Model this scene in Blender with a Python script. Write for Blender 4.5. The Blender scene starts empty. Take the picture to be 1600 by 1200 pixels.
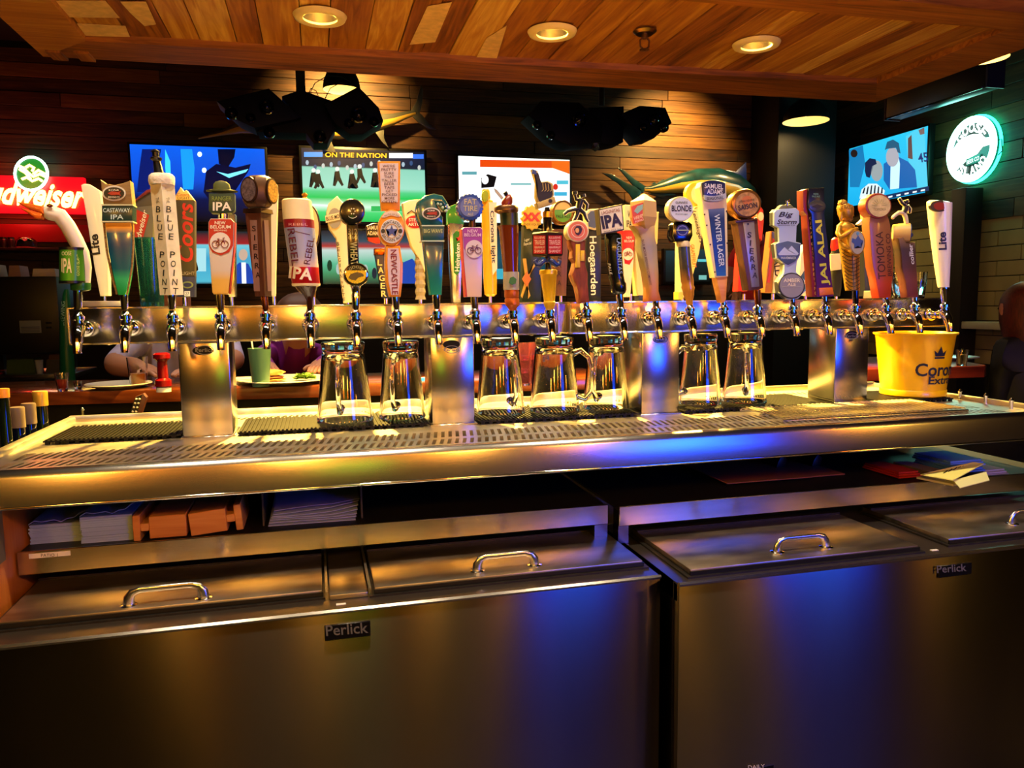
import bpy, bmesh, math, random
from mathutils import Vector, Matrix
random.seed(7)
sc = bpy.context.scene
COL = sc.collection
R = math.radians

# ---------------------------------------------------------------- camera
YAW, PITCH, ROLL, F = R(14.3336), R(6.0489), R(-0.6481), 1190.85
CAM = Vector((.3905, -1.4341, 1.1604))
fwd = Vector((math.sin(YAW)*math.cos(PITCH), math.cos(YAW)*math.cos(PITCH), -math.sin(PITCH)))
rgt = Vector((math.cos(YAW), -math.sin(YAW), 0))
upv = rgt.cross(fwd)
r2 = math.cos(ROLL)*rgt + math.sin(ROLL)*upv
u2 = -math.sin(ROLL)*rgt + math.cos(ROLL)*upv
cd = bpy.data.cameras.new('camera'); cam = bpy.data.objects.new('camera', cd); COL.objects.link(cam)
cd.sensor_width = 36; cd.lens = F*36/1600; cd.clip_start = .02; cd.clip_end = 60
mw = Matrix.Identity(4)
for i in range(3):
    mw[i][0] = r2[i]; mw[i][1] = u2[i]; mw[i][2] = -fwd[i]; mw[i][3] = CAM[i]
cam.matrix_world = mw
sc.camera = cam

# ---------------------------------------------------------------- world, exposure, large lights
w = bpy.data.worlds.new('dim_room_air'); sc.world = w; w.use_nodes = True
w.node_tree.nodes['Background'].inputs[0].default_value = (.25, .3, .45, 1)
w.node_tree.nodes['Background'].inputs[1].default_value = .010
vs = sc.view_settings
vs.view_transform = 'Standard'; vs.look = 'None'; vs.exposure = 0.7; vs.gamma = 1; vs.use_curve_mapping = False

WARM = (1, .61, .10)
SOFT = (1, .80, .55)
def spot(name, loc, tgt, power, color=WARM, size=100, blend=.6, rad=.04):
    l = bpy.data.lights.new(name, 'SPOT'); l.energy = power; l.color = color
    l.spot_size = R(size); l.spot_blend = blend; l.shadow_soft_size = rad
    o = bpy.data.objects.new(name, l); COL.objects.link(o); o.location = loc
    d = Vector(tgt)-Vector(loc); o.rotation_euler = d.to_track_quat('-Z', 'Y').to_euler()
    return o
def point(name, loc, power, color=WARM, rad=.05):
    l = bpy.data.lights.new(name, 'POINT'); l.energy = power; l.color = color; l.shadow_soft_size = rad
    o = bpy.data.objects.new(name, l); COL.objects.link(o); o.location = loc
    return o

# ---------------------------------------------------------------- helpers: rays from the lens, used to find real positions
def ray(px, py): return fwd + r2*((px-800)/F) + u2*((600-py)/F)
def P(px, py, Y):
    d = ray(px, py); return CAM + d*((Y-CAM.y)/d.y)
def PX(px, py, X):
    d = ray(px, py); return CAM + d*((X-CAM.x)/d.x)
def PZ(px, py, Z):
    d = ray(px, py); return CAM + d*((Z-CAM.z)/d.z)
def K(px, py, Y):
    d = ray(px, py); return (Y-CAM.y)/d.y/F            # metres per photo pixel on that plane
def SY(Y): return lambda x, y: P(x, y, Y)
def SX(X): return lambda x, y: PX(x, y, X)
def SP(p0, n):
    p0 = Vector(p0); n = Vector(n)
    def s(x, y):
        d = ray(x, y); return CAM + d*((p0-CAM).dot(n)/d.dot(n))
    return s
def SC(ax, ay, r):                                       # vertical cylinder
    def s(x, y):
        d = ray(x, y); ox, oy = CAM.x-ax, CAM.y-ay
        a = d.x*d.x+d.y*d.y; b = ox*d.x+oy*d.y; c = ox*ox+oy*oy-r*r
        q = max(b*b-a*c, 0); return CAM + d*((-b-math.sqrt(q))/a)
    return s

def SL(rows, Y):
    """surface of a lathe_px body: axis and radius follow the rows"""
    q = sorted((P(cx, cy, Y).z, P(cx, cy, Y).x, hw*K(cx, cy, Y)) for cx, cy, hw in rows)
    def at(z):
        for a, b in zip(q, q[1:]):
            if z <= b[0]: t = max(0, min(1, (z-a[0])/max(b[0]-a[0], 1e-9))); return a[1]+(b[1]-a[1])*t, a[2]+(b[2]-a[2])*t
        return q[-1][1], q[-1][2]
    def s(x, y):
        z = P(x, y, Y).z
        for _ in range(4):
            ax, r = at(z); p = SC(ax, Y, r)(x, y); z = p.z
        return p
    return s
def SQ(rows, Y, rot):
    """the two faces of a square lathe_px post that look at the lens: (left plane, its normal), (right plane, its normal)"""
    (ax, ay, ah), (bx, by, bh) = rows[0], rows[-1]; A, Bq = P(ax, ay, Y), P(bx, by, Y); ka, kb_ = ah*K(ax, ay, Y), bh*K(bx, by, Y); out = []
    for k in range(4):
        v = [Vector((math.cos(R(rot)+j*math.pi/2), math.sin(R(rot)+j*math.pi/2), 0)) for j in (k, k+1)]
        p = [A+v[0]*ka, A+v[1]*ka, Bq+v[0]*kb_]; n = (p[1]-p[0]).cross(p[2]-p[0]).normalized()
        if n.dot(v[0]+v[1]) < 0: n = -n
        if n.dot(CAM-A) > 0: out.append((n.x, SP(p[0], n), n))
    out.sort(key=lambda e: e[0]); return [(e[1], e[2]) for e in out]

# ---------------------------------------------------------------- materials
def lin(h):
    h = h.lstrip('#'); v = [int(h[i:i+2], 16)/255 for i in (0, 2, 4)]
    return tuple(c/12.92 if c <= .04045 else ((c+.055)/1.055)**2.4 for c in v)+(1,)
MATS = {}
def mat(name, col='#808080', rough=.5, metal=0, emit=0, ecol=None, trans=0, ior=1.45, coat=0, aniso=0, alpha=1, spec=.5):
    if name in MATS: return MATS[name]
    m = bpy.data.materials.new(name); m.use_nodes = True
    b = m.node_tree.nodes['Principled BSDF']
    b.inputs['Base Color'].default_value = lin(col) if isinstance(col, str) else tuple(col)+(1,)
    b.inputs['Roughness'].default_value = rough; b.inputs['Metallic'].default_value = metal
    b.inputs['Specular IOR Level'].default_value = spec
    b.inputs['IOR'].default_value = ior
    if trans: b.inputs['Transmission Weight'].default_value = trans
    if coat: b.inputs['Coat Weight'].default_value = coat; b.inputs['Coat Roughness'].default_value = .08
    if emit:
        b.inputs['Emission Strength'].default_value = emit
        b.inputs['Emission Color'].default_value = lin(ecol or col)
    if aniso:
        t = m.node_tree.nodes.new('ShaderNodeCombineXYZ'); t.inputs[1].default_value = .7; t.inputs[2].default_value = .7
        b.inputs['Anisotropic'].default_value = aniso
        m.node_tree.links.new(t.outputs[0], b.inputs['Tangent'])
    MATS[name] = m
    return m
def M(h, rough=.45, **k):                                # plain coloured paint / plastic, one material per colour
    return mat('paint_%s_%d%s' % (h.lstrip('#'), rough*100, ''.join('%s%s' % kv for kv in sorted(k.items()))), h, rough, **k)
def nt(m): return m.node_tree.nodes, m.node_tree.links, m.node_tree.nodes['Principled BSDF']
def add_noise(m, scale, amount, stretch=(1, 1, 1), rough_amt=0, bump=0):
    """wear: darken and lighten the base colour with world-space noise"""
    N, L, b = nt(m)
    g = N.new('ShaderNodeNewGeometry'); mp = N.new('ShaderNodeMapping'); mp.inputs['Scale'].default_value = stretch
    no = N.new('ShaderNodeTexNoise'); no.inputs['Scale'].default_value = scale; no.inputs['Detail'].default_value = 5
    L.new(g.outputs['Position'], mp.inputs['Vector']); L.new(mp.outputs[0], no.inputs['Vector'])
    col = b.inputs['Base Color'].default_value[:]
    rp = N.new('ShaderNodeValToRGB')
    rp.color_ramp.elements[0].position = .3; rp.color_ramp.elements[1].position = .7
    rp.color_ramp.elements[0].color = tuple(c*(1-amount) for c in col[:3])+(1,)
    rp.color_ramp.elements[1].color = tuple(min(1, c*(1+amount)) for c in col[:3])+(1,)
    L.new(no.outputs['Fac'], rp.inputs['Fac']); L.new(rp.outputs[0], b.inputs['Base Color'])
    if rough_amt:
        r0 = b.inputs['Roughness'].default_value
        mr = N.new('ShaderNodeMapRange'); mr.inputs['To Min'].default_value = max(.02, r0-rough_amt); mr.inputs['To Max'].default_value = min(1, r0+rough_amt)
        L.new(no.outputs['Fac'], mr.inputs['Value']); L.new(mr.outputs[0], b.inputs['Roughness'])
    if bump:
        bp = N.new('ShaderNodeBump'); bp.inputs['Strength'].default_value = bump; bp.inputs['Distance'].default_value = .004
        L.new(no.outputs['Fac'], bp.inputs['Height']); L.new(bp.outputs[0], b.inputs['Normal'])
    return m
def wood(name, cols, axis='x', rough=.55, scale=14, bump=.35, coat=0):
    """old timber: long grain along an axis, each board its own tone"""
    if name in MATS: return MATS[name]
    m = mat(name, '#804020', rough, coat=coat); N, L, b = nt(m)
    g = N.new('ShaderNodeNewGeometry'); oi = N.new('ShaderNodeObjectInfo')
    ad = N.new('ShaderNodeVectorMath'); ad.operation = 'ADD'
    sv = N.new('ShaderNodeCombineXYZ')
    mu = N.new('ShaderNodeMath'); mu.operation = 'MULTIPLY'; mu.inputs[1].default_value = 37
    L.new(oi.outputs['Random'], mu.inputs[0])
    for i in range(3): L.new(mu.outputs[0], sv.inputs[i])
    L.new(g.outputs['Position'], ad.inputs[0]); L.new(sv.outputs[0], ad.inputs[1])
    mp = N.new('ShaderNodeMapping')
    s = {'x': (.07, 1, 1), 'y': (1, .07, 1), 'z': (1, 1, .07)}[axis]
    mp.inputs['Scale'].default_value = s
    L.new(ad.outputs[0], mp.inputs['Vector'])
    n1 = N.new('ShaderNodeTexNoise'); n1.inputs['Scale'].default_value = scale*3; n1.inputs['Detail'].default_value = 8; n1.inputs['Distortion'].default_value = 1.5
    n2 = N.new('ShaderNodeTexNoise'); n2.inputs['Scale'].default_value = scale*.5; n2.inputs['Detail'].default_value = 3
    L.new(mp.outputs[0], n1.inputs['Vector']); L.new(mp.outputs[0], n2.inputs['Vector'])
    rp = N.new('ShaderNodeValToRGB'); e = rp.color_ramp.elements
    while len(e) < len(cols): e.new(.5)
    for i, c in enumerate(cols):
        e[i].position = .25+.5*i/(len(cols)-1); e[i].color = lin(c)
    mx = N.new('ShaderNodeMath'); mx.operation = 'MULTIPLY_ADD'; mx.inputs[1].default_value = .6
    m3 = N.new('ShaderNodeMath'); m3.operation = 'MULTIPLY_ADD'; m3.inputs[1].default_value = .35
    m4 = N.new('ShaderNodeMath'); m4.operation = 'MULTIPLY_ADD'; m4.inputs[1].default_value = .3; m4.inputs[2].default_value = -.12
    L.new(oi.outputs['Random'], m4.inputs[0])
    L.new(n2.outputs['Fac'], m3.inputs[0]); L.new(m4.outputs[0], m3.inputs[2])
    L.new(n1.outputs['Fac'], mx.inputs[0]); L.new(m3.outputs[0], mx.inputs[2])
    L.new(mx.outputs[0], rp.inputs['Fac']); L.new(rp.outputs[0], b.inputs['Base Color'])
    bp = N.new('ShaderNodeBump'); bp.inputs['Strength'].default_value = bump; bp.inputs['Distance'].default_value = .003
    L.new(n1.outputs['Fac'], bp.inputs['Height']); L.new(bp.outputs[0], b.inputs['Normal'])
    return m
def grad(name, stops, z0, z1, rough=.4, axis=2, coat=0, emit=0, metal=0):
    """colour fade along a world axis"""
    m = mat(name, '#808080', rough, coat=coat, metal=metal); N, L, b = nt(m)
    g = N.new('ShaderNodeNewGeometry'); sp = N.new('ShaderNodeSeparateXYZ'); L.new(g.outputs['Position'], sp.inputs[0])
    mr = N.new('ShaderNodeMapRange'); mr.inputs['From Min'].default_value = z0; mr.inputs['From Max'].default_value = z1
    L.new(sp.outputs[axis], mr.inputs['Value'])
    rp = N.new('ShaderNodeValToRGB'); e = rp.color_ramp.elements
    while len(e) < len(stops): e.new(.5)
    for i, (p, c) in enumerate(stops): e[i].position = p; e[i].color = lin(c)
    L.new(mr.outputs[0], rp.inputs['Fac'])
    if not emit: L.new(rp.outputs[0], b.inputs['Base Color'])
    else:
        b.inputs['Base Color'].default_value = (.01, .01, .012, 1)
        L.new(rp.outputs[0], b.inputs['Emission Color']); b.inputs['Emission Strength'].default_value = emit
    return m

STEEL = mat('brushed_steel', (.60, .57, .52), .22, 1, aniso=.7); add_noise(STEEL, 5, .10, (1, 1, 12))
STEELD = mat('dark_brushed_steel', (.30, .265, .225), .22, 1, aniso=.95); add_noise(STEELD, 8, .14, (1, 1, .3))
STEELT = mat('scuffed_steel_lid', (.42, .36, .27), .36, 1); add_noise(STEELT, 9, .3, (1, 3, 1), .12)
STEELC = mat('worn_counter_steel', (.66, .60, .50), .40, 1); add_noise(STEELC, 14, .14, (1, 2, 1), .10)
STEELP = mat('column_steel', (.50, .48, .45), .2, 1, aniso=.3)
CHROME = mat('chrome', (.80, .80, .80), .07, 1)
COPPER = mat('copper', '#b0612c', .25, 1)
GOLD = mat('gold_paint', '#c8922a', .3, .7)
BRONZE = mat('bronze', '#6b4a2c', .35, .7)
BLACK = mat('black_plastic', '#0b0b0c', .35)
MATTE = mat('matte_black', '#08080a', .8)
RUBBER = mat('black_rubber', '#070605', .5, spec=.2); 
WHITE = mat('white_plastic', '#e6e2d6', .35, coat=.3)
CREAM = mat('cream_plastic', '#e3d6a8', .4)
GLASS = mat('clear_glass', '#ffffff', .0, trans=1, ior=1.47)
CANOPY = wood('canopy_boards', ['#4a260c', '#94561a', '#bc8026', '#e0b450'], 'y', .5, 12, .5)
TRIM = wood('canopy_trim', ['#5c3210', '#9a5c1e', '#b8782a', '#cfa040'], 'x', .5, 12, .4)
WALLW = wood('wall_boards', ['#140a05', '#3c2310', '#5c3a18', '#74501f'], 'x', .6, 9, .5)
WALLWY = wood('side_wall_boards', ['#10100a', '#2e2a1a', '#4a3e22', '#5a4a2a'], 'y', .6, 9, .5)
BARWOOD = wood('bar_top_wood', ['#2a0f06', '#57260e', '#7a3d16'], 'x', .22, 8, .05, coat=.5)
OAK = wood('oak_block', ['#a8581c', '#c8803a', '#d89a50'], 'x', .45, 20, .1)
PANELW = wood('side_panel_wood', ['#7a3c10', '#a65a1c', '#b86c28'], 'z', .4, 20, .1)

# ---------------------------------------------------------------- object builders
WL = {}
def wloc(o): return WL.get(o.name, Vector((0, 0, 0))) if o else Vector((0, 0, 0))
def tag(o, label=None, cat=None, group=None, kind=None):
    if label: o['label'] = label
    if cat: o['category'] = cat
    if group: o['group'] = group
    if kind: o['kind'] = kind
    return o
def thing(name, label, cat, loc, group=None):
    o = bpy.data.objects.new(name, None); COL.objects.link(o); o.location = loc
    o.empty_display_size = .02
    WL[o.name] = Vector(loc); return tag(o, label, cat, group)
def finish(name, bm, m, parent=None, smooth=None, origin=None):
    """link a bmesh made in world coordinates as one mesh object"""
    me = bpy.data.meshes.new(name)
    bmesh.ops.recalc_face_normals(bm, faces=bm.faces)
    bm.to_mesh(me); bm.free()
    return finish_me(name, me, m, parent, smooth, origin)
def finish_me(name, me, m, parent=None, smooth=None, origin=None):
    if origin is None:
        if parent is not None: origin = wloc(parent)
        else:
            vs_ = [v.co for v in me.vertices]
            mn = Vector([min(v[i] for v in vs_) for i in range(3)]); mx = Vector([max(v[i] for v in vs_) for i in range(3)])
            origin = Vector(((mn.x+mx.x)/2, (mn.y+mx.y)/2, mn.z))
    origin = Vector(origin)
    me.transform(Matrix.Translation(-origin))
    for mm in (m if isinstance(m, (list, tuple)) else [m]): me.materials.append(mm)
    if smooth is not None:
        for p in me.polygons: p.use_smooth = True
        me.set_sharp_from_angle(angle=R(smooth))
    o = bpy.data.objects.new(name, me); COL.objects.link(o)
    if parent is not None:
        o.parent = parent; o.location = origin-wloc(parent)
    else: o.location = origin
    WL[o.name] = origin
    return o
def B(): return bmesh.new()
def bm_box(bm, x0, x1, y0, y1, z0, z1, bev=0, seg=2):
    b2 = bmesh.new() if bev else bm
    v = [b2.verts.new((x, y, z)) for x in (x0, x1) for y in (y0, y1) for z in (z0, z1)]
    for f in ((0, 1, 3, 2), (4, 6, 7, 5), (0, 4, 5, 1), (2, 3, 7, 6), (0, 2, 6, 4), (1, 5, 7, 3)): b2.faces.new([v[i] for i in f])
    if bev:
        bmesh.ops.recalc_face_normals(b2, faces=b2.faces)
        bmesh.ops.bevel(b2, geom=b2.edges[:], offset=bev, segments=seg, affect='EDGES', profile=.5)
        merge(bm, b2)
def merge(bm, b2):
    mp = {v: bm.verts.new(v.co) for v in b2.verts}
    for f in b2.faces:
        try: n = bm.faces.new([mp[v] for v in f.verts]); n.material_index = f.material_index
        except ValueError: pass
    b2.free()
def box(name, x0, x1, y0, y1, z0, z1, m, parent=None, bev=0, seg=2):
    bm = B(); bm_box(bm, min(x0, x1), max(x0, x1), min(y0, y1), max(y0, y1), min(z0, z1), max(z0, z1), bev, seg)
    return finish(name, bm, m, parent, 40 if bev else None)
def bm_prism(bm, pts, vec, bev=0, seg=2):
    """pts: world polygon (front face), extruded by vec"""
    b2 = bmesh.new(); vec = Vector(vec)
    a = [b2.verts.new(p) for p in pts]; b = [b2.verts.new(Vector(p)+vec) for p in pts]
    n = len(pts)
    f0 = b2.faces.new(a); b2.faces.new(b[::-1])
    for i in range(n): b2.faces.new((a[i], b[i], b[(i+1) % n], a[(i+1) % n]))
    if bev:
        bmesh.ops.recalc_face_normals(b2, faces=b2.faces)
        ed = [e for e in f0.edges]
        bmesh.ops.bevel(b2, geom=ed, offset=bev, segments=seg, affect='EDGES', profile=.5)
    big = [f for f in b2.faces if len(f.verts) > 4]
    bmesh.ops.triangulate(b2, faces=big)
    merge(bm, b2)
def prism(name, px, Y, th, m, parent=None, bev=0, surf=None, smooth=35, vec=None):
    """front outline at photo points on a surface, given real thickness"""
    s = surf or SY(Y)
    bm = B(); bm_prism(bm, [s(x, y) for x, y in px], vec or (0, th, 0), bev)
    return finish(name, bm, m, parent, smooth)
def ell(cx, cy, rx, ry, n=28, a0=0, a1=360, rot=0):
    full = abs(a1-a0) >= 360; o = []
    for i in range(n if full else n+1):
        t = R(a0+(a1-a0)*i/n); x, y = rx*math.cos(t), -ry*math.sin(t); c, s = math.cos(R(rot)), math.sin(R(rot))
        o.append((cx+x*c+y*s, cy-x*s+y*c))
    return o
def disc(name, cx, cy, rx, ry, Y, th, m, parent=None, bev=0, n=28, rot=0): return prism(name, ell(cx, cy, rx, ry, n, rot=rot), Y, th, m, parent, bev)
def rect(x0, y0, x1, y1): return [(x0, y0), (x1, y0), (x1, y1), (x0, y1)]
def ring_bm(bm, outer, inner, vec):
    n = len(outer); vec = Vector(vec)
    A = [bm.verts.new(p) for p in outer]; Bv = [bm.verts.new(p) for p in inner]
    C_ = [bm.verts.new(Vector(p)+vec) for p in outer]; D = [bm.verts.new(Vector(p)+vec) for p in inner]
    for i in range(n):
        j = (i+1) % n
        bm.faces.new((A[i], A[j], Bv[j], Bv[i])); bm.faces.new((C_[i], D[i], D[j], C_[j]))
        bm.faces.new((A[i], C_[i], C_[j], A[j])); bm.faces.new((Bv[i], Bv[j], D[j], D[i]))
def ring(name, cx, cy, rx, ry, wpx, Y, th, m, parent=None, n=28, surf=None, vec=None):
    s = surf or SY(Y); bm = B()
    ring_bm(bm, [s(*p) for p in ell(cx, cy, rx, ry, n)], [s(*p) for p in ell(cx, cy, rx-wpx, ry-wpx, n)], vec or (0, th, 0))
    return finish(name, bm, m, parent, 40)
def bm_loft(bm, rings, cap=True):
    rv = [[bm.verts.new(p) for p in r] for r in rings]; n = len(rv[0])
    for a, b in zip(rv, rv[1:]):
        for i in range(n): bm.faces.new((a[i], a[(i+1) % n], b[(i+1) % n], b[i]))
    if cap:
        for r in (rv[0][::-1], rv[-1]):
            try: bm.faces.new(r)
            except ValueError: pass
    return rv
def bm_lathe(bm, prof, axis=(0, 0), seg=20, rot=0, cap=True, sy=1):
    """prof: (r, z) or (r, z, cx, cy)"""
    rings = []
    for q in prof:
        r, z = q[0], q[1]; cx, cy = (q[2], q[3]) if len(q) > 2 else axis
        r = max(r, 1e-5)
        rings.append([(cx+r*math.cos(R(rot)+2*math.pi*i/seg), cy+sy*r*math.sin(R(rot)+2*math.pi*i/seg), z) for i in range(seg)])
    bm_loft(bm, rings, cap)
def lathe(name, prof, axis, m, parent=None, seg=20, rot=0, cap=True, smooth=40, sy=1):
    bm = B(); bm_lathe(bm, prof, axis, seg, rot, cap, sy)
    return finish(name, bm, m, parent, smooth)
def lathe_px(name, rows, Y, m, parent=None, seg=20, rot=0, smooth=40, cap=True, sy=1):
    """rows: (px centre, py, half width px) with a vertical axis at depth Y"""
    prof = []
    for cx, cy, hw in rows:
        p = P(cx, cy, Y); prof.append((hw*K(cx, cy, Y)*(1 if seg > 4 else 1), p.z, p.x, p.y))
    return lathe(name, prof, None, m, parent, seg, rot, cap, smooth, sy)
def bm_tube(bm, pts, rad, seg=8, closed=False, flat=None):
    pts = [Vector(p) for p in pts]; n = len(pts)
    rad = rad if isinstance(rad, (list, tuple)) else [rad]*n
    rings = []; prev = None
    for i, p in enumerate(pts):
        if closed: t = pts[(i+1) % n]-pts[i-1]
        else: t = pts[min(i+1, n-1)]-pts[max(i-1, 0)]
        t.normalize()
        if prev is None:
            a = Vector((0, 0, 1)) if abs(t.z) < .9 else Vector((0, 1, 0)); u = t.cross(a).normalized()
        else:
            u = prev-t*prev.dot(t)
            u = u.normalized() if u.length > 1e-6 else t.cross(Vector((0, 1, 0))).normalized()
        prev = u; v = t.cross(u)
        k = flat or 1
        rings.append([p+(u*math.cos(2*math.pi*j/seg)+v*math.sin(2*math.pi*j/seg)*k)*rad[i] for j in range(seg)])
    if closed:
        rv = [[bm.verts.new(q) for q in r] for r in rings]
        for i in range(n):
            a, b = rv[i], rv[(i+1) % n]
            for j in range(seg): bm.faces.new((a[j], a[(j+1) % seg], b[(j+1) % seg], b[j]))
    else: bm_loft(bm, rings)
def tube(name, pts, rad, m, parent=None, seg=8, closed=False):
    bm = B(); bm_tube(bm, pts, rad, seg, closed); return finish(name, bm, m, parent, 60)
def tube_px(name, pts, Y, rpx, m, parent=None, seg=8, closed=False, surf=None):
    s = surf or SY(Y); k = K(pts[0][0], pts[0][1], Y) if Y is not None else .005
    rp = [q*k for q in rpx] if isinstance(rpx, (list, tuple)) else rpx*k
    return tube(name, [s(*p) for p in pts], rp, m, parent, seg, closed)
FONT = {}; ASPECT = {}
def text_mesh(s, shear=0, bold=0, space=1, line=1):
    k = (s, shear, bold, space, line)
    if k not in FONT:
        cu = bpy.data.curves.new('t', 'FONT'); cu.body = s; cu.align_x = 'CENTER'; cu.shear = shear; cu.offset = bold
        cu.space_character = space; cu.space_line = line; cu.resolution_u = 3
        o = bpy.data.objects.new('t', cu); COL.objects.link(o)
        dg = bpy.context.evaluated_depsgraph_get(); me = bpy.data.meshes.new_from_object(o.evaluated_get(dg))
        vs_ = [v.co[:2] for v in me.vertices]; fs = [tuple(p.vertices) for p in me.polygons]
        bpy.data.objects.remove(o); bpy.data.curves.remove(cu); bpy.data.meshes.remove(me)
        x0, x1 = min(v[0] for v in vs_), max(v[0] for v in vs_); y0, y1 = min(v[1] for v in vs_), max(v[1] for v in vs_)
        FONT[k] = ([((v[0]-x0)/(x1-x0)-.5, (v[1]-y0)/(y1-y0)-.5) for v in vs_], fs); ASPECT[s] = (x1-x0)/(y1-y0)
    return FONT[k]
def T(s, c, L, h, m, parent, surf, ang=0, arc=None, off=.0006, name='lettering', **k):
    """printed lettering: centre c, length L and height h in photo pixels, laid on a surface. arc=(radius px, +1 top / -1 bottom)"""
    vs_, fs = text_mesh(s, **k); a = R(ang); e1 = (math.cos(a), -math.sin(a)); e2 = (-math.sin(a), -math.cos(a))
    if len(s) == 1: L = min(L, h*ASPECT[s]*1.25)
    me = bpy.data.meshes.new(name); co = []
    for u, v in vs_:
        if arc:
            rr, sgn = arc; t = u*L/rr; r_ = rr+v*h*sgn
            x, y = (c[0]+r_*math.sin(t), c[1]-sgn*r_*math.cos(t))
        else: x = c[0]+e1[0]*u*L+e2[0]*v*h; y = c[1]+e1[1]*u*L+e2[1]*v*h
        p = surf(x, y); co.append(p+(CAM-p).normalized()*off)
    me.from_pydata(co, [], fs); me.update()
    return finish_me(name, me, m, parent)
def stack(s): return '\n'.join(s)
def copy_tree(o, parent=None):
    c = o.copy(); COL.objects.link(c); c.parent = parent; WL[c.name] = wloc(o)
    for ch in list(o.children): copy_tree(ch, c)
    return c
# ================================================================= setting
def struct(o): o['kind'] = 'structure'; return o
FLOORM = add_noise(mat('dark_floor_tile', '#1a1512', .5), 3, .4)
struct(box('floor', -3.4, 5.4, -2.15, 5.4, -.05, 0, FLOORM))
struct(box('ceiling', -3.4, 5.4, -2.15, 5.4, 3.15, 3.2, mat('ceiling_black', '#07070a', .9)))
WALLD = mat('dark_wall_backing', '#0c0806', .8)
wall_far = struct(box('wall_far', -3.4, 5.4, 5.23, 5.33, 0, 3.15, WALLD))
wall_right = struct(box('wall_right', 5.30, 5.4, -2.15, 5.23, 0, 3.15, WALLD))
wall_left = struct(box('wall_left', -3.4, -3.3, -2.15, 5.23, 0, 3.15, add_noise(mat('plum_wall', '#2a1210', .8), 2, .3)))
wall_near = struct(box('wall_near', -3.3, 5.3, -2.15, -2.05, 0, 3.15, add_noise(mat('amber_wall', '#120c07', .8), 2, .3)))
def boards(parent, along, a0, a1, z0, z1, h, depth_at, m, joint=.004, lens=(1.1, 2.4)):
    """horizontal boards of one wall, each a piece of its own"""
    z = z0; cache = {}
    while z < z1-.03:
        a = a0-random.random()
        while a < a1:
            L_ = random.uniform(*lens); b = min(a+L_, a1); a_ = max(a, a0)
            if b-a_ > .05:
                d = random.uniform(0, .006)
                if along == 'x': o = box('plank', a_+.002, b-.002, depth_at-.018-d, depth_at, z+joint/2, min(z+h, z1)-joint/2, m, parent, .002, 1)
                else: o = box('plank', depth_at-.018-d, depth_at, a_+.002, b-.002, z+joint/2, min(z+h, z1)-joint/2, m, parent, .002, 1)
            a = b if b < a1 else a1
        z += h
boards(wall_far, 'x', -3.3, 5.28, 1.0, 3.12, .105, 5.23, WALLW)
boards(wall_right, 'y', 1.2, 5.2, 1.74, 3.12, .135, 5.30, WALLWY)
# painted block lower part of the side wall
BLOCK = add_noise(mat('painted_block', '#9a8c55', .6), 5, .12)
LEDGE = mat('pale_stone', '#a9aa90', .5)
z = .0; row = 0
while z < 1.72:
    y = 1.2-(row % 2)*.2
    while y < 4.62:
        a, b = max(y, 1.2), min(y+.4, 4.62)
        if z > .55 and b-a > .03: box('block', 5.288, 5.30, a+.003, b-.003, z+.003, z+.11-.003, BLOCK, wall_right, .002, 1)
        y += .4
    z += .11; row += 1
post = box('corner_post', 5.10, 5.26, 3.32, 3.46, 0, 1.98, mat('dark_post', '#15110c', .6), None, .006)
tag(post, 'dark square post standing against the pale block wall', 'post')
pillar = box('pillar', 4.45, 5.05, 4.75, 5.2, 0, 3.15, mat('pillar_black', '#060609', .7), None, .01)
tag(pillar, 'broad black pillar between the plank wall and the angled television', 'pillar')
led = box('wall_ledge', 5.12, 5.286, 2.0, 4.7, .93, .985, LEDGE, None, .006); tag(led, 'pale stone ledge along the block wall', 'ledge')

# ---- timber canopy hung over the bar
cz = 2.01
canopy = thing('canopy', 'rustic timber canopy of old boards hung above the taps', 'canopy', (1.2, 1.0, cz))
box('canopy_deck', -.44, 2.73, .52, 1.47, cz+.05, cz+.10, WALLD, canopy)
CANS = [(.436, .998), (1.15, .973), (1.854, .935)]
def drill(o, cx, cy):
    """round opening for a recessed light"""
    bm = B(); bm_lathe(bm, [(.056, cz-.05), (.056, cz+.2)], (cx, cy), 32); cut = finish('cutter', bm, WALLD)
    md = o.modifiers.new('hole', 'BOOLEAN'); md.operation = 'DIFFERENCE'; md.object = cut; md.solver = 'EXACT'
    me = bpy.data.meshes.new_from_object(o.evaluated_get(bpy.context.evaluated_depsgraph_get())); o.modifiers.remove(md); o.data = me
    bpy.data.objects.remove(cut)
x = -.275; i = 0
while x < 2.53:
    w_ = random.uniform(.075, .125); x1 = min(x+w_, 2.535); dz = random.uniform(0, .006)
    pl_ = box('plank', x+.0012, x1-.0012, .60, 1.33, cz+.012-dz, cz+.05, CANOPY, canopy, .0015, 1)
    for lx, ly in CANS:
        if x-.056 < lx < x1+.056: drill(pl_, lx, ly)
    x = x1
def trim_piece(pts):
    bm = B(); bm_prism(bm, [(a, b, cz-.012) for a, b in pts], (0, 0, .10)); return finish('trim_board', bm, TRIM, canopy)
trim_piece([(-.46, 1.52), (2.745, 1.44), (2.55, 1.20), (-.28, 1.325)])
trim_piece([(2.745, 1.44), (2.745, .47), (2.53, .60), (2.55, 1.20)])
trim_piece([(2.745, .47), (-.46, .50), (-.28, .63), (2.53, .60)])
trim_piece([(-.46, .50), (-.46, 1.52), (-.28, 1.325), (-.28, .63)])
box('end_block', -.43, -.385, 1.44, 1.525, cz-.02, cz-.0125, CANOPY, canopy); box('end_block', -.345, -.30, 1.43, 1.52, cz-.02, cz-.0125, CANOPY, canopy)
PAINT = add_noise(mat('old_cream_paint', '#d9b36a', .7), 40, .15)
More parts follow.
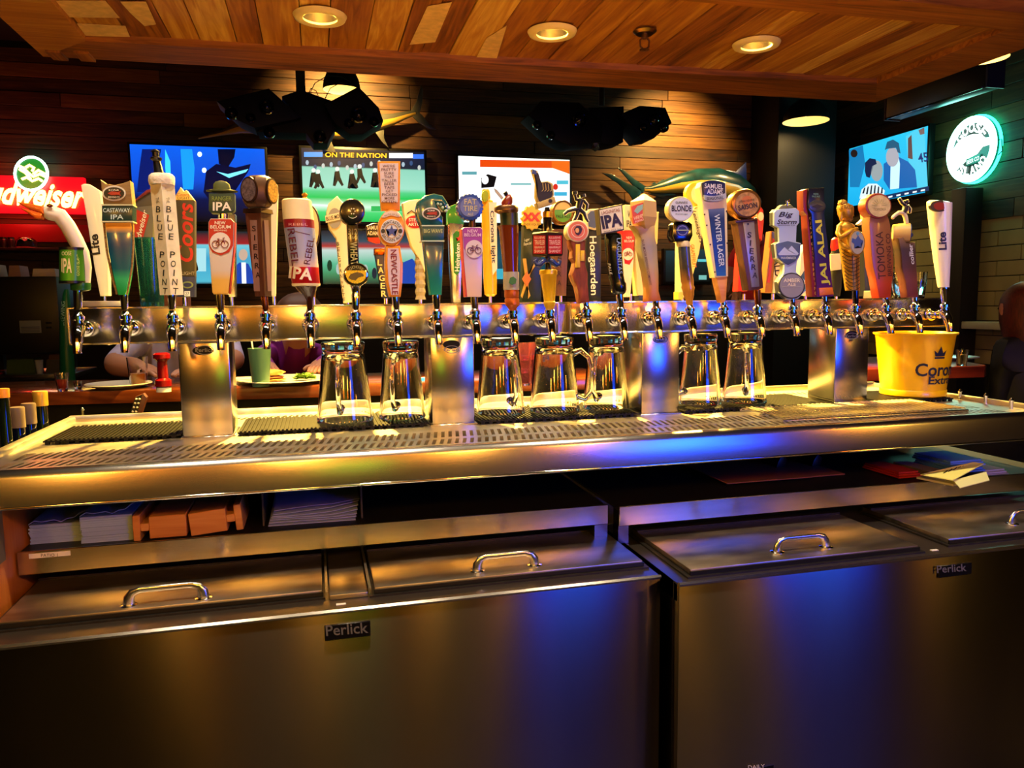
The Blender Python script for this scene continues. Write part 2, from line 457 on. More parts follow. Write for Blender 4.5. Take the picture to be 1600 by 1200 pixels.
for q in ([(88, 2), (165, 2), (187, 28), (102, 27)], [(120, 37), (196, 41), (203, 58), (134, 56)], [(188, 3), (228, 3), (244, 38), (226, 41), (205, 22)],
          [(668, 10), (706, 4), (680, 66), (640, 70)], [(760, 60), (792, 40), (776, 92), (742, 94)]):
    bm = B(); bm_prism(bm, [PZ(a, b, cz+.0045) for a, b in q], (0, 0, .0012)); finish('paint_patch', bm, PAINT, canopy)
for hx in (-.2, 2.5):
    for hy in (.7, 1.3): tube('hanger_rod', [(hx, hy, cz+.09), (hx, hy, 3.15)], .008, MATTE, canopy)
BULB = mat('lamp_bulb', '#ffe2a8', .3, emit=14, ecol='#ffd890')
for (lx, ly), nm in (((.436, .998), 'leftmost'), ((1.15, .973), 'middle'), ((1.854, .935), 'rightmost')):
    cl = thing('recessed_light', '%s of the three round recessed lights in the timber canopy' % nm, 'light', (lx, ly, cz), 'canopy lights')
    bm = B(); bm_lathe(bm, [(.052, cz+.004), (.050, cz-.003), (.062, cz-.008), (.074, cz-.004), (.079, cz+.006), (.052, cz+.006)], (lx, ly), 32, cap=False)
    finish('trim_ring', bm, mat('cream_trim', '#e8d28a', .4), cl, 50)
    lathe('baffle', [(.052, cz+.004), (.046, cz+.03), (.040, cz+.046)], (lx, ly), mat('ribbed_baffle', '#4a4030', .4, .5), cl, 32, cap=False)
    lathe('bulb', [(.040, cz+.0455), (.030, cz+.036), (.012, cz+.032), (.001, cz+.031)], (lx, ly), BULB, cl, 24)
    spot('canopy_lamp', (lx, ly, cz+.026), (lx, ly-.75, .9), 470, WARM, 116, .4, .035)
sp = thing('sprinkler_head', 'small brass sprinkler head on a round plate in the canopy', 'sprinkler', (1.433, .898, cz))
lathe('escutcheon', [(.001, cz-.006), (.028, cz-.007), (.038, cz+.001), (.001, cz+.004)], (1.433, .898), mat('brass_plate', '#a07a40', .3, 1), sp, 24)
lathe('neck', [(.010, cz-.002), (.010, cz-.018), (.006, cz-.022)], (1.433, .898), BRONZE, sp, 12)
for s in (-1, 1): tube('frame_arm', [(1.433+s*.006, .898, cz-.016), (1.433+s*.016, .898, cz-.026), (1.433+s*.014, .898, cz-.045), (1.433, .898, cz-.055)], .003, BRONZE, sp)
lathe('deflector', [(.001, cz-.056), (.016, cz-.0555), (.016, cz-.0535), (.001, cz-.053)], (1.433, .898), BRONZE, sp, 16)

# ---- unseen downlights over the aisle, added as front fill, and the screens of the opposite wall that the steel mirrors
for i, (lx, pw) in enumerate(((-.1, 60), (.62, 82), (1.5, 52))):
    cl = thing('aisle_fill_light', ('added ceiling fill light above the napkin shelf', 'added ceiling fill light above the middle of the aisle', 'added ceiling fill light above the blue-lit cooler')[i], 'light', (lx, -.75, 3.15), 'added aisle fill lights')
    lathe('trim_ring', [(.05, 3.15), (.052, 3.14), (.085, 3.138), (.09, 3.149), (.05, 3.1495)], (lx, -.75), mat('cream_trim', '#e8d28a', .4), cl, 24, cap=False)
    lathe('bulb', [(.05, 3.149), (.03, 3.142), (.001, 3.140)], (lx, -.75), BULB, cl, 20)
    spot('aisle_fill_lamp', (lx, -.75, 3.125), (lx+.05, -.2, .9), pw, SOFT, 80, .5, .05)
for i, (lx, ly) in enumerate(((-.35, 1.75), (.75, 1.75))):  # unseen downlights added to brighten the guests at the bar
    cl = thing('guest_fill_light', ('added ceiling fill light above the guest in the pale shirt', 'added ceiling fill light above the guest in purple')[i], 'light', (lx, ly, 3.15), 'added guest fill lights')
    lathe('trim_ring', [(.05, 3.15), (.052, 3.14), (.085, 3.138), (.09, 3.149), (.05, 3.1495)], (lx, ly), mat('cream_trim', '#e8d28a', .4), cl, 24, cap=False)
    lathe('bulb', [(.05, 3.149), (.03, 3.142), (.001, 3.140)], (lx, ly), BULB, cl, 20)
    spot('guest_fill_lamp', (lx, ly, 3.125), (lx+.1, ly+.05, .9), 55, (1, .86, .75), 60, .6, .05)
PANELG = wood('amber_panel', ['#6a4a14', '#a07424', '#b88a34'], 'z', .5, 12, .2)
for k in range(14):
    box('panel_board', -.95+k*.135, -.955+(k+1)*.135, -2.05, -2.035, 1.32, 2.3, PANELG, wall_near, .002, 1)
def near_tv(xc, zc, w_, h_, cols, label, e):
    t = thing('television', label, 'television', (xc, -2.045, zc-h_/2))
    box('casing', xc-w_/2-.02, xc+w_/2+.02, -2.048, -1.99, zc-h_/2-.02, zc+h_/2+.02, BLACK, t, .006)
    m = grad('screen_'+label.split()[0], cols, xc-w_/2, xc+w_/2, .3, 0, emit=e)
    box('screen', xc-w_/2, xc+w_/2, -1.9905, -1.988, zc-h_/2, zc+h_/2, m, t)
near_tv(1.93, 1.25, .74, .44, [(0, '#1030f0'), (.5, '#1c58ff'), (1, '#0c20c0')], 'blue glowing television on the wall behind the bartender', 11)
near_tv(.49, 1.20, .28, .28, [(0, '#3c8c10'), (1, '#58a818')], 'green glowing television on the wall behind the bartender', 2)
for i, lx in enumerate((-.45, .29, .94, 1.43, 2.85)):
    cl = thing('wall_sconce', ('amber wall sconce nearest the plum wall', 'amber wall sconce just left of the small green screen', 'amber wall sconce just right of the small green screen', 'amber wall sconce beside the blue television', 'amber wall sconce past the blue television')[i], 'light', (lx, -2.05, 1.5), 'amber sconces')
    box('back_plate', lx-.06, lx+.06, -2.05, -2.03, 1.5, 1.74, BRONZE, cl, .005)
    lathe('shade', [(.045, 1.52), (.065, 1.57), (.065, 1.68), (.045, 1.72)], (lx, -1.90), mat('amber_glass', '#ffb040', .4, emit=16, ecol='#ff8c1c'), cl, 20)
    point('sconce_lamp', (lx, -1.74, 1.62), (6, 7, 6, 3, 5)[i], (1, .62, .10), .07)
# ================================================================= steel bar with taps
BX0, BX1 = .0-.028, 1.85
ct = thing('drainboard', 'long stainless steel drainboard counter with slotted drain rows', 'counter', (.88, .08, .0))
cT = .92
# top sheet in strips so that the drain rows are real openings over a dark pan
X0, X1 = -.125, 1.885
def strip(y0, y1, x0=X0+.012, x1=X1-.012): box('top_sheet', x0, x1, y0, y1, cT-.012, cT, STEELC, ct)
ROWS = [(-.145, -.100), (-.080, -.020), (.262, .300)]
strip(-.192, -.145); strip(-.100, -.080); strip(-.020, .262); strip(.300, .352)
for y0, y1 in ROWS:
    bm = B(); xx = -.085
    bm_box(bm, X0+.012, xx, y0, y1, cT-.012, cT); bm_box(bm, 1.80, X1-.012, y0, y1, cT-.012, cT)
    while xx < 1.79:
        v = .010                                          # slanted slots
        bm_prism(bm, [(xx+.0055, y0, cT), (xx+.0125, y0, cT), (xx+.0125+v, y1, cT), (xx+.0055+v, y1, cT)], (0, 0, -.012))
        xx += .0135
    o = finish('slot_row', bm, STEELC, ct); o['kind'] = 'stuff'
box('drain_pan', X0+.02, X1-.02, -.18, .34, cT-.045, cT-.040, mat('pan_black', '#0c0a06', .6), ct)
# rolled front edge and fascia
bm = B()
prof = [(-.180, cT), (-.190, cT+.006), (-.198, cT+.008), (-.206, cT+.004), (-.210, cT-.004), (-.210, cT-.047), (-.206, cT-.049), (-.178, cT-.049), (-.178, cT-.012)]
bm_loft(bm, [[(X0, y, z) for y, z in prof], [(X1, y, z) for y, z in prof]]); finish('front_fascia', bm, STEEL, ct, 50)
tube('fascia_glint_bead', [(X0, -.2085, cT-.047), (X1, -.2085, cT-.047)], .0026, CHROME, ct, 8)  # chrome tube added to catch a bright line along the fascia foot
bm = B(); prof = [(.345, cT), (.352, cT+.012), (.362, cT+.012), (.366, cT), (.366, cT-.05), (.350, cT-.05)]
bm_loft(bm, [[(X0, y, z) for y, z in prof], [(X1, y, z) for y, z in prof]]); finish('rear_rim', bm, STEELC, ct, 50)
for s, xe in ((-1, X0), (1, X1)):
    box('end_rim', xe-.006, xe+.014 if s < 0 else xe+.006, -.2, .36, cT-.047, cT+.010, STEELC, ct, .004)
for px, py in ((1500, 622), (1540, 629), (1580, 637), (129, 652)):
    p = PZ(px, py, cT+.002); lathe('edge_peg', [(.004, cT-.005), (.004, cT+.016), (.0055, cT+.018), (.002, cT+.024)], (p.x, p.y), CHROME, ct, 10)
for xx in (-.06, .6, 1.25, 1.84):
    for yy in (.30,): box('support_leg', xx-.02, xx+.02, yy-.02, yy+.02, 0, cT-.05, STEELD, ct)
box('rear_apron', X0, X1, .335, .345, .60, cT-.05, STEELD, ct)

# columns and the two beams
CX = [(.1464, .2340, 'beside the ketchup bottle'), (.6064, .6931, 'right after the pair of mugs'), (1.0534, 1.141, 'right after the group of three mugs'), (1.5262, 1.6149, 'next to the yellow bucket')]
YB0, YB1, ZB0, ZB1 = .045, .135, 1.0962, 1.162
tower = thing('tap_tower', 'two long steel tap beams carried on four square columns', 'beer tower', (.88, .09, cT))
PLQ = mat('black_plaque', '#0a0a0a', .3); SILV = mat('silver_print', '#9a9a92', .4, .6)
for k, (xa, xb, lab) in enumerate(CX):
    c = box('column', xa, xb, .052, .150, cT, ZB0+.001, STEELP, tower, .003)
    bm = B(); cx = (xa+xb)/2-.002; zc = 1.082-.001
    bm_prism(bm, [(cx+.017*math.cos(t*math.pi/12), .0517, 1.081+.0085*math.sin(t*math.pi/12)) for t in range(24)], (0, -.001, 0)); e = finish('emblem', bm, PLQ, c)
    sf = SY(.0506); q = (320, 547) if k == 0 else (706, 546) if k == 1 else (1032, 530) if k == 2 else (1331.5, 525)
    s_ = (1, .82, .74, .68)[k]
    ring('emblem_ring', q[0], q[1], 14*s_, 7.5*s_, 1.2*s_, .0505, .0004, SILV, c)
    T('Perlick', q, 30*s_, 6*s_, SILV, c, sf, bold=.01)
    box('base_flange', xa-.004, xb+.004, .048, .154, cT, cT+.003, STEEL, tower, .001, 1)
def beam(x0, x1):
    b = box('beam', x0, x1, YB0, YB1, ZB0, ZB1, STEEL, tower, .002)
    t_ = .0035
    for a in ((x0, x1, ZB1-t_, ZB1), (x0, x1, ZB0, ZB0+t_)): box('edge_bead', a[0], a[1], YB0-.002, YB0+.001, a[2], a[3], STEEL, b, .0008, 1)
    for xx in (x0, x1-t_): box('edge_bead', xx, xx+t_, YB0-.002, YB0+.001, ZB0, ZB1, STEEL, b, .0008, 1)
TAPX = [121.6, 195.6, 269, 344.5, 415, 484, 555.8, 619.8, 682.7, 742.2, 801.3, 859, 916.5, 970.7, 1025.3, 1078, 1130.7, 1184.3, 1238.5, 1289.4, 1337, 1385, 1430, 1476.6]
TAPY = [486]*12+[481, 481, 481, 480.5, 478, 477, 475, 474, 473, 472, 471.5, 471]
beam(BX0, P(874, 500, YB0).x); beam(P(890, 500, YB0).x, P(1478, 490, YB0).x)
xm = (P(874, 500, YB0).x, P(890, 500, YB0).x); box('beam_joint', xm[0], xm[1], YB0+.012, YB1-.004, ZB0+.004, ZB1-.004, STEELD, tower)

TAPP = []
FPROTO = None
def make_faucet(f, x, z):
    # flange and shank out of the beam, the elbow body, spout, lever collar
    y0 = YB0-.0015
    bm = B(); zc = z-.022
    rings = []
    for yy, rr in ((y0, .0125), (y0-.004, .0155), (y0-.008, .0155), (y0-.011, .0125), (y0-.012, .0095), (y0-.022, .0085), (y0-.026, .0105), (y0-.034, .0105), (y0-.036, .008), (.002, .008)):
        rings.append([(x+rr*math.cos(2*math.pi*j/16), yy, zc+rr*math.sin(2*math.pi*j/16)) for j in range(16)])
    bm_loft(bm, rings); finish('shank', bm, CHROME, f, 45)
    bm = B(); path = [(x, .004, zc+.003), (x, -.004, zc-.003), (x, -.011, zc-.012), (x, -.015, zc-.024), (x, -.018, zc-.038)]
    bm_tube(bm, path, [.0095, .0105, .0095, .0078, .0066], 14); bm_lathe(bm, [(.0065, zc-.037), (.0072, zc-.040), (.005, zc-.0405)], (x, -.018), 14)
    finish('spout', bm, CHROME, f, 50)
    lathe('collar', [(.0085, zc+.001), (.0095, zc+.006), (.0095, zc+.011), (.0075, zc+.013), (.0105, zc+.016), (.0105, zc+.021), (.007, zc+.024), (.005, zc+.030)], (x, 0), CHROME, f, 16)
for i in range(24):
    p = P(TAPX[i], TAPY[i]+3, 0); TAPP.append((p.x, 1.147))
def faucet_parts(root, i):
    global FPROTO
    x, z = TAPP[i]
    if FPROTO is None: make_faucet(root, x, z); FPROTO = list(root.children)
    else:
        for ch in FPROTO:
            c = ch.copy(); COL.objects.link(c); c.parent = root
# ================================================================= coolers under the counter
def lid_handle(x0, x1, y, z, parent, yaw=0):
    bm = B(); h = .022
    pts = []
    n = 5
    for s, xx in ((1, x0), (-1, x1)):
        seq = [(xx, y, z), (xx+s*.001, y, z+h*.5), (xx+s*.006, y, z+h*.85), (xx+s*.016, y, z+h)]
        pts += seq if s > 0 else seq[::-1]
    bm_tube(bm, pts, [.0085, .0075, .006, .0045, .0045, .006, .0075, .0085], 10, flat=.55)
    hnd = finish('handle', bm, mat('satin_aluminium', (.78, .77, .76), .22, 1), parent, 60)
    for xx in (x0, x1): lathe('handle_foot', [(.012, z-.001), (.012, z+.001), (.008, z+.002)], (xx, y), CHROME, hnd, 14)
GRIME = add_noise(mat('grimy_black_gasket', '#14100b', .5), 60, .8)
def cooler(x0, x1, yf, label, lids, hatch, plate, plaque):
    zt = .718
    c = thing('bottle_cooler', label, 'cooler', ((x0+x1)/2, yf+.2, 0))
    box('front_panel', x0, x1, yf, yf+.02, .06, zt-.001, STEELD, c, .002)
    for xa in (x0, x1-.012): box('side_panel', xa, xa+.012, yf+.0205, .27, .06, zt-.001, STEELD, c)
    bm = B(); prof = [(yf-.002, zt-.003), (yf-.003, zt), (yf, zt+.003), (yf+.006, zt+.001), (yf+.006, zt-.003)]
    bm_loft(bm, [[(x0, a, b) for a, b in prof], [(x1, a, b) for a, b in prof]]); finish('top_lip', bm, STEEL, c, 60)
    box('top_deck', x0, x1, yf+.0062, -.04, zt-.03, zt, mat('dark_top_steel', (.14, .12, .10), .32, .9), c)
    box('kick_plate', x0+.02, x1-.02, yf+.06, yf+.08, 0, .06, BLACK, c)
    for (a, b, ya, yb, h0, h1, hy) in lids:
        box('lid_track', a-.008, b+.008, ya-.008, yb+.004, zt, zt+.003, GRIME, c)
        l = box('sliding_lid', a, b, ya, yb, zt+.003, zt+.0125, STEELT, c, .002)
        box('lid_edge', a-.001, b+.001, ya-.003, ya+.0002, zt+.0035, zt+.010, BLACK, l)
        box('lid_back_strip', a, b, yb-.026, yb-.001, zt+.0125, zt+.016, GRIME, l)
        lid_handle(h0, h1, hy, zt+.0125, l)
    if hatch:
        a, b, ya, yb = hatch; l = box('centre_hatch', a, b, ya, yb, zt, zt+.008, STEELT, c, .002)
        for xx in (a-.006, b+.001): box('guide_rail', xx, xx+.004, ya, yb, zt, zt+.014, STEELD, c)
    pl = box('name_plate', plate[0], plate[1], yf-.004, yf, plate[2], plate[3], PLQ, c, .001, 1)
    pf = [plate[0], plate[1]]
    T('Perlick', plaque[0], plaque[1], plaque[2], mat('plate_print', '#77776f', .4, .4), pl, SY(yf-.004), ang=plaque[3], bold=.012)
    p = plate[4]; box('warranty_sticker', p[0]-.007, p[0]+.007, p[1]-.003, p[1]+.003, zt+.0002, zt+.001, WHITE, c)
    return c
ZL = .735
cooler(-.066, .916, -.336, 'wide stainless bottle cooler under the napkins, nearer the wooden end panel',
       [(-.052, .385, -.278, -.085, .112, .214, -.262), (.462, .905, -.290, -.088, .628, .725, -.262)], (.395, .452, -.292, -.085),
       (.386, .4515, .6765, .6995, (.411, -.312)), ((542, 983), 66, 17, 4.5))
cooler(.928, 1.945, -.377, 'wide stainless bottle cooler reflecting blue light, nearer the yellow bucket',
       [(.960, 1.399, -.352, -.118, 1.143, 1.240, -.315), (1.478, 1.915, -.337, -.112, 1.664, 1.76, -.295)], None,
       (1.419, 1.487, .6795, .7005, (1.433, -.352)), ((1487, 888), 46, 12, 4.2))
# tag at the bottom of the second front
tg = box('daily_tag', 1.032, 1.104, -.3775, -.379, .350, .388, PLQ); tag(tg, 'small black tag low on the blue-lit cooler front', 'tag')
T('DAILY', (1182, 1198), 26, 6, WHITE, tg, SY(-.379), ang=5)

# shelf with lip above each cooler
def shelf(x0, x1, yl, z1, label, ret):
    s = thing('speed_shelf', label, 'shelf', ((x0+x1)/2, 0, z1-.04))
    box('shelf_floor', x0, x1, yl+.004, .26, z1-.008, z1-.004, mat('shelf_black', '#120e0b', .5), s)
    box('front_lip', x0, x1, yl, yl+.004, z1-.037, z1, STEEL, s, .0012, 1)
    box('end_post', (x1-.025) if ret else x0, x1 if ret else (x0+.02), yl+.0045, yl+.03, .7186, z1-.009, STEELD, s)
    box('back_panel', x0, x1, .26, .264, z1-.004, .868, MATTE, s)
    return s
s1 = shelf(-.065, .898, -.152, .791, 'long shelf with steel lip holding napkins and wooden blocks', True)
s2 = shelf(.914, 1.945, -.166, .789, 'long shelf with steel lip holding clipboards and papers', False)
for xx in (.29, .455): box('divider', xx, xx+.003, -.10, .2, .7875, .865, mat('grey_divider', '#3a3430', .5), s1)
stk = box('shelf_label', P(45, 868, -.1525).x, P(110, 866, -.1525).x, -.1527, -.1521, .7805-.001, .7900-.003, WHITE); tag(stk, 'small white printed label stuck on the steel shelf lip', 'label')
T('PATIO 1', (77, 867.5), 26, 5, BLACK, stk, SY(-.1528), ang=1.5)
ep = thing('end_panel', 'orange-brown wooden end panel closing the cooler bay', 'panel', (-.10, -.1, 0))
box('board', -.112, -.0690, -.24, .25, 0, .868, PANELW, ep, .003)
box('scuffed_cap', -.0689, -.0655, -.236, -.19, .7925, .868, wood('grey_board', ['#3a3028', '#5a4a38', '#6a5a44'], 'z', .6, 20, .1), ep)

# ---- things on the shelf
NAP = mat('blue_lit_paper', '#93a8cc', .8)  # blue light falling on the white napkins is put into this colour
def napkins(x0, x1, y0, y1, z0, h, label, flap):
    t = thing('napkin_stack', label, 'napkins', ((x0+x1)/2, (y0+y1)/2, z0), 'napkin stacks')
    n = 12
    for k in range(n):
        j = random.uniform(-.0015, .0015); dz = h/n
        box('napkin_layer', x0+j, x1+j, y0+random.uniform(-.001, .001), y1, z0+k*dz, z0+(k+.93)*dz, NAP, t)
    bm = B(); xs = [x0+(x1-x0)*k/8 for k in range(9)]
    f = [(xx, y0-.002, z0+h+.001+flap*abs(math.sin(k*1.3))*.006+.010*max(0, (k-6)/2)) for k, xx in enumerate(xs)]
    g = [(xx, y1-.02, z0+h+.004) for xx in xs]
    bm_loft(bm, [f+[(p[0], p[1], p[2]+.0012) for p in f[::-1]], g+[(p[0], p[1], p[2]+.0012) for p in g[::-1]]])
    finish('loose_napkin', bm, NAP, t, 50)
napkins(-.063, .012, -.10, .03, .787, .031, 'lower stack of paper napkins beside the end panel', 1)
napkins(.016, .092, -.118, .02, .787, .043, 'taller stack of paper napkins beside the wooden blocks', 1)
def hblock(x0, x1, y, z0, z1, label, flip, tilt):
    """wooden dispenser: a block body, a narrow neck and an end board"""
    t = thing('wooden_block', label, 'wooden block', ((x0+x1)/2, y+.05, z0))
    w_ = x1-x0; h = z1-z0; c = Vector(((x0+x1)/2, 0, z0)); rot = Matrix.Rotation(R(tilt), 4, 'Y')
    for nm, a, b, za, zb in (('body', .0 if not flip else .30, .70 if not flip else 1.0, .05, .92), ('neck', .70 if not flip else .14, .86 if not flip else .30, .36, .66), ('end_board', .86 if not flip else 0, 1 if not flip else .14, 0, 1.0)):
        bm = B(); bm_box(bm, x0+w_*a, x0+w_*b, y, y+.12, z0+h*za, z0+h*zb, .0012, 1)
        bm.transform(Matrix.Translation(c) @ rot @ Matrix.Translation(-c)); finish(nm, bm, OAK, t, 40)
hblock(.094, .174, -.130, .787, .829, 'reddish wooden napkin block with its end board beside the paper stack', True, 0)
hblock(.180, .262, -.128, .7885, .832, 'pale wooden napkin block with its end board beside the envelopes', False, -5)
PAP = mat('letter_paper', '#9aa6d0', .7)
for k in range(7):
    a = random.uniform(-1.2, 1.2); x0, y0, z0 = .299+k*.0015, -.105+.004*k, .7872+k*.0034
    bm = B(); W_, D_ = .146, .20
    pts = []
    for j in range(7):
        u = j/6; pts.append((x0+u*W_, y0, z0+.004*math.sin(u*3+k)*(k/6)+.014*max(0, u-.7)*k/3))
    qts = [(p[0], y0+D_, p[2]+.012) for p in pts]
    bm_loft(bm, [pts+[(p[0], p[1], p[2]+.001) for p in pts[::-1]], qts+[(p[0], p[1], p[2]+.001) for p in qts[::-1]]])
    bm.transform(Matrix.Translation((x0, y0, 0)) @ Matrix.Rotation(R(a), 4, 'Z') @ Matrix.Translation((-x0, -y0, 0)))
    tag(finish('envelope', bm, PAP, None, 50), ('rumpled white envelope at the %s of the pile on the shelf' % ['bottom', 'second level', 'third level', 'fourth level', 'fifth level', 'sixth level', 'top'][k]), 'envelope', 'envelopes on the shelf')
CLIPB = mat('brown_hardboard', '#7a4634', .5)
for k, (x0, x1, y0, y1, z0, cx, lab) in enumerate(((1.185, 1.385, -.075, .16, .7872, 1.385-.012, 'brown hardboard clipboard lying on top, black clip turned sideways'), (1.25, 1.475, -.060, .15, .7855, 1.463, 'brown hardboard clipboard partly under the other one'))):
    z0 = .7905 if k == 0 else .7872
    cbd = thing('clipboard', lab, 'clipboard', ((x0+x1)/2, y0, z0), 'clipboards on the shelf')
    box('board', x0, x1, y0, y1, z0, z0+.0028, CLIPB, cbd, .001, 1)
    bm = B(); bm_prism(bm, [(cx-.012, .02, z0+.003), (cx+.010, .02, z0+.003), (cx+.014, .02, z0+.022), (cx+.002, .02, z0+.030), (cx-.008, .02, z0+.016)], (0, .06, 0), .001); finish('clip', bm, BLACK, cbd, 40)
    box('clip_lever', cx+.006, cx+.010, .025, .075, z0+.015, z0+.034, CHROME, cbd, .001, 1)
# receipts, folded paper, newspapers
YEL = mat('yellow_paper', '#e8e27a', .7)
def sheet(name, pts, m, label, cat, th=.0015):
    bm = B(); bm_prism(bm, pts, (0, 0, -th)); return tag(finish(name, bm, m), label, cat)
def pp(x, y, z): p = PZ(x, y, z); return (p.x, p.y, p.z)
rb = thing('receipt_folder', 'yellow printed folder lying open on the shelf lip', 'folder', (1.62, -.17, .792))
bm = B(); bm_prism(bm, [pp(1438, 741, .812), pp(1489, 750, .812), pp(1537, 724, .822), pp(1520, 722, .824)], (0, 0, -.0016)); finish('cover', bm, YEL, rb)
bm = B(); bm_prism(bm, [pp(1432, 745, .800), pp(1490, 757, .796), pp(1500, 754, .797), pp(1450, 742, .803)], (0, 0, -.004)); finish('inner_pages', bm, M('#c9b98a', .7), rb)
q_ = SP(Vector(pp(1489, 750, .812)), (Vector(pp(1489, 750, .812))-Vector(pp(1438, 741, .812))).cross(Vector(pp(1537, 724, .822))-Vector(pp(1489, 750, .812))))
for k in range(5): tube('ink_mark', [q_(1474+k*7.5, 739.5-k*2.6), q_(1478+k*7.5, 737.6-k*2.6), q_(1480+k*7.5, 735.5-k*2.6)], .0012, M('#201a08', .6), rb, 5)
sheet('receipt_slip', [pp(1489, 750, .809), pp(1500, 762, .7985), pp(1546, 750, .7985), pp(1541, 737, .808)], M('#d6d88a', .7), 'pale yellow receipt slip hanging over the shelf lip', 'paper')
for k, (q, col, lab, z0) in enumerate(((rect(1486, 716, 1558, 722), '#5a8ad8', 'blue folded flyer on the paper pile', .812), (rect(1490, 724, 1556, 731), '#3f6fc8', 'blue booklet under the folded flyer', .806), (rect(1405, 731, 1452, 739), '#a01c1c', 'red folded leaflet on the shelf', .800), (rect(1538, 728, 1590, 736), '#9a9aa8', 'grey newspaper at the end of the shelf', .795), (rect(1452, 724, 1492, 738), '#6a5a66', 'mauve magazine in the middle of the paper pile', .798))):
    a, b = PZ(*q[3], z0), PZ(*q[2], z0)
    t = thing('printed_paper', lab, 'paper', ((a.x+b.x)/2, a.y+.05, z0-.012), 'papers on the shelf')
    for j in range(3): box('page', a.x+.003*j, b.x-.002*j, a.y+.004*j, a.y+.11, z0-.012+j*.004, z0-.0085+j*.004, M(col, .6), t)
# ================================================================= tap handles
F0 = -.012                                             # front plane of the handles in the near row
def H(i, label):
    x, z = TAPP[i]; t = thing('beer_tap', 'beer tap, '+label, 'beer tap', (x, 0, z-.05), 'beer taps, near row')
    faucet_parts(t, i); return t
def ferrule(h, x0, y0, x1, y1, r0=6, r1=4.5, m=None, Y=0):
    lathe_px('ferrule', [(x0, y0, r0), (x0, y0+3, r0), ((x0+x1)/2, (y0+y1)/2, (r0+r1)/2), (x1, y1-2, r1), (x1, y1, r1*.9)], Y, m or CHROME, h, 14)
def zc(px, py, Y=F0): return P(px, py, Y).z
def bike(h, cx, cy, s, m, Y, surf=None):
    f = surf or SY(Y); k = .0006
    bm = B()
    for dx in (-.52, .52): bm_tube(bm, [f(cx+dx*s+.38*s*math.cos(t*math.pi/8), cy+.18*s+.38*s*math.sin(t*math.pi/8)) for t in range(16)], k, 5, True)
    for seg in ([(-.52, .18), (-.2, -.3), (.35, -.3), (.0, .2), (-.2, -.3)], [(.52, .18), (.3, -.5), (.5, -.55)], [(-.32, -.42), (-.08, -.42)], [(-.52, .18), (0, .2)]):
        bm_tube(bm, [f(cx+a*s, cy+b*s) for a, b in seg], k, 5)
    finish('bicycle_emblem', bm, m, h)
RED, DRED, NAVY, YELL = '#b01420', '#7a0e14', '#14204a', '#e8c21a'

# 1 goose neck on a green can
h = H(0, 'white goose neck and orange beak rising from a green can')
bm = B(); path = [(133, 452), (134.5, 418), (129, 396), (118, 375), (106, 353), (93.5, 337), (77, 332), (68, 331)]
bm_tube(bm, [P(x, y, .012-.004*i) for i, (x, y) in enumerate(path)], [q*.00093 for q in (8, 9.5, 11.5, 13, 13, 13.5, 13.5, 9)], 16)
nk = finish('goose_neck', bm, WHITE, h, 70)
OR = mat('beak_orange', '#d8641a', .3, coat=.4)
for pts in ([(66, 322), (45, 317.5), (25, 315), (42, 326), (60, 331), (68, 335)], [(66, 333), (48, 328), (29, 324), (44, 334), (56, 342), (64, 342)]):
    prism('beak', pts, -.022, .014, OR, h, .003)
disc('eye', 77, 321, 5, 2.6, -.0265, .004, M('#5a1010', .2), h, .001)
bm = B()
lathe_px('can', [(113, 389, 18), (113, 440, 18)], 0, grad('can_green', [(0, '#1c4a10'), (.45, '#4f9a1e'), (1, '#2f6a14')], P(95, 415, 0).x, P(131, 415, 0).x, .3, 0), h, 24)
for y0 in (387, 439): lathe_px('can_rim', [(113, y0, 18.4), (113, y0+4, 18.4)], 0, BLACK, h, 24)
sf = SC(P(113, 415, 0).x, 0, 18*K(113, 415, 0))
T('OOSE', (104, 396), 15, 6, CREAM, h, sf); T('IPA', (104, 415), 16, 23, CREAM, h, sf, bold=.02); T('GOOSE ISLAND', (122, 414), 34, 4.5, M('#c8e07a'), h, sf, ang=90)
lathe_px('green_foot', [(126, 442, 14), (126, 447, 14.5), (126, 449, 14), (126, 453, 14), (126, 455, 8)], .004, M('#1f5a22', .3), h, 20)
ferrule(h, 122, 454, 122, 484, 7, 6)

# 2 surfboard with sunset sea
h = H(1, 'surfboard-shaped handle painted with a blue-green sea and rope edge')
z0, z1 = zc(185, 461), zc(185, 347)
SEA = grad('sea_print', [(0, '#1f9a3c'), (.22, '#2fae6a'), (.36, '#0f5a66'), (.7, '#123f5e'), (.85, '#28505e'), (.93, '#d8902a'), (1, '#f0b43a')], z0, z1, .25, coat=.5)
add_w = [(163.5, 347), (204.5, 347), (206, 380), (204, 415), (199, 445), (196, 461), (184, 461), (177, 432), (169, 392)]
prism('board', add_w, F0, .024, SEA, h, .002)
ROPE = add_noise(mat('rope', '#8a6a3a', .8), 300, .5)
for line in ([(162, 347), (167, 392), (175, 432), (183, 460)], [(206, 347), (208, 380), (206, 415), (201, 445), (198, 460)]): tube_px('rope_edge', line, F0+.006, 1.8, ROPE, h)
prism('bark_top', [(156.5, 280), (165, 287), (179, 289), (192, 286), (203, 282), (207, 319), (161, 319)], F0, .026, wood('driftwood', ['#3a2c1c', '#7a5e36', '#96763f'], 'x', .6, 30, .3), h, .002)
prism('name_band', rect(159, 320.5, 207, 346), F0-.002, .030, M('#1c3a36', .25), h, .001)
for y in (319, 345): prism('band_edge', rect(158.5, y, 207.5, y+2.2), F0-.003, .032, M('#b9c0a0', .3), h)
disc('oval_badge', 178, 302, 18.5, 12, F0-.002, .003, M('#d8d4c4'), h); disc('oval_field', 178, 302, 16, 9.5, F0-.003, .001, M('#1a1a1a'), h)
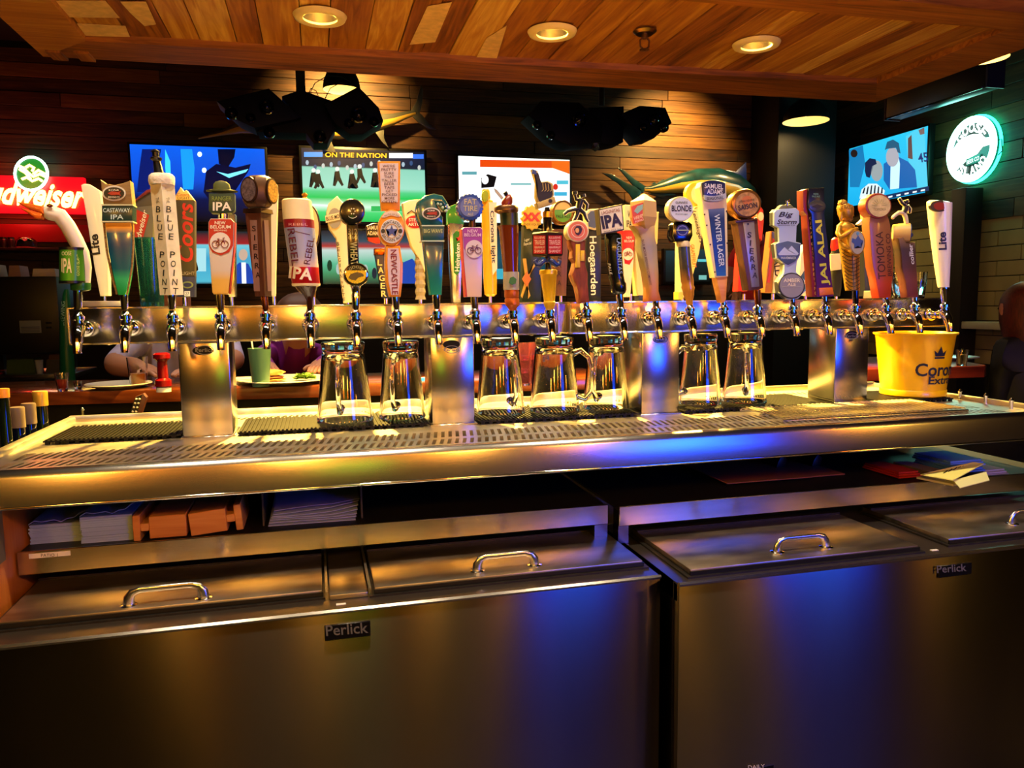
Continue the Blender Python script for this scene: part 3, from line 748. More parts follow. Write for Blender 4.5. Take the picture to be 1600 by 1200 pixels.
prism('fish_emblem', [(168, 302), (174, 299), (184, 300), (189, 298), (187, 302), (189, 306), (183, 304), (174, 305)], F0-.0036, .0006, M('#a83226'), h)
T('KONA', (178, 297), 16, 3.5, WHITE, h, SY(F0-.003)); T('BREWING CO', (178, 308), 18, 2.8, WHITE, h, SY(F0-.003))
T('CASTAWAY', (182, 328.5), 42, 6.5, M('#b8d8d8'), h, SY(F0-.002), bold=.01); T('IPA', (183, 339), 20, 7.5, M('#b8d8d8'), h, SY(F0-.002), bold=.015)
ferrule(h, 194, 461, 195, 484, 6.5, 5)

# 3 white square lighthouse
h = H(2, 'tall white square lighthouse handle with lettering on two faces and black lantern')
LHW = add_noise(mat('lighthouse_white', '#dcd6c2', .6), 60, .1, bump=.2)
rows = [(253.5, 286, 18.5), (254, 292, 17.5), (268.5, 461, 17)]
lathe_px('tower', rows, 0, LHW, h, 4, 4, smooth=None)
lathe_px('cornice', [(252.5, 272, 15), (252.5, 276, 19), (252.5, 283, 19.5), (253, 289, 18.5)], 0, add_noise(mat('plaster', '#e4dece', .7), 120, .15, bump=.6), h, 14, smooth=60)
lathe_px('lantern', [(249, 274, 9), (248, 268, 7), (245, 252, 5.5), (244, 249, 8.5), (244, 246.5, 8.5), (243.5, 245, 5), (243, 238, 5), (242.5, 237, 7), (242, 233, 2)], 0, BLACK, h, 14)
for (s_, nn), xb in zip(SQ(rows[1:], 0, 4), (245, 261.5)):
    for j, chx in enumerate('BLUE POINT'):
        if chx == ' ': continue
        yy = 327+j*14.2; xx = xb+(yy-300)*.083
        T(chx, (xx, yy), 8 if xb > 250 else 7, 10, M('#2a2a30'), h, s_, ang=-4, bold=.01)
    T('THE', (xb+.8, 313), 9, 5, M('#2a2a30'), h, s_, ang=-82)
ferrule(h, 268.5, 461, 269, 484, 6.5, 5)

# 4 ranger hat
h = H(3, 'olive ranger hat over a dark sign and red bicycle panel')
OLV = mat('olive_felt', '#4c5420', .7)
lathe_px('hat', [(347, 301, 12), (347, 300, 23), (347, 298, 23.5), (347, 296, 13), (346, 288, 12), (345, 284, 8), (345, 282.5, 2)], 0, OLV, h, 24, sy=.55)
prism('sign_block', [(326, 302), (366, 302), (366.5, 328), (362, 333), (330, 333), (326, 329)], F0, .024, M('#28402e', .4), h, .0015)
T('RANGER', (346.5, 310), 31, 6.5, M('#6e8a3e'), h, SY(F0), bold=.008); T('IPA', (347, 322.5), 29, 13.5, WHITE, h, SY(F0), bold=.02)
lathe_px('neck', [(349, 332, 8), (349, 342, 8)], 0, CHROME, h, 12)
z0, z1 = zc(345, 460), zc(345, 345)
FADE = grad('white_to_amber_fade', [(0, '#e8b84a'), (.2, '#e2b656'), (.33, '#d0c6b8'), (1, '#cfccc8')], z0, z1, .35, coat=.3)  # amber towards the foot, pale grey above
prism('body', [(325.5, 347), (329, 341.5), (361, 341.5), (366, 347), (365, 385), (357, 458), (355, 460), (334, 460), (331.5, 457), (326, 385)], F0, .026, [FADE], h, .002)
prism('red_panel', [(326.2, 347), (329.5, 342.3), (360, 342.3), (365, 347), (364.2, 384), (358, 394), (345, 399), (332, 394), (326.6, 384)], F0-.0008, .0008, M(RED, .35), h)
prism('red_side', [(366.5, 347), (367.5, 347), (366, 390), (358.6, 459), (357.8, 459), (365.4, 386)], F0+.001, .024, M(RED, .35), h)
T('NEW', (344, 348), 17, 5, WHITE, h, SY(F0-.0009), bold=.012); T('BELGIUM', (344.5, 354.5), 32, 5, WHITE, h, SY(F0-.0009), bold=.012); T('BREWING', (344.5, 360), 20, 2.6, WHITE, h, SY(F0-.0009))
disc('round_badge', 344, 379, 16, 16, F0-.0014, .0006, M('#d8d4ce'), h); bike(h, 344, 379, 14, M(DRED), F0-.0022)
ferrule(h, 344, 460, 345, 485, 6.5, 5, mat('brass_ferrule', '#a89058', .25, 1))

# 5 barrel on a square post
h = H(4, 'brown square post handle with a wooden barrel head and stacked lettering')
SIEW = wood('walnut_post', ['#2c1710', '#4e2c1c', '#6a3e28'], 'z', .4, 30, .15)
rows = [(403.5, 334, 19.5), (411.5, 463, 12.5)]
lathe_px('post', rows, 0, SIEW, h, 4, 14, smooth=None)
lathe_px('top_plate', [(403, 327, 22), (403.5, 334, 23)], 0, mat('dark_bronze', '#54392a', .35, .8), h, 4, 14, smooth=None)
lathe_px('barrel', [(404, 276, 15), (404, 279, 20), (404, 287, 24), (404, 300, 25.5), (404, 313, 24), (404, 321, 20), (404, 325, 16)], 0, mat('barrel_bronze', '#5a4028', .4, .5), h, 8, 14+22.5, smooth=25)
kx = K(404, 300, 0); c0 = P(404, 300, 0)
for (s_, n_), col in zip(SQ(rows, 0, 14), ('#7a686c', '#c8902e')):
    n_ = Vector((n_.x, n_.y, 0)).normalized(); u_ = n_.cross(Vector((0, 0, 1)))
    for nm, r_, d0, d1, m_ in (('barrel_head', 18, 22.5, 25.6, mat('dark_bronze', '#54392a', .35, .8)), ('barrel_face', 15.5, 25.6, 26.2, add_noise(M(col, .35, metal=.5), 260, .5))):
        bm = B(); bm_loft(bm, [[c0+n_*d*kx+(u_*.82*math.cos(t*math.pi/14)+Vector((0, 0, 1.1*math.sin(t*math.pi/14))))*r_*kx for t in range(28)] for d in (d0, d1)]); finish(nm, bm, m_, h, 40)
for (s_, n_), xb, wl in zip(SQ(rows, 0, 14), (396, 415.5), (7, 4.5)):
    bm = B(); bm_prism(bm, [s_(*q)+n_*.0002 for q in ((xb-wl*.75, 344), (xb+wl*.75, 344), (xb+wl*.75+5, 455), (xb-wl*.55+5, 455))], n_*.0006); finish('letter_plate', bm, M('#8a6a62', .4), h)
    for j, ch_ in enumerate('SIERRA'): T(ch_, (xb+.6+j*(1.25 if xb < 400 else .6), 357+j*14.5), wl, 8.5, M('#1c1210'), h, s_, bold=.01, off=.0014)
ferrule(h, 413, 462, 415, 485, 5.5, 5, COPPER)

# 6 tilted beer can with foam
h = H(5, 'tilted red, white and grey can-shaped handle with a cream foam top')
lathe_px('foam', [(463.5, 312, 20), (463.5, 314, 22.5), (466.5, 344, 23.5)], 0, add_noise(mat('foam_cream', '#e6d6a8', .6), 30, .06), h, 24)
CANZ = [(466.6, 344, 23.4, RED), (467.6, 356, 23.2, None), (475.8, 421, 21.8, None), (478.2, 443, 21.2, None)]
lathe_px('red_band', [(466.6, 344, 23.4), (467.9, 357, 23.2)], 0, M('#8c1a26', .3), h, 24)
lathe_px('grey_label', [(467.9, 357, 23.2), (475.2, 418, 22)], 0, grad('can_label', [(0, '#d8b8b0'), (.3, '#9aa0c4'), (1, '#8c90b8')], zc(470, 418), zc(470, 357), .3), h, 24)
lathe_px('red_foot', [(475.2, 418, 22), (478.2, 443, 21.2), (478.3, 446, 19)], 0, M('#b8141c', .3), h, 24)
lathe_px('can_base_rim', [(478.2, 443, 21.8), (478.4, 446.5, 21.4), (478.5, 447.5, 18)], 0, CREAM, h, 24)
sf = SL([(466.6, 344, 23.4), (467.9, 357, 23.2), (475.2, 418, 22), (478.2, 443, 21.2)], 0); ink = M('#5a1020')
T('REBEL', (458, 386), 58, 11, ink, h, sf, ang=-83, off=.002); T('REBEL', (483, 392), 42, 10, ink, h, sf, ang=80, off=.002)
T('IPA', (470, 427), 37, 19, M('#f0e6d0'), h, sf, ang=-6, bold=.03, off=.003); T('REBEL', (466, 350.5), 30, 4, M('#d8a0a0'), h, sf, off=.001)
tube_px('label_frame', [(461+k*2.6, 361+k*.65) for k in range(10)], 0, .5, ink, h, 5, surf=sf)
lathe_px('glass_funnel', [(478.5, 447, 18), (480, 454, 14), (482.5, 462, 8), (484, 470, 5), (484, 484, 4.5)], 0, mat('brown_glass', '#3a1c08', .1, coat=.6), h, 18)

# 7 black ball and chrome medallion
h = H(6, 'black handle with round head, vertical lettering and gilt goose medallion')
disc('round_head', 550.5, 330.5, 20, 20.5, -.016, .030, mat('gloss_black', '#0c0f0c', .25, coat=.5), h, .004)
for a in range(6): disc('star_dot', 551+3.6*math.cos(a*1.05), 330+4.5*math.sin(a*1.05), 1, 1.1, -.0165, .0006, M('#d8d8b0'), h, n=10)
tube_px('smile_line', ell(551, 333, 8, 8, 8, 215, 325), -.0166, .4, M('#d8d8c8'), h, 5)
prism('shaft', [(541.5, 347), (559, 347), (561, 418), (545, 418)], -.008, .018, mat('gloss_black', '#0c0f0c', .25), h, .0015)
ol = M('#b0a868')
T('312', (551, 362), 14, 9.5, ol, h, SY(-.008), bold=.01); T('URBAN', (551.5, 371.5), 14, 4, ol, h, SY(-.008)); T('WHEAT', (553, 396), 36, 11, ol, h, SY(-.008), ang=-90+2, bold=.008)
disc('medallion_rim', 556.5, 429, 20, 19, -.012, .022, CHROME, h, .004)
disc('medallion', 556.5, 429, 16, 14, -.014, .003, mat('medal_gold', '#d8b850', .25, .8), h)
prism('medallion_top', ell(556.5, 429, 17, 15.5, 14, 25, 155), -.0145, .001, M('#10100c', .3), h)
T('GOOSE', (556.5, 432), 24, 4, ol, h, SY(-.0146), arc=(15, 1))
prism('goose_emblem', [(544, 434), (548, 428), (558, 425), (566, 427), (569, 431), (560, 433), (556, 438), (549, 437)], -.0146, .0006, M('#5a4a1c'), h)
lathe_px('neck', [(556, 445, 10), (556, 451, 7), (556, 458, 6), (556, 461, 7), (556, 484, 5)], 0, CHROME, h, 14)

# 8 tall sign and star shield
h = H(7, 'tallest handle, white notice board above an orange star shield')
ORN = mat('orange_gold', '#d8861c', .35, coat=.3)
prism('board_frame', [(590, 252), (625.5, 252), (625, 328), (596, 328)], -.008, .018, ORN, h, .001)
prism('notice', [(593, 255), (622.5, 255), (621.5, 316), (596, 316)], -.0088, .001, M('#cdbcc0'), h)
for j, ln in enumerate("WE'RE,PRETTY,SURE,THAT,TALLER,BEER,TAPS,GET,PICKED,MORE,OFTEN.".split(',')):
    T(ln, (607.5+j*.15, 259.3+j*5.6), len(ln)*3.9, 4, M('#4a1c28'), h, SY(-.0089), bold=.008)
prism('shield_frame', ell(612, 356, 20.5, 29, 30), -.014, .028, ORN, h, .003)
prism('motto_plaque', [(596, 340), (601, 332), (611, 329), (621, 331), (627, 338), (622, 339), (611, 336.5), (601, 340)], -.0148, .0012, M('#d8c4b8'), h)
T('The One and Only', (612, 352), 24, 3.6, M('#5a3030'), h, SY(-.0151), arc=(17.5, 1))
disc('round_badge', 612, 361, 17.5, 19, -.0148, .001, M('#c9ccd0'), h)
T('NEWCASTLE', (612, 361), 34, 4.6, M('#3a1a1a'), h, SY(-.0149), arc=(14.5, 1), bold=.01); T('BROWN ALE', (612, 361), 34, 4.6, M('#3a1a1a'), h, SY(-.0149), arc=(14.5, -1), bold=.01)
for sx in (-1, 1): disc('side_spot', 612+sx*13.5, 361, 3.4, 3.6, -.0153, .0006, M('#2a2a26'), h, n=14)
ring('star_ring', 612, 361, 10.5, 11.5, 1.2, -.0153, .0008, M('#b08a4a'), h)
st = []
for k in range(10): r_ = 9.5 if k % 2 == 0 else 3.8; a = R(90+36*k); st.append((612+r_*math.cos(a), 361-r_*1.05*math.sin(a)))
prism('blue_star', st, -.0158, .001, M('#1f3f8c', .3), h)
prism('waist', [(603, 384), (625, 384), (629.5, 412), (629, 440), (626, 464), (609, 464), (603.5, 440), (602, 412)], -.012, .024, ORN, h, .002)
prism('waist_label', [(606, 388), (622.5, 388), (625.5, 412), (624.5, 440), (622.5, 461), (611.5, 461), (607, 440), (605.5, 412)], -.0128, .001, M('#c8b4c4'), h)
T('NEWCASTLE', (616, 425), 70, 9.5, M('#7a1428'), h, SY(-.0129), ang=-88, bold=.012)
ferrule(h, 618, 464, 619.5, 484, 6, 5)

# 9 curling wave
h = H(8, 'teal handle with a curling ocean wave crest on top')
WAVE = mat('wave_teal', '#1c5658', .25, coat=.6); add_noise(WAVE, 60, .35, (1, 1, 1))
prism('wave_crest', [(651.6, 325), (654.4, 313.5), (664.3, 305), (678.5, 301.6), (692.6, 305), (701, 317.7), (699.7, 329), (695, 328.6), (688.4, 320), (683, 319), (686, 330.5), (693, 339), (693, 352), (658.6, 352), (653, 339)], -.018, .034, WAVE, h, .006)
for pt in ((698, 321), (701, 325), (697, 329), (692, 324), (689, 319), (684, 318)): lathe_px('foam_curl', [(pt[0], pt[1]-3, .5), (pt[0], pt[1]-1.5, 2.6), (pt[0], pt[1]+.8, 2.8), (pt[0], pt[1]+3, .5)], -.014, M('#b8d0c0', .3), h, 10)
disc('oval_badge', 674, 333.5, 14.5, 9.5, -.020, .003, M('#c8ccc4'), h); disc('oval_field', 674, 333.5, 12.5, 7.5, -.0206, .001, M('#1c1c1c'), h)
prism('fish_emblem', [(666, 333.5), (671, 331.5), (679, 332), (683, 330.5), (681, 333.5), (683, 336.5), (678, 335), (671, 335.5)], -.0212, .0006, M('#a83226'), h)
T('KONA', (674, 329), 11, 2.6, WHITE, h, SY(-.0207)); T('BREWING CO', (674, 338), 13, 2.2, WHITE, h, SY(-.0207))
prism('name_band', [(658.6, 352), (694.5, 352), (693.5, 377), (661, 377)], -.016, .030, M('#1a4a4c', .3), h, .002)
for y in (351.5, 375.5): prism('band_edge', [(658.6, y), (694.5, y), (694.5, y+2), (659, y+2)], -.0168, .032, M('#a8c0b0', .3), h)
T('BIG WAVE', (677, 361), 29, 6, M('#a8b87a'), h, SY(-.016), bold=.008)
prism('body', [(662, 377), (694, 377), (692.5, 420), (690.5, 461), (673, 461), (667, 420)], -.014, .026, grad('deep_water', [(0, '#2a9a7a'), (.25, '#1a7a6a'), (.6, '#11505c'), (1, '#0f3e52')], zc(680, 461), zc(680, 377), .25, coat=.5), h, .003)
ferrule(h, 681.5, 461, 682.5, 485, 6.5, 5)

# 10 bottle cap
h = H(9, 'blue crimped bottle-cap head above a purple and pale bicycle panel')
cap = [(734.6+(21.5 if k % 2 else 19.8)*math.cos(k*math.pi/21), 323.4+(21.8 if k % 2 else 20)*math.sin(k*math.pi/21)) for k in range(42)]
prism('bottle_cap', cap, -.016, .014, M('#1c3f8c', .3, coat=.4), h, .0015)
disc('cap_face', 734.6, 323.4, 15.5, 15.5, -.0168, .001, M('#2a55a8', .3), h)
for tx, yy, L_, hh in (('FAT', 315, 19, 8.5), ('TIRE', 325.5, 22, 8.5), ('ALE', 334.5, 9, 4)): T(tx, (735, yy), L_, hh, M('#a8a88c'), h, SY(-.0169), bold=.015)
lathe_px('neck', [(738, 342, 5), (738, 357, 5)], -.004, mat('dark_bronze', '#54392a', .35, .8), h, 12)
z0, z1 = zc(740, 464), zc(740, 355)
prism('body', [(722, 358), (725, 355), (751, 355), (754, 358), (753.5, 410), (752.7, 464), (730, 464), (725, 410)], -.013, .026, grad('violet_fade', [(0, '#e6c8b0'), (.25, '#e2c2c0'), (.5, '#c0a8cc'), (.62, '#a890c8'), (1, '#9a90b8')], z0, z1, .35, coat=.3), h, .0015)
prism('violet_panel', [(722.8, 358.5), (725.5, 356), (750.5, 356), (753.2, 358.5), (753, 388), (748, 399), (741, 401.5), (732, 397), (725, 388)], -.0138, .0008, M('#8a2a9a', .35), h)
prism('red_side', [(721, 358), (722, 358), (730, 464), (728, 464), (724, 412)], -.012, .024, M(RED), h)
T('NEW', (738.5, 361), 16, 5, M('#d8b8d8'), h, SY(-.0139), bold=.01); T('BELGIUM', (738.5, 367), 26, 5, M('#d8b8d8'), h, SY(-.0139), bold=.01)
disc('round_badge', 741, 389, 13.5, 14, -.0144, .0006, M('#c8bcc8'), h); bike(h, 741, 389, 12, M('#5a1a5a'), -.0152)
ferrule(h, 741, 464, 742.3, 485, 6, 5, mat('brass_ferrule', '#a89058', .25, 1))

# 11 brown bottle with bee
h = H(10, 'amber brown handle with a bee on its cap and copper foot')
lathe_px('cap', [(791, 322, 17), (791, 325, 19), (791, 330, 19), (793, 334, 15)], 0, BRONZE, h, 16)
lathe_px('bee_body', [(795, 304, 3), (794, 309, 7), (792, 317, 9), (791, 323, 7)], 0, M('#7a2418', .3), h, 14); lathe_px('bee_head', [(791, 299, 1), (790, 302, 4), (791, 306, 3)], 0, BLACK, h, 10)
prism('wing', [(784, 312), (774, 300), (772, 294), (777, 297), (787, 309)], -.004, .002, M('#9a9a96', .3), h, 0)
lathe_px('label_block', [(795, 333, 14.5), (796, 353, 14)], 0, M('#24301c', .3), h, 16)
lathe_px('body', [(794, 353, 16.5), (795, 358, 15.5), (798, 427, 11.5)], 0, mat('amber_glass_body', '#6a2c10', .12, coat=.7), h, 20)
lathe_px('paper_band', [(798.5, 425, 12.5), (799, 453, 12.5)], 0, M('#a09a88', .35), h, 20)
prism('leaf_emblem', [(795, 442), (797, 434), (802, 432), (807, 436), (806, 443), (800, 445)], -.0175, .001, M('#2f6a24'), h)
lathe_px('copper_foot', [(799, 453, 11), (799.5, 456, 11.5), (799.5, 464, 11.5), (800, 466, 10.5), (800, 468, 11.5), (800.5, 476, 11.5), (800.5, 480, 8), (801, 485, 5)], 0, mat('copper_paint', '#b85a1c', .35, .3), h, 20)

# 12 foam finger stack
h = H(11, 'foam finger over a red lantern, blue moustache and yellow cup')
TAN = mat('tan_foam', '#b39a5a', .6)
hand = [(832, 264), (840, 267), (844, 280), (846, 284), (856, 282.7), (864, 287), (866, 304), (864, 309), (850.7, 321), (841, 316), (838, 307), (839, 285)]
prism('foam_hand', hand, -.012, .016, TAN, h, .001)
cxm, cym = 849, 298
prism('hand_black', [(cxm+(x-cxm)*.86, cym+(y-cym)*.88) for x, y in hand], -.0128, .001, M('#15140f', .5), h)
for k in range(4): tube_px('finger_line', [(848+k*4.3, 286+k*.6), (849+k*4.3, 296+k*.4), (846.5+k*4.3, 299)], -.0132, .6, TAN, h, 5)
prism('fingertip', [(832, 264.5), (838, 266.5), (838.5, 273), (831, 271)], -.0134, .002, M('#28407a'), h)
prism('cuff', [(838.7, 317), (866.7, 306.7), (869.3, 317), (841.3, 326)], -.014, .020, TAN, h, .0015)
disc('cuff_mark', 860, 314, 3.2, 3, -.0146, .0008, M('#15140f'), h, n=14)
lathe_px('bottle', [(855, 324, 3.5), (855, 328, 4), (855.5, 332, 7), (855.5, 362, 7)], 0, mat('dark_bottle', '#120d08', .12, coat=.6), h, 16)
lathe_px('gold_collar', [(855.5, 331, 7.6), (855.5, 340, 7.6)], 0, GOLD, h, 16)
lathe_px('lantern', [(855.5, 363, 22), (855.5, 365, 24), (855.5, 398, 24), (855.5, 401, 22)], 0, mat('lantern_frame', '#2a1512', .4), h, 4, 72, smooth=None)
for (s_, nrm), (x0, x1) in zip(SQ([(855.5, 365, 24), (855.5, 398, 24)], 0, 72), ((834, 852.5), (856.5, 877.5))):
    bm = B(); bm_prism(bm, [s_(x, y)+nrm*.0002 for x, y in ((x0, 368), (x1, 368), (x1, 396.5), (x0, 396.5))], nrm*.0006); finish('red_label', bm, M('#b81826', .4), h)
    cx_ = (x0+x1)/2; wl = x1-x0
    for tx, yy, hh in (('ILLUSIVE', 371.3, 3.5), ('TRAVELER', 378.7, 7.5), ('GRAPEFRUIT', 386.5, 3.5), ('SHANDY', 392.5, 4.5)): T(tx, (cx_, yy), wl*.86, hh, M('#e8c8b8'), h, s_, off=.0016, bold=.01)
bm = B(); s_ = SY(-.018)
for sx in (-1, 1): bm_tube(bm, [s_(855.5+sx*a, b) for a, b in ((0, 409), (4, 407), (9, 410), (13, 414), (18, 413), (20, 408), (17, 405.5), (15, 408))], [.0018, .0055, .0062, .0055, .0045, .003, .002, .001], 10)
finish('moustache', bm, M('#1c2f66', .3, coat=.5), h, 60)
lathe_px('stem', [(855.5, 400, 4), (856, 424, 4)], 0, BLACK, h, 10)
lathe_px('yellow_cup', [(856.7, 421.5, 12), (856.7, 422.5, 14), (856.7, 428.5, 14.2), (857, 430, 12.8), (858.5, 471, 8.6), (858.5, 472, 9.6), (858.7, 478, 8.4), (858.8, 484, 5)], 0, M('#e2b810', .35, coat=.3), h, 20)

# 13 tree branch with runner
def figure_px(name, pts, f): return [f(x, y) for x, y in pts]
h = H(12, 'rough branch handle with orange badge and running footballer on top')
g = lambda x, y: (840+x/3.75, 240+y/3.75)
def sports_figure(limbs, Y, k, edge, ink, parent):
    for nm, grow, dd, m_ in (('figure_edge', 1.15, .0, edge), ('figure', 0, -.0035, ink)):
        bm = B()
        for pts, rr in limbs: bm_tube(bm, [P(x, y, Y+dd) for x, y in pts], [(r+grow)*k for r in rr], 8)
        finish(nm, bm, m_, parent, 60)
sports_figure([([g(218, 222), g(219, 238)], [3.4, 3.4]), ([g(262, 240), g(266, 256)], [4.2, 4.2]), ([g(256, 268), g(244, 300), g(240, 325)], [4.6, 4.4, 3.8]), ([g(252, 272), g(226, 270), g(218, 242)], [2.4, 2.2, 1.7]), ([g(268, 274), g(290, 300), g(284, 335)], [2.4, 2.2, 1.6]), ([g(240, 325), g(205, 328), g(176, 338), g(156, 356)], [3.4, 2.8, 2.2, 1.7]), ([g(244, 325), g(272, 350), g(282, 380), g(296, 400)], [3.4, 2.8, 2.2, 1.6]), ([g(240, 330), g(225, 372), g(212, 396)], [3, 2.6, 2.2])], 0, K(900, 320, 0), M('#d8d2bc'), M('#0c0c0e', .4), h)
disc('badge_rim', 903, 361, 17.5, 17.5, -.012, .020, CREAM, h, .002)
disc('badge', 903, 361, 15, 15, -.0128, .001, M('#c8641c', .35), h); ring('badge_ring', 903, 361, 10.5, 10.5, .8, -.0132, .0006, CREAM, h)
prism('head_emblem', [(897, 358), (901, 353), (907, 353), (910, 358), (908, 364), (904, 368), (900, 366)], -.0134, .0006, M('#2a1408'), h); disc('face_emblem', 902, 360, 3, 4, -.014, .0006, M('#d8a05a'), h, n=12)
BARK = add_noise(mat('branch_red', '#7a3216', .6), 90, .45, (1, 1, .25), bump=.8)
prism('branch', [g(*p) for p in ((190, 505), (285, 505), (282, 560), (286, 600), (283, 650), (297, 700), (297, 760), (306, 872), (250, 876), (243, 830), (232, 780), (214, 745), (203, 710), (215, 672), (222, 640), (204, 612), (210, 570), (196, 540))], -.010, .024, BARK, h, .004)
for q in ((224, 530, 250, 668), (252, 568, 276, 630)):
    a, b = g(q[0], q[1]), g(q[2], q[3]); prism('yellow_plaque', rect(a[0], a[1], b[0], b[1]), -.0115, .003, M('#d8b024', .4), h, .0008)
ferrule(h, 915.5, 472, 916.5, 482, 4.5, 4.5)

# 14 black tower with tilted sign
h = H(13, 'black gloss handle with a tilted white sign in heavy black lettering')
qd = [(934.7, 326.7), (972.5, 318.5), (975.8, 359.5), (938.7, 367)]
prism('sign', qd, -.018, .022, M('#3a3020', .4), h, .001)
cxq = sum(p[0] for p in qd)/4; cyq = sum(p[1] for p in qd)/4
prism('sign_face', [(cxq+(x-cxq)*.9, cyq+(y-cyq)*.9) for x, y in qd], -.0188, .001, M('#d8d0b8', .5), h)
T('LAGUNITAS', (954, 330.3), 29, 5, M('#7a3020'), h, SY(-.0189), ang=11, bold=.01); T('IPA', (955.5, 345), 32, 21, M('#15130f'), h, SY(-.0189), ang=11, bold=.045); T('INDIA PALE ALE', (957, 359.6), 27, 2.6, M('#4a4030'), h, SY(-.0189), ang=11)
lathe_px('body', [(958, 365, 11), (958, 369, 13.5), (959, 395, 13), (962, 430, 12.5), (965, 440, 11.5), (966, 443, 12.5), (966.5, 453, 12.5), (966.5, 457, 11), (967, 460, 8)], 0, mat('gloss_black', '#0c0f0c', .25), h, 20)
T('LAGUNITAS', (968, 400), 56, 6.5, M('#8aa0c0'), h, SC(P(961, 400, 0).x, 0, .0166), ang=-87, bold=.012); T('INDIA PALE', (951, 408), 44, 4, M('#b8b8b0'), h, SC(P(961, 400, 0).x, 0, .0166), ang=-80, shear=.2)
ferrule(h, 968, 459, 970, 482, 6, 5)

# 15 carved seasonal handle
h = H(14, 'carved tan wooden handle with an orange label block and flared orange foot')
CARV = grad('carved_tan', [(0, '#b8641c'), (.18, '#b87a38'), (.5, '#a89468'), (.75, '#8c8474'), (1, '#b89a68')], zc(1010, 471), zc(1010, 356), .4)
prism('waist', [(990, 352), (1024.5, 352), (1025, 372), (1028, 384), (1029, 405), (1030.5, 427), (1030.5, 455), (1034.7, 470), (1012.5, 472), (1013.5, 453), (1010, 427), (1005, 405), (1001, 386), (1002, 373), (996, 360)], -.012, .026, CARV, h, .005)
lathe_px('label_block', [(1006, 303, 2), (1006, 307, 8), (1005, 315, 20), (1005, 340, 21), (1006, 352, 17), (1008, 358, 13)], 0, M('#c8a870', .45), h, 4, 70, smooth=None)
prism('orange_label', [(987, 322), (1008, 315), (1009.5, 343), (990, 350)], -.0215, .004, M('#c84a18', .4), h); prism('label_cloud', [(991, 330), (996, 322), (1005, 319), (1004, 327), (996, 334)], -.0222, .0006, M('#8ab0a0'), h)
T('HARVEST', (999.5, 338.5), 18, 5.5, M('#e8d0a0'), h, SY(-.022), ang=17, bold=.01); T('PUMPKIN', (1000, 344.5), 15, 3.4, M('#e8d0a0'), h, SY(-.022), ang=17)
T('BLUE MOON BREWING COMPANY', (1010.5, 410), 72, 3.8, M('#4a2c14'), h, SY(-.012), ang=-80, bold=.006)
ferrule(h, 1024.5, 470, 1025.3, 482, 5, 4.5)

# 16 round pale badge on dark block
h = H(15, 'gold-brown handle with a round pale badge over a dark chrome block')
disc('badge_rim', 1064, 326.5, 19.8, 19.8, -.014, .018, M('#b0a890', .35), h, .002); disc('badge', 1065, 327, 17.5, 17.8, -.0148, .001, M('#c0c8d6', .4), h)
T('GUINNESS', (1065, 316.5), 19, 3.8, M('#20242c'), h, SY(-.0149), bold=.008); T('BLONDE', (1065, 325.5), 31, 9.5, M('#14161c'), h, SY(-.0149), bold=.025); T('American Lager', (1065, 334.5), 20, 3.2, M('#20242c'), h, SY(-.0149), shear=.3)
prism('emblem_block', [(1053, 350), (1058, 346), (1077, 346), (1082, 350), (1083, 368), (1079, 377), (1055, 378), (1051, 368)], -.013, .026, mat('dark_chrome', (.10, .10, .10), .15, 1), h, .003)
disc('emblem', 1066.5, 360, 10, 9.5, -.0145, .002, M('#23241f', .3), h); ring('emblem_ring', 1066.5, 360, 8, 7.6, .8, -.0149, .0006, SILV, h); tube_px('emblem_bar', [(1057, 360), (1076, 360)], -.015, .9, SILV, h, 5)
lathe_px('collar', [(1067, 377, 10), (1067.5, 383, 11), (1068, 386, 10)], 0, CREAM, h, 16)
lathe_px('body', [(1068.5, 385, 9.3), (1071, 415, 9.6), (1074, 440, 10), (1074.5, 445, 9), (1075, 449, 10.5), (1075.5, 455, 9), (1076, 461, 8.5), (1077, 468, 6), (1077.5, 476, 5)], 0, grad('ale_fade', [(0, '#c88a2a'), (.3, '#b87c2c'), (.6, '#4a4034'), (1, '#2c3a52')], zc(1072, 470), zc(1072, 385), .2, coat=.6), h, 18)
T('Arthur Guinness', (1073, 415), 46, 5.5, M('#16120c'), h, SC(P(1071.5, 415, 0).x, 0, 9.8*K(1072, 415, 0)), ang=-80, shear=.4)

# 17 navy winter lager
h = H(16, 'long navy panel in a cream frame with curved navy head badge')
prism('frame', [(1093, 293), (1097, 284), (1134, 284), (1136, 313), (1138, 432), (1117, 434), (1099, 330), (1098, 318)], -.010, .022, CREAM, h, .0015)
prism('panel', [(1107, 327), (1132, 325), (1134.5, 431), (1120, 431)], -.0112, .0016, grad('navy_panel', [(0, '#1c5a8c'), (.2, '#123a5c'), (.85, '#12304a'), (1, '#5a6a88')], zc(1120, 431), zc(1120, 325), .3, coat=.4), h)
prism('head_badge', [(1098, 285.5), (1106, 282), (1115, 280.5), (1126, 282.5), (1133.5, 286), (1134, 305), (1126, 309.5), (1116.5, 311), (1107, 310.5), (1100, 307)], -.016, .010, M('#16204e', .3), h, .0015)
T('SAMUEL', (1115.5, 291), 29, 7.5, M('#d0d0d8'), h, SY(-.016), ang=-3, bold=.01); T('ADAMS', (1117, 299.5), 24, 8, M('#d0d0d8'), h, SY(-.016), ang=-3, bold=.01)
prism('ribbon', [(1100, 304.5), (1108, 306), (1117, 306), (1126, 304.5), (1134.5, 301.5), (1135, 309), (1126, 313), (1116.5, 314.5), (1107, 314), (1101, 312)], -.0175, .003, M('#9aa0ac', .4), h)
T('SEASONAL', (1117.5, 309.5), 27, 4.6, M('#22242c'), h, SY(-.0176), ang=4, bold=.012)
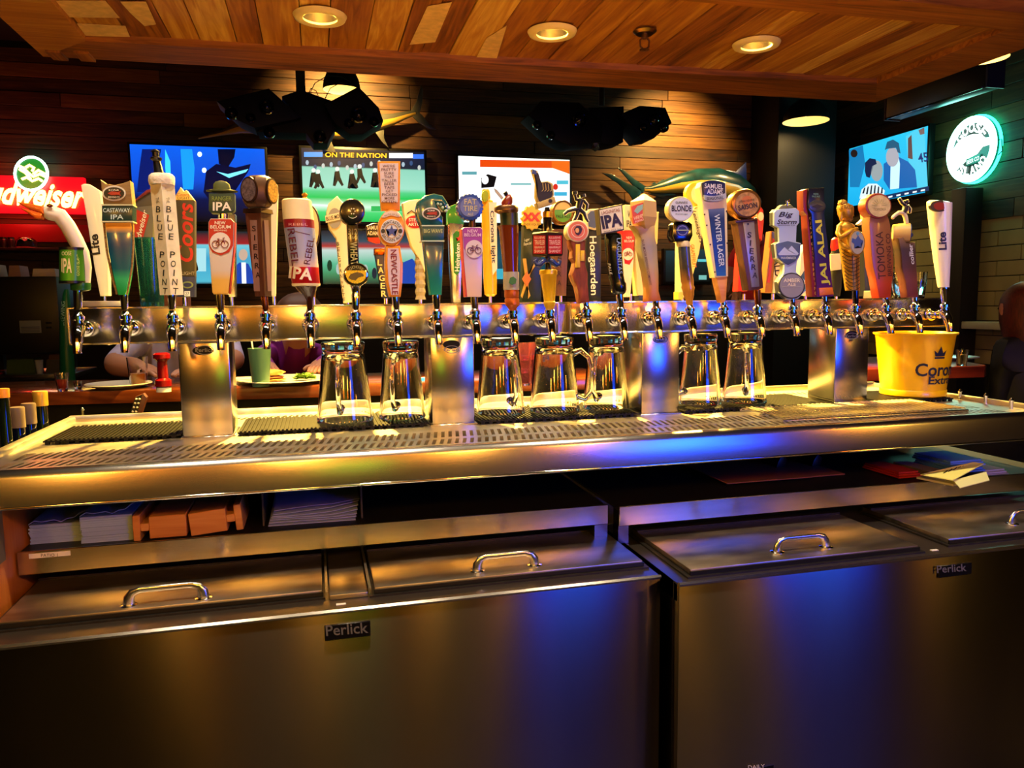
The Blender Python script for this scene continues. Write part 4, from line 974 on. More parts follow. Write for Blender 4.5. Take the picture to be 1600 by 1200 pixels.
T('WINTER LAGER', (1124, 375.5), 82, 8.5, M('#c8d4d8'), h, SY(-.0113), ang=-84.5, bold=.012)
for x_, y_ in ((1101, 335), (1104.5, 352), (1110, 382), (1117, 425), (1135.5, 330), (1136.5, 380)): disc('rivet', x_, y_, 1.2, 1.4, -.0108, .001, M('#3a2c1c'), h, n=8)
prism('wood_foot', [(1119, 433), (1137, 432), (1135, 468), (1132, 473), (1128, 473), (1125, 460)], -.008, .020, OAK, h, .002)
ferrule(h, 1130.5, 472, 1130.7, 480, 4.5, 4.5)

# 18 saison
h = H(17, 'bronze round-badge handle on a square post with a silver lettered face')
disc('badge_rim', 1167, 318, 23.5, 23.5, -.015, .024, mat('bright_bronze', '#9a6a34', .3, .8), h, .004)
disc('badge', 1167.5, 319, 18.5, 18.8, -.0165, .003, add_noise(mat('badge_amber', '#a8823c', .3, .4), 120, .45), h); disc('badge_sun', 1167.5, 313, 8, 7, -.0168, .0006, M('#b86a20'), h)
T('SAISON', (1168.5, 322.5), 30, 8.5, M('#241c16'), h, SY(-.0169), ang=10, bold=.015); T('SIERRA NEVADA', (1167, 313.5), 24, 3.2, M('#3a3020'), h, SY(-.0169), ang=8)
prism('top_plate', [(1149, 344), (1183, 340), (1185, 344), (1150, 348.5)], -.013, .028, mat('dark_bronze', '#54392a', .35, .8), h, .001)
prism('post', [(1152, 348), (1184, 344), (1193, 450), (1187, 452), (1170, 454)], -.010, .026, SIEW, h, .001)
prism('silver_face', [(1161, 347.5), (1178.5, 345.5), (1186.8, 447.5), (1174.5, 449)], -.0112, .0018, M('#8e8a8c', .35, metal=.5), h, .0005)
for j, ch_ in enumerate('SIERRA'): T(ch_, (1171+j*1.75, 367+j*12.6), 7.5, 8.8, M('#1c1614'), h, SY(-.0113), ang=-4, bold=.012)
disc('screw', 1169, 350, 1.5, 1.4, -.0118, .001, BLACK, h, n=8)
ferrule(h, 1183, 453, 1184.3, 478, 5.5, 4.5, COPPER)

# 19 storm shield
h = H(18, 'pale blue-white handle with script head, mountain shield and round grey foot')
sil = [(1210, 332), (1214, 327), (1244, 325), (1249, 330), (1249, 348), (1245, 353), (1244, 378), (1251.5, 380), (1251, 398), (1246, 409), (1244.5, 425), (1257, 437), (1257.5, 456), (1247, 467), (1231, 468), (1219, 458), (1217, 441), (1225, 427), (1226, 413), (1214, 403), (1211.5, 382), (1218, 378), (1217, 356), (1210, 352)]
prism('backing', [(x-1.5, y-.5) for x, y in sil], -.004, .014, M('#3a3c44', .4), h, .001)
prism('plate', sil, -.010, .006, M('#9eb0d0', .4), h, .001)
T('Big', (1228, 336), 23, 10, M('#15171c'), h, SY(-.010), shear=.3, bold=.015); T('Storm', (1229.5, 346.5), 31, 7.5, M('#15171c'), h, SY(-.010), shear=.3, bold=.015); T('BREWING CO', (1229, 352), 26, 2, M('#15171c'), h, SY(-.010))
prism('shield', [(1213, 381), (1231, 376.5), (1251, 381), (1249, 399), (1243, 408), (1232, 414), (1221, 408), (1215, 399)], -.012, .003, M('#4a5a80', .3), h, .0008)
prism('shield_peak', [(1216, 397), (1226, 386), (1231, 391), (1237, 384), (1248, 396), (1246, 399), (1218, 399)], -.0125, .0008, M('#a8b8d8'), h)
T('WAVEMAKER', (1232, 403), 24, 4, M('#c0ccdc'), h, SY(-.0121), bold=.01)
disc('foot_rim', 1237.4, 446.5, 20.5, 20.5, -.012, .006, M('#2c2c30', .4), h, .001); disc('foot_badge', 1237.4, 446.5, 18.5, 18.5, -.0135, .002, M('#83838a', .4), h)
T('AMBER', (1237.4, 438), 26, 6, M('#dcd4b8'), h, SY(-.0136), bold=.02); T('ALE', (1237, 444.5), 13, 5, M('#dcd4b8'), h, SY(-.0136), bold=.02); tube_px('badge_line', [(1222, 448.4), (1253, 448.4)], -.0137, .3, M('#c8c4b4'), h, 4)
prism('storm_cloud', [(1214, 328), (1222, 320), (1236, 319), (1243, 326)], -.002, .012, M('#6a6a50', .5), h, .002)
tube_px('chrome_hook', [(1230, 321), (1229, 314), (1233, 312), (1232, 317)], -.002, 1.6, CHROME, h)
ferrule(h, 1238, 466, 1238.5, 477, 4.5, 4.5)

# 20 dark purple column
h = H(19, 'dark blue-purple column handle with tall yellow-green lettering and red side')
prism('red_side', [(1255, 297), (1264, 294), (1264, 314), (1262, 330), (1277, 463), (1269.5, 464), (1261, 336), (1256, 330), (1255, 318)], -.006, .022, M('#7a1c16', .4), h, .001)
prism('front', [(1264, 294), (1288, 293.5), (1288, 312), (1291, 322), (1288, 333), (1302.5, 463), (1277.5, 464), (1268, 334), (1264, 328), (1263, 318)], -.012, .014, grad('night_fade', [(0, '#5a1a6a'), (.3, '#3a1a5e'), (.5, '#1a2a54'), (.8, '#12203c'), (1, '#0e1016')], zc(1285, 463), zc(1285, 294), .3, coat=.4), h, .001)
T('INDIA\nPALE ALE', (1275, 305), 12, 6.5, M('#6a9a8a'), h, SY(-.012), bold=.008)
disc('oval_badge', 1277.5, 322, 13, 9.5, -.014, .004, M('#4a4a46', .3, metal=.4), h, .001); prism('leaf_emblem', [(1268, 323), (1277, 319), (1287, 322), (1278, 326)], -.0146, .0008, M('#1c1c1c'), h)
T('JAI ALAI', (1285.5, 395), 103, 13.5, M('#b8b83a', .3), h, SY(-.012), ang=96, bold=.025)
for j, ch_ in enumerate('CIGARCITYBREWING'): T(ch_, (1266.5+j*.55, 341+j*7.4+(3 if j > 4 else 0)+(3 if j > 8 else 0)), 3.6, 4.8, M('#d8a83a'), h, SY(-.0068), bold=.01)
prism('orange_plaque', [(1280, 450), (1301, 449), (1303, 460), (1281, 462)], -.0135, .003, M('#c8681c', .4), h, .0006)
ferrule(h, 1289, 463, 1289.4, 476, 4.5, 4.5)

# 21 golden statue
h = H(20, 'golden statue with topknot holding a round blue-splashed shield')
GS = add_noise(mat('statue_gold', '#b88a2c', .38, .55), 120, .35)
bm = B()
def blob(prof, Y, sy=1, seg=18):
    pr = []
    for cx, cy, hw in prof: p = P(cx, cy, Y); pr.append((hw*K(cx, cy, Y), p.z, p.x, p.y))
    bm_lathe(bm, pr, None, seg, 0, True, sy)
blob([(1332, 454, 11.5), (1330, 430, 13), (1328, 400, 15), (1326, 385, 15.5), (1324, 372, 15), (1322, 360, 15.5), (1321, 352, 14), (1320, 348, 8), (1321, 344, 5.5)], 0, .8)
blob([(1321, 347, 5), (1322, 343, 9), (1321.5, 336, 12), (1321, 328, 12.8), (1320, 322, 11), (1319, 318, 7), (1318, 317, 4)], 0, .9)
bm_tube(bm, [P(*q, y_) for q, y_ in (((1312, 354), -.004), ((1309.5, 364), -.012), ((1313, 371), -.020), ((1322, 366), -.026), ((1331, 360), -.028), ((1340, 357), -.026))], [.0055, .006, .006, .0052, .0045, .003], 10)
bm_tube(bm, [P(*q, y_) for q, y_ in (((1312, 376), -.012), ((1318, 384), -.022), ((1327, 388), -.028), ((1337, 393), -.028))], [.004, .0045, .0042, .003], 10)
body = finish('figure', bm, GS, h, 60)
lathe_px('topknot', [(1316.5, 312, 2), (1316.5, 314, 6), (1316.5, 318, 7.5), (1317, 322, 6)], 0, add_noise(mat('topknot_gold', '#a87e2c', .45, .5), 300, .6, bump=.8), h, 14, smooth=70)
lathe_px('headband', [(1320, 321, 11.6), (1320.5, 325, 12.9), (1321, 328, 12.8)], 0, add_noise(mat('topknot_gold', '#a87e2c', .45, .5), 300, .6), h, 18, sy=.92)
prism('face_ridge', [(1331, 328), (1334, 333), (1335.5, 337), (1333, 339), (1334, 342), (1331, 346), (1327, 345), (1327, 330)], -.010, .012, GS, h, .002)
for q in ((1329.5, 332, 2.2, .9), (1331.5, 341, 1.8, .6)): disc('face_line', q[0], q[1], q[2], q[3], -.0115, .001, M('#3a260c'), h, n=10)
prism('ear', [(1314.5, 331), (1317.5, 331), (1318, 340), (1316, 346), (1314, 342)], -.013, .006, GS, h, .0015)
disc('shield_rim', 1339.5, 379, 12.5, 20.5, -.034, .008, GS, h, .0015); disc('shield_face', 1340, 379, 10.5, 18, -.0348, .001, M('#9a9686', .5), h)
prism('splash', [(1332, 372), (1337, 374), (1341, 368), (1345, 374), (1349, 376), (1345, 381), (1346, 387), (1340, 384), (1335, 388), (1335, 381), (1331, 378)], -.0355, .0008, M('#2a4a8c', .4), h); disc('splash_dot', 1340.5, 365, 2.2, 2.6, -.0355, .0008, M('#4a8ab8'), h, n=10)
INK = M('#2a1c08', .6)
for j in range(11):
    y_ = 392+j*5.8; x0 = 1314.2+j*.75; xm = 1332.5+j*.15; x1 = 1343.5+j*.05
    tube_px('skirt_line', [(x0, y_-3.5), ((x0+xm)/2, y_+2.2), (xm, y_+4)], -.0175+.0002*j, .55, INK, h, 5); tube_px('skirt_line', [(xm, y_+4), ((xm+x1)/2, y_+2), (x1, y_-1.5)], -.0165+.0002*j, .5, INK, h, 5)
tube_px('skirt_seam', [(1331.5, 394), (1334.5, 453)], -.0172, .6, INK, h, 5); tube_px('skirt_seam', [(1338, 396), (1340, 453)], -.0155, .5, INK, h, 5)
ferrule(h, 1336.5, 454, 1337, 476, 5, 4.5, mat('dark_chrome', (.10, .10, .10), .15, 1))

# 22 red plank
h = H(21, 'red-orange surfboard plank handle with round cream head and burnt lettering')
prism('plank_body', [(1360, 337), (1388, 337), (1391.5, 350), (1396, 390), (1397, 408), (1395.5, 432), (1392.5, 465), (1374, 466), (1369, 436), (1364, 416), (1360.5, 380), (1358.5, 350)], -.010, .024, grad('plank_fade', [(0, '#a83410'), (.18, '#b03c14'), (.34, '#8a4420'), (.6, '#87502a'), (1, '#8c5a34')], zc(1378, 466), zc(1378, 337), .4, coat=.2), h, .003)
disc('head_rim', 1373, 321.6, 20.5, 20, -.014, .024, M('#8c3a24', .4), h, .002); disc('head_face', 1374, 321.8, 17.5, 17, -.0155, .002, add_noise(M('#c8b67c', .5), 90, .2), h)
for a in range(9): tube_px('sun_ray', [(1374+4*math.cos(R(20*a+10)), 322-4*math.sin(R(20*a+10))), (1374+12*math.cos(R(20*a+10)), 322-12*math.sin(R(20*a+10)))], -.0157, .3, M('#a8a860'), h, 4)
T('TOMOKA', (1374.5, 327), 20, 4, M('#8a7a4a'), h, SY(-.0156))
T('TOMOKA', (1376, 399), 74, 12, M('#3c1c10', .7), h, SY(-.010), ang=94); T('BREWING CO', (1389, 398), 66, 6.5, M('#3c1c10', .7), h, SY(-.010), ang=93, bold=.004)
ferrule(h, 1384, 465, 1385, 474, 4.5, 4.5)

# 23 kicker
h = H(22, 'driftwood arm holding a blue barrel below a kicking footballer')
g = lambda x, y: (1300+x/5, 280+y/5)
sports_figure([([g(575, 165), g(582, 185)], [3.2, 3.2]), ([g(580, 205), g(575, 235), g(560, 262)], [3.8, 3.6, 3.2]), ([g(572, 205), g(545, 185), g(525, 150)], [2, 1.8, 1.5]), ([g(588, 208), g(610, 235), g(606, 265)], [2, 1.8, 1.5])], 0, K(1415, 330, 0), M('#c8b890'), M('#14141c', .4), h)
sports_figure([([g(558, 262), g(520, 262), g(490, 285), g(470, 305)], [2.4, 2.1, 1.8, 1.5]), ([g(560, 264), g(575, 300), g(582, 345)], [2.6, 2.4, 2.2])], 0, K(1415, 330, 0), M('#c8b890'), M('#cfc2a0', .5), h)
bm = B(); c0 = P(1418, 364, 0); rr = 15*K(1418, 364, 0); dirv = Vector((.82, -.57, 0)); up_ = Vector((0, 0, 1)); sd = dirv.cross(up_)
rings = []
for t, q in ((-.030, .92), (-.012, 1.0), (.004, 1.0)): rings.append([c0+dirv*t+(sd*math.cos(2*math.pi*j/22)+up_*math.sin(2*math.pi*j/22))*rr*q for j in range(22)])
bm_loft(bm, rings); finish('barrel', bm, M('#c8a860', .45), h, 40)
bm = B(); bm_loft(bm, [[c0+dirv*t+(sd*math.cos(2*math.pi*j/22)+up_*math.sin(2*math.pi*j/22))*rr*.9 for j in range(22)] for t in (.0035, .006)]); finish('barrel_face', bm, M('#1f3f80', .35), h, 40)
s_ = SP(c0+dirv*.006, dirv); disc('tree_emblem', 1423, 367, 4, 4, -.014, .002, M('#12204a'), h, n=12)
prism('driftwood_arm', [(1404, 372), (1412, 370), (1417, 379), (1431, 378), (1433, 410), (1434.5, 440), (1436, 465), (1418.5, 465), (1415, 440), (1410, 420), (1408.5, 395)], -.010, .022, grad('driftwood_fade', [(0, '#6a2a22'), (.3, '#6a342a'), (.5, '#4a2a20'), (.8, '#3a2a24'), (1, '#7a5a38')], zc(1420, 465), zc(1420, 370), .6), h, .004)
T('collier', (1424, 397), 32, 6.5, M('#c8c8c4'), h, SY(-.010), ang=96, bold=.02)
ferrule(h, 1430, 464, 1430.2, 474, 4.5, 4.5)

# 24 white cone
h = H(23, 'plain white cone handle and a red oval on its slanted top')
bm = B()
rows = [(1474.5, 449, 8), (1474, 446, 8.4), (1471.5, 400, 12.5), (1469, 350, 16), (1468, 325, 17.6), (1467.8, 318, 17.8)]
pr = []
for cx, cy, hw in rows: p = P(cx, cy, 0); k = hw*K(cx, cy, 0); pr.append([(p.x+k*math.cos(2*math.pi*j/24), p.y+k*math.sin(2*math.pi*j/24), p.z) for j in range(24)])
p = P(1467.8, 320, 0); k = 17.8*K(1468, 320, 0)
pr.append([(p.x+k*math.cos(2*math.pi*j/24), p.y+k*math.sin(2*math.pi*j/24), p.z+.004+.006*math.sin(2*math.pi*j/24)) for j in range(24)])
pr.append([(p.x+.8*k*math.cos(2*math.pi*j/24), p.y+.8*k*math.sin(2*math.pi*j/24), p.z+.008+.005*math.sin(2*math.pi*j/24)) for j in range(24)])
bm_loft(bm, pr); finish('cone', bm, WHITE, h, 60)
disc('oval_rim', 1468, 322, 14.5, 8.8, -.0225, .006, M('#3a2c2c', .35), h); disc('red_oval', 1468.5, 322, 9.5, 6, -.023, .001, M('#8c1a22', .35), h)
T('Lite', (1472.5, 376.5), 28, 13, M('#1c2048'), h, SL(rows, 0), ang=93, bold=.03, off=.0022)
ferrule(h, 1475.5, 449, 1476.4, 474, 6.5, 5)
# ================================================================= far row of handles (on the guests' side of the beam)
YB = .178
def HB(px, label):
    p = P(px, 470, YB); h_ = thing('beer_tap', 'beer tap, '+label, 'beer tap', (p.x, YB, 1.09), 'beer taps, far row')
    x = p.x; lathe('lever_stem', [(.005, 1.128), (.006, 1.14), (.005, 1.155), (.0045, P(px, 462, YB).z+.004)], (x, YB), CHROME, h_, 12)
    bm = B(); bm_tube(bm, [(x, .137, 1.125), (x, .160, 1.125), (x, YB, 1.127), (x, YB+.010, 1.112), (x, YB+.016, 1.09)], [.011, .008, .010, .008, .006], 12); finish('spout', bm, CHROME, h_, 50)
    return h_
FB = YB-.012
def S(): return SY(FB)
def pr(name, pts, m, d=0, th=.024, bev=.002): return prism(name, pts, FB+d, th, m, h, bev)
h = HB(163, 'plain white curved blade handle behind the surfboard one')
pr('blade', [(126, 289), (131, 286.5), (140, 288), (156, 298), (163, 342), (168, 390), (170, 462), (156, 463), (147, 418), (136, 347)], WHITE, 0, .02, .003); T('Lite', (148, 382), 32, 14, M('#14141c'), h, S(), ang=97, bold=.03)
h = HB(226, 'grey gabled handle with a slanted red lettered label')
pr('gable', [(206, 318), (224, 302), (238, 300), (240, 322), (208, 326)], M('#3c3a3c', .4)); pr('roof_edge', [(206, 316), (228, 297), (238, 294), (239, 300), (224, 303), (207, 320)], M('#6a1420'), -.002, .026)
pr('body', [(208, 322), (240, 320), (238, 400), (232, 458), (219, 458), (213, 400)], M('#5a564e', .4)); pr('red_label', [(208, 325), (233, 336), (226, 362), (218, 392), (211, 396)], M('#a8161c', .4), -.001, .003, 0)
T('Budweiser', (219.5, 357), 60, 8.5, M('#d8d0c4'), h, SY(FB-.001), ang=76, shear=.3, bold=.012)
h = HB(289, 'slab handle with a cream mountain top and red script on dark ground')
pr('mountain', [(270, 313), (276, 302), (282, 292), (287, 299), (291, 296.5), (304, 313)], M('#d8b866', .5)); T('LIGHT', (287, 309.5), 19, 4, M('#5a3a10'), h, S()); T('Coors', (286, 304), 20, 5, M('#a83a20'), h, S(), shear=.3)
pr('body', rect(272, 313, 304, 432), M('#3e3524', .4)); T('Coors', (289.5, 363), 92, 25, M('#b0141c'), h, S(), ang=90, shear=.25, bold=.02); T('LIGHT', (294, 427), 20, 5, M('#a89a80'), h, S())
pr('navy_foot', rect(276, 432, 304, 464), M('#181f4a', .4)); prism('gator_emblem', ell(293, 445, 9, 5.5, 16), FB-.0008, .0008, M('#6a7a4a'), h); prism('gator_field', ell(293, 445, 6.5, 3.4, 16), FB-.0014, .0006, M('#1c2450'), h); prism('year_patch', rect(288, 455, 297, 463), FB-.0008, .0008, M('#c8d0d8'), h); T('27', (292.5, 459), 6, 5, M('#1c2450'), h, SY(FB-.0009))
h = HB(362, 'narrow silver-edged handle hidden behind the ranger-hat one'); pr('body', rect(357, 335, 368, 464), mat('satin_aluminium', (.78, .77, .76), .22, 1))
h = HB(428, 'plain white rounded slab handle behind the barrel-topped one')
pr('slab', [(416, 300), (419, 289), (425, 286.5), (433, 288), (434.5, 300), (432, 380), (430.5, 463), (420, 463)], M('#d0c6ae', .5), 0, .022, .003)
h = HB(490, 'cream disc handle with gilt finial behind the tilted can')
pr('disc', ell(484, 357, 17, 37, 24), M('#2a1c12', .4)); pr('disc_face', ell(482.5, 357, 15.5, 35, 24), M('#d2be84', .5), -.001, .002, 0); lathe_px('finial', [(476, 301, 1.5), (476, 304, 5), (476, 308, 3), (476, 312, 6), (477, 322, 6)], YB, GOLD, h, 12)
pr('stem', [(478, 390), (494, 390), (493, 464), (485, 464)], M('#7a5220', .4))
h = HB(543, 'white carved handle with an oval moon badge and vertical lettering')
pr('carving', [(509.5, 332), (513, 318), (527, 305.5), (531, 311), (540, 320), (545, 360), (549, 420), (552, 472), (537, 474), (530, 420), (525, 372), (514, 357)], M('#dccfa4', .5), 0, .026, .004)
prism('moon', ell(523, 341, 10.5, 16, 20), FB-.002, .003, M('#8e8e86', .5), h); prism('banner', [(508, 337), (538, 330), (539, 341), (509, 348)], FB-.004, .003, M('#d8cca4', .5), h); T('BLUE MOON', (524, 339), 29, 6.5, M('#1c1a16'), h, SY(FB-.004), ang=13, bold=.012)
for j, ch_ in enumerate('BELGIAN'): T(ch_, (528+j*.85, 381+j*8.4), 4, 6, M('#2a2a2a'), h, S(), bold=.01)
for j, ch_ in enumerate('WHITE'): T(ch_, (534.5+j*.7, 441+j*6.6), 4, 5, M('#2a2a2a'), h, S(), bold=.01)
h = HB(603, 'navy handle with a black and red script badge and gold stacked lettering')
pr('badge', [(572, 353), (584, 348), (594, 349), (596, 378), (588, 380), (574, 375)], M('#101010', .3), -.002, .02); T('SAMUEL\nADAMS', (584, 360), 21, 15, M('#d8d0b0'), h, SY(FB-.002), bold=.012); pr('badge_red', [(574, 371), (596, 371), (594, 380), (588, 380.5), (576, 377)], M('#a82a1c'), -.003, .004, 0)
pr('copper_ring', rect(585, 388, 606, 398), COPPER, -.001, .024); pr('body', [(586, 398), (607, 398), (610, 466), (598, 466)], M('#16203a', .35))
for j, ch_ in enumerate('LAGER'): T(ch_, (593.5+j*1.6, 410+j*12.2), 8.5, 9.5, M('#d8c878'), h, SY(FB), bold=.015)
h = HB(657, 'cream chalice-shaped handle with a red oval label and knurled glass stem')
pr('chalice', [(629, 317), (640, 312.5), (660, 311), (664, 330), (664, 425), (655, 405), (643, 385), (634, 355)], CREAM, 0, .024, .003); prism('red_oval', ell(649, 346.5, 15, 10, 22), FB-.0012, .0012, M('#b01c1c', .4), h)
T('STELLA\nARTOIS', (650, 347), 25, 12, M('#e4dcc8'), h, SY(FB-.0012), bold=.015); tube_px('ornament', [(636, 334), (643, 329), (650, 334), (657, 329), (661, 334)], FB-.001, .9, M('#3a2c10'), h, 5)
lathe_px('knurled_stem', [(655, 395, 8)]+[(656+.1*k, 402+k*6, 8.5 if k % 2 else 6.8) for k in range(12)], YB, mat('frosted_glass', '#9a8c70', .25, coat=.5), h, 10, smooth=None)
h = HB(714, 'silver handle with green arched top, green label and red star')
pr('green_top', [(700, 350), (700, 332), (704, 322), (711, 319), (720, 320), (725, 328), (725, 352)], M('#22781f', .35, coat=.3)); pr('silver_body', [(702, 348), (724, 350), (722, 410), (720, 473), (708, 473), (704, 410)], mat('satin_aluminium', (.78, .77, .76), .22, 1), -.002, .024)
prism('green_label', [(708, 366), (713, 361), (719, 362), (721, 370), (719, 424), (714, 430), (709, 426)], FB-.0032, .0012, M('#157022', .35), h)
st = []
for k in range(10): r_ = 5.2 if k % 2 == 0 else 2.1; a = R(90+36*k); st.append((717.5+r_*math.cos(a), 373-r_*math.sin(a)))
prism('red_star', st, FB-.0045, .001, M('#c81c1c', .35), h); T('Heineken', (715, 402), 44, 7.5, WHITE, h, SY(FB-.0033), ang=88, bold=.015)
h = HB(766, 'yellow bottle-shaped handle with a lime on top and vertical dark lettering')
lathe_px('bottle', [(759, 296, 5), (759, 299, 6.5), (759.5, 311, 7), (761, 314, 9.5), (764, 380, 10.5), (766, 440, 10.5), (766.5, 460, 9.5), (766.5, 463, 6)], YB, M('#dc9c1c', .3, coat=.5), h, 16); prism('lime_wedge', ell(758.5, 306, 5.5, 9, 16), FB-.003, .006, M('#8a9a28', .4), h, .001)
prism('white_strip', [(764, 316), (776, 316), (777, 420), (770, 430), (766, 380)], FB-.004, .006, M('#d8d0bc', .4), h); T('Corona light', (769.5, 370), 82, 8, M('#1c2850'), h, SY(FB-.0042), ang=-88, bold=.015)
h = HB(832, 'dark green handle with a gold star badge bearing red crossed letters')
bad = []
for k in range(24): r_ = 1 if k % 2 == 0 else .86; a = R(15*k); bad.append((831.5+16.5*r_*math.cos(a), 340+20.5*r_*math.sin(a)))
pr('body', [(819, 352), (846, 358), (846, 472), (816, 472), (818, 400)], M('#15241a', .35)); prism('gold_badge', bad, FB-.003, .014, M('#c8a23c', .4), h, .001)
for x_ in (825, 836):
    for a in (-1, 1): prism('red_cross', [(x_-6*a-2, 332), (x_-6*a+2.5, 332), (x_+6*a+2, 346), (x_+6*a-2.5, 346)], FB-.0042-.0003*a, .001, M('#b8282c', .4), h)
T('DOS EQUIS', (831.5, 351), 24, 3.8, M('#5a4010'), h, SY(FB-.0031)); T('Lager\nEspecial', (824, 378), 13, 12, M('#c8c8b0'), h, SY(FB), ang=10, shear=.4)
for a, b in (((817, 404), (822, 404)), ((839, 412), (835, 409)), ((814, 462), (816, 466)), ((829, 462), (825, 467))): prism('gold_ray', [a, b, (826, 436), (821, 437)], FB-.0015, .0015, M('#b08a34', .4), h)
prism('gold_diamond', [(823, 424), (830, 436), (823, 448), (816, 436)], FB-.003, .002, M('#b8642c', .4), h)
h = HB(876, 'green round badge handle on a brown lettered post')
pr('post', [(864, 358), (889, 358), (885, 462), (868, 462)], SIEW); prism('badge_rim', ell(880, 331.5, 17, 19.5, 24), FB-.006, .024, BRONZE, h, .003); prism('badge', ell(880, 331.5, 13.5, 15.5, 24), FB-.0072, .0014, M('#4a8a2c', .35), h); prism('badge_cream', ell(880, 331.5, 13.5, 15.5, 12, 15, 165), FB-.0082, .001, M('#b8a05a', .4), h)
T('PALE ALE', (880, 338), 22, 4.6, M('#122408'), h, SY(FB-.0073), bold=.012)
for j, ch_ in enumerate('SIERRA'): T(ch_, (875-j*.2, 372+j*14), 6, 8, M('#1c100c'), h, S(), bold=.01)
h = HB(930, 'slim navy handle with a silver hexagon badge and tall white lettering')
pr('hexagon', [(916, 333), (921, 327), (936, 326), (937, 355), (930, 360), (918, 357)], M('#bcb49c', .4)); pr('hexagon_field', [(918.5, 335), (923, 330), (934, 329.5), (934.5, 353), (929, 356.5), (920, 354)], M('#3a4a72', .4), -.001, .001, 0); pr('body', [(918, 360), (940, 360), (939, 470), (920, 470)], M('#0e1524', .3))
T('Hoegaarden', (926, 415), 92, 14, M('#dcdcd4'), h, S(), ang=-88.5, bold=.012)
h = HB(985, 'red and white bicycle-badge handle behind the tilted white sign'); pr('red_top', [(971, 360), (993, 360), (990, 404), (984, 414), (976, 412)], M(RED, .4), -.001); pr('white_body', [(972, 400), (991, 400), (985, 464), (978, 464)], M('#d8c8b4', .45)); T('NEW\nBELGIUM', (983, 374), 15, 9, WHITE, h, SY(FB-.001)); prism('round_badge', ell(981.5, 397, 8.5, 9.5, 18), FB-.002, .001, M('#d8d0c8'), h); bike(h, 981.5, 396, 7, M(DRED), FB-.0028)
pr('head_card', rect(976, 320, 990, 360), M('#c8c0a0', .5)); T('V\nIPA', (983, 342), 8, 26, M('#15140f'), h, S(), bold=.02)
h = HB(1001, 'cream carved block handle with a dark diamond notch'); pr('block', [(992, 345), (1013, 330), (1030, 331), (1028, 380), (1012, 410), (1012, 462), (996, 462), (993, 410)], M('#cdbb84', .5), 0, .024, .003); prism('notch', [(995, 381), (1002, 372), (1004, 381), (1002, 391)], FB-.001, .001, M('#3a4a2a'), h); pr('dark_foot', rect(998, 461, 1010, 470), M('#1a2038'))
h = HB(1066, 'cream leaf-shaped handle with a lemon slice and slanted script')
pr('leaf', [(1062, 378), (1072, 350), (1085, 325), (1094, 321), (1101, 330), (1099, 358), (1093, 396), (1083, 431), (1070, 464), (1061, 464)], M('#d8cc8c', .45), 0, .022, .003); prism('lemon', ell(1089, 303, 17, 19, 24), FB-.004, .014, M('#e8b81c', .4, coat=.3), h, .002); prism('lemon_flesh', ell(1092, 304, 12, 15, 24), FB-.0052, .0014, M('#e8dc8c', .4), h)
T("Leinenkugel's", (1089.5, 354), 52, 8, M('#2a2410'), h, S(), ang=-77, shear=.3, bold=.01); T('GRAPEFRUIT', (1083.5, 400), 36, 6, M('#c8641c'), h, S(), ang=-84, bold=.01); pr('yellow_foot', rect(1060, 456, 1068, 468), M('#b8a040'), -.001)
h = HB(1162, 'bright red wedge handle behind the silver-faced post'); pr('wedge', [(1157, 395), (1169, 395), (1168, 455), (1153, 455)], M('#c01818', .4)); pr('crest', [(1183, 330), (1188, 321), (1193, 328), (1194, 345), (1191, 376), (1186, 372)], M('#b83020', .4)); prism('crest_cream', ell(1189, 338, 4.5, 7, 14), FB-.001, .001, CREAM, h); pr('crest_link', rect(1166, 374, 1188, 394), M('#5a1010'), .004, .012)
h = HB(1207, 'brown-edged handle with red strip, behind the storm shield'); pr('brown_edge', [(1206, 361), (1214, 363), (1206, 458), (1195, 457)], M('#8a5220', .4)); prism('red_strip', [(1208, 372), (1211, 374), (1203, 442), (1199, 441)], FB-.001, .001, M('#a82a3a'), h); prism('violet_strip', [(1206, 362), (1212, 364), (1211, 374), (1207, 372)], FB-.0012, .001, M('#4a4a7a'), h); pr('cream_face', [(1214, 366), (1226, 366), (1222, 458), (1207, 458)], M('#cfc08a', .4), .002); T('BALLAST', (1215, 425), 56, 9, M('#15130f'), h, SY(FB+.002), ang=-84, bold=.03)
h = HB(1258, 'cream arched handle with red, yellow and blue geometric panes'); pr('arch', [(1248, 440), (1252, 396), (1260, 382), (1268, 380), (1276, 400), (1276, 462), (1247, 462)], M('#d8ccac', .4)); 
for q, c_ in (([(1256, 388), (1262, 381), (1270, 381), (1270, 392)], '#d8a82c'), ([(1256, 405), (1262, 396), (1268, 400), (1264, 410)], '#b82420'), ([(1250, 434), (1262, 414), (1274, 416), (1270, 436), (1262, 440)], '#1c4a72'), ([(1250, 455), (1258, 444), (1264, 455)], '#2a6a9a')): prism('coloured_pane', q, FB-.0008, .0008, M(c_, .4), h)
h = HB(1306, 'dark bear-shaped handle with a red cap and a white sign'); lathe_px('dark_body', [(1306, 388, 5), (1306, 396, 8), (1306, 430, 9), (1305, 450, 9), (1305, 463, 7)], YB, MATTE, h, 12); lathe_px('red_cap', [(1305, 371, 2), (1305, 374, 6), (1305, 386, 7), (1304, 392, 5)], YB, M('#a81c1c', .35), h, 12); pr('white_sign', [(1298, 397), (1314, 396), (1315, 421), (1299, 423)], M('#c0bca8', .5), -.006, .004)
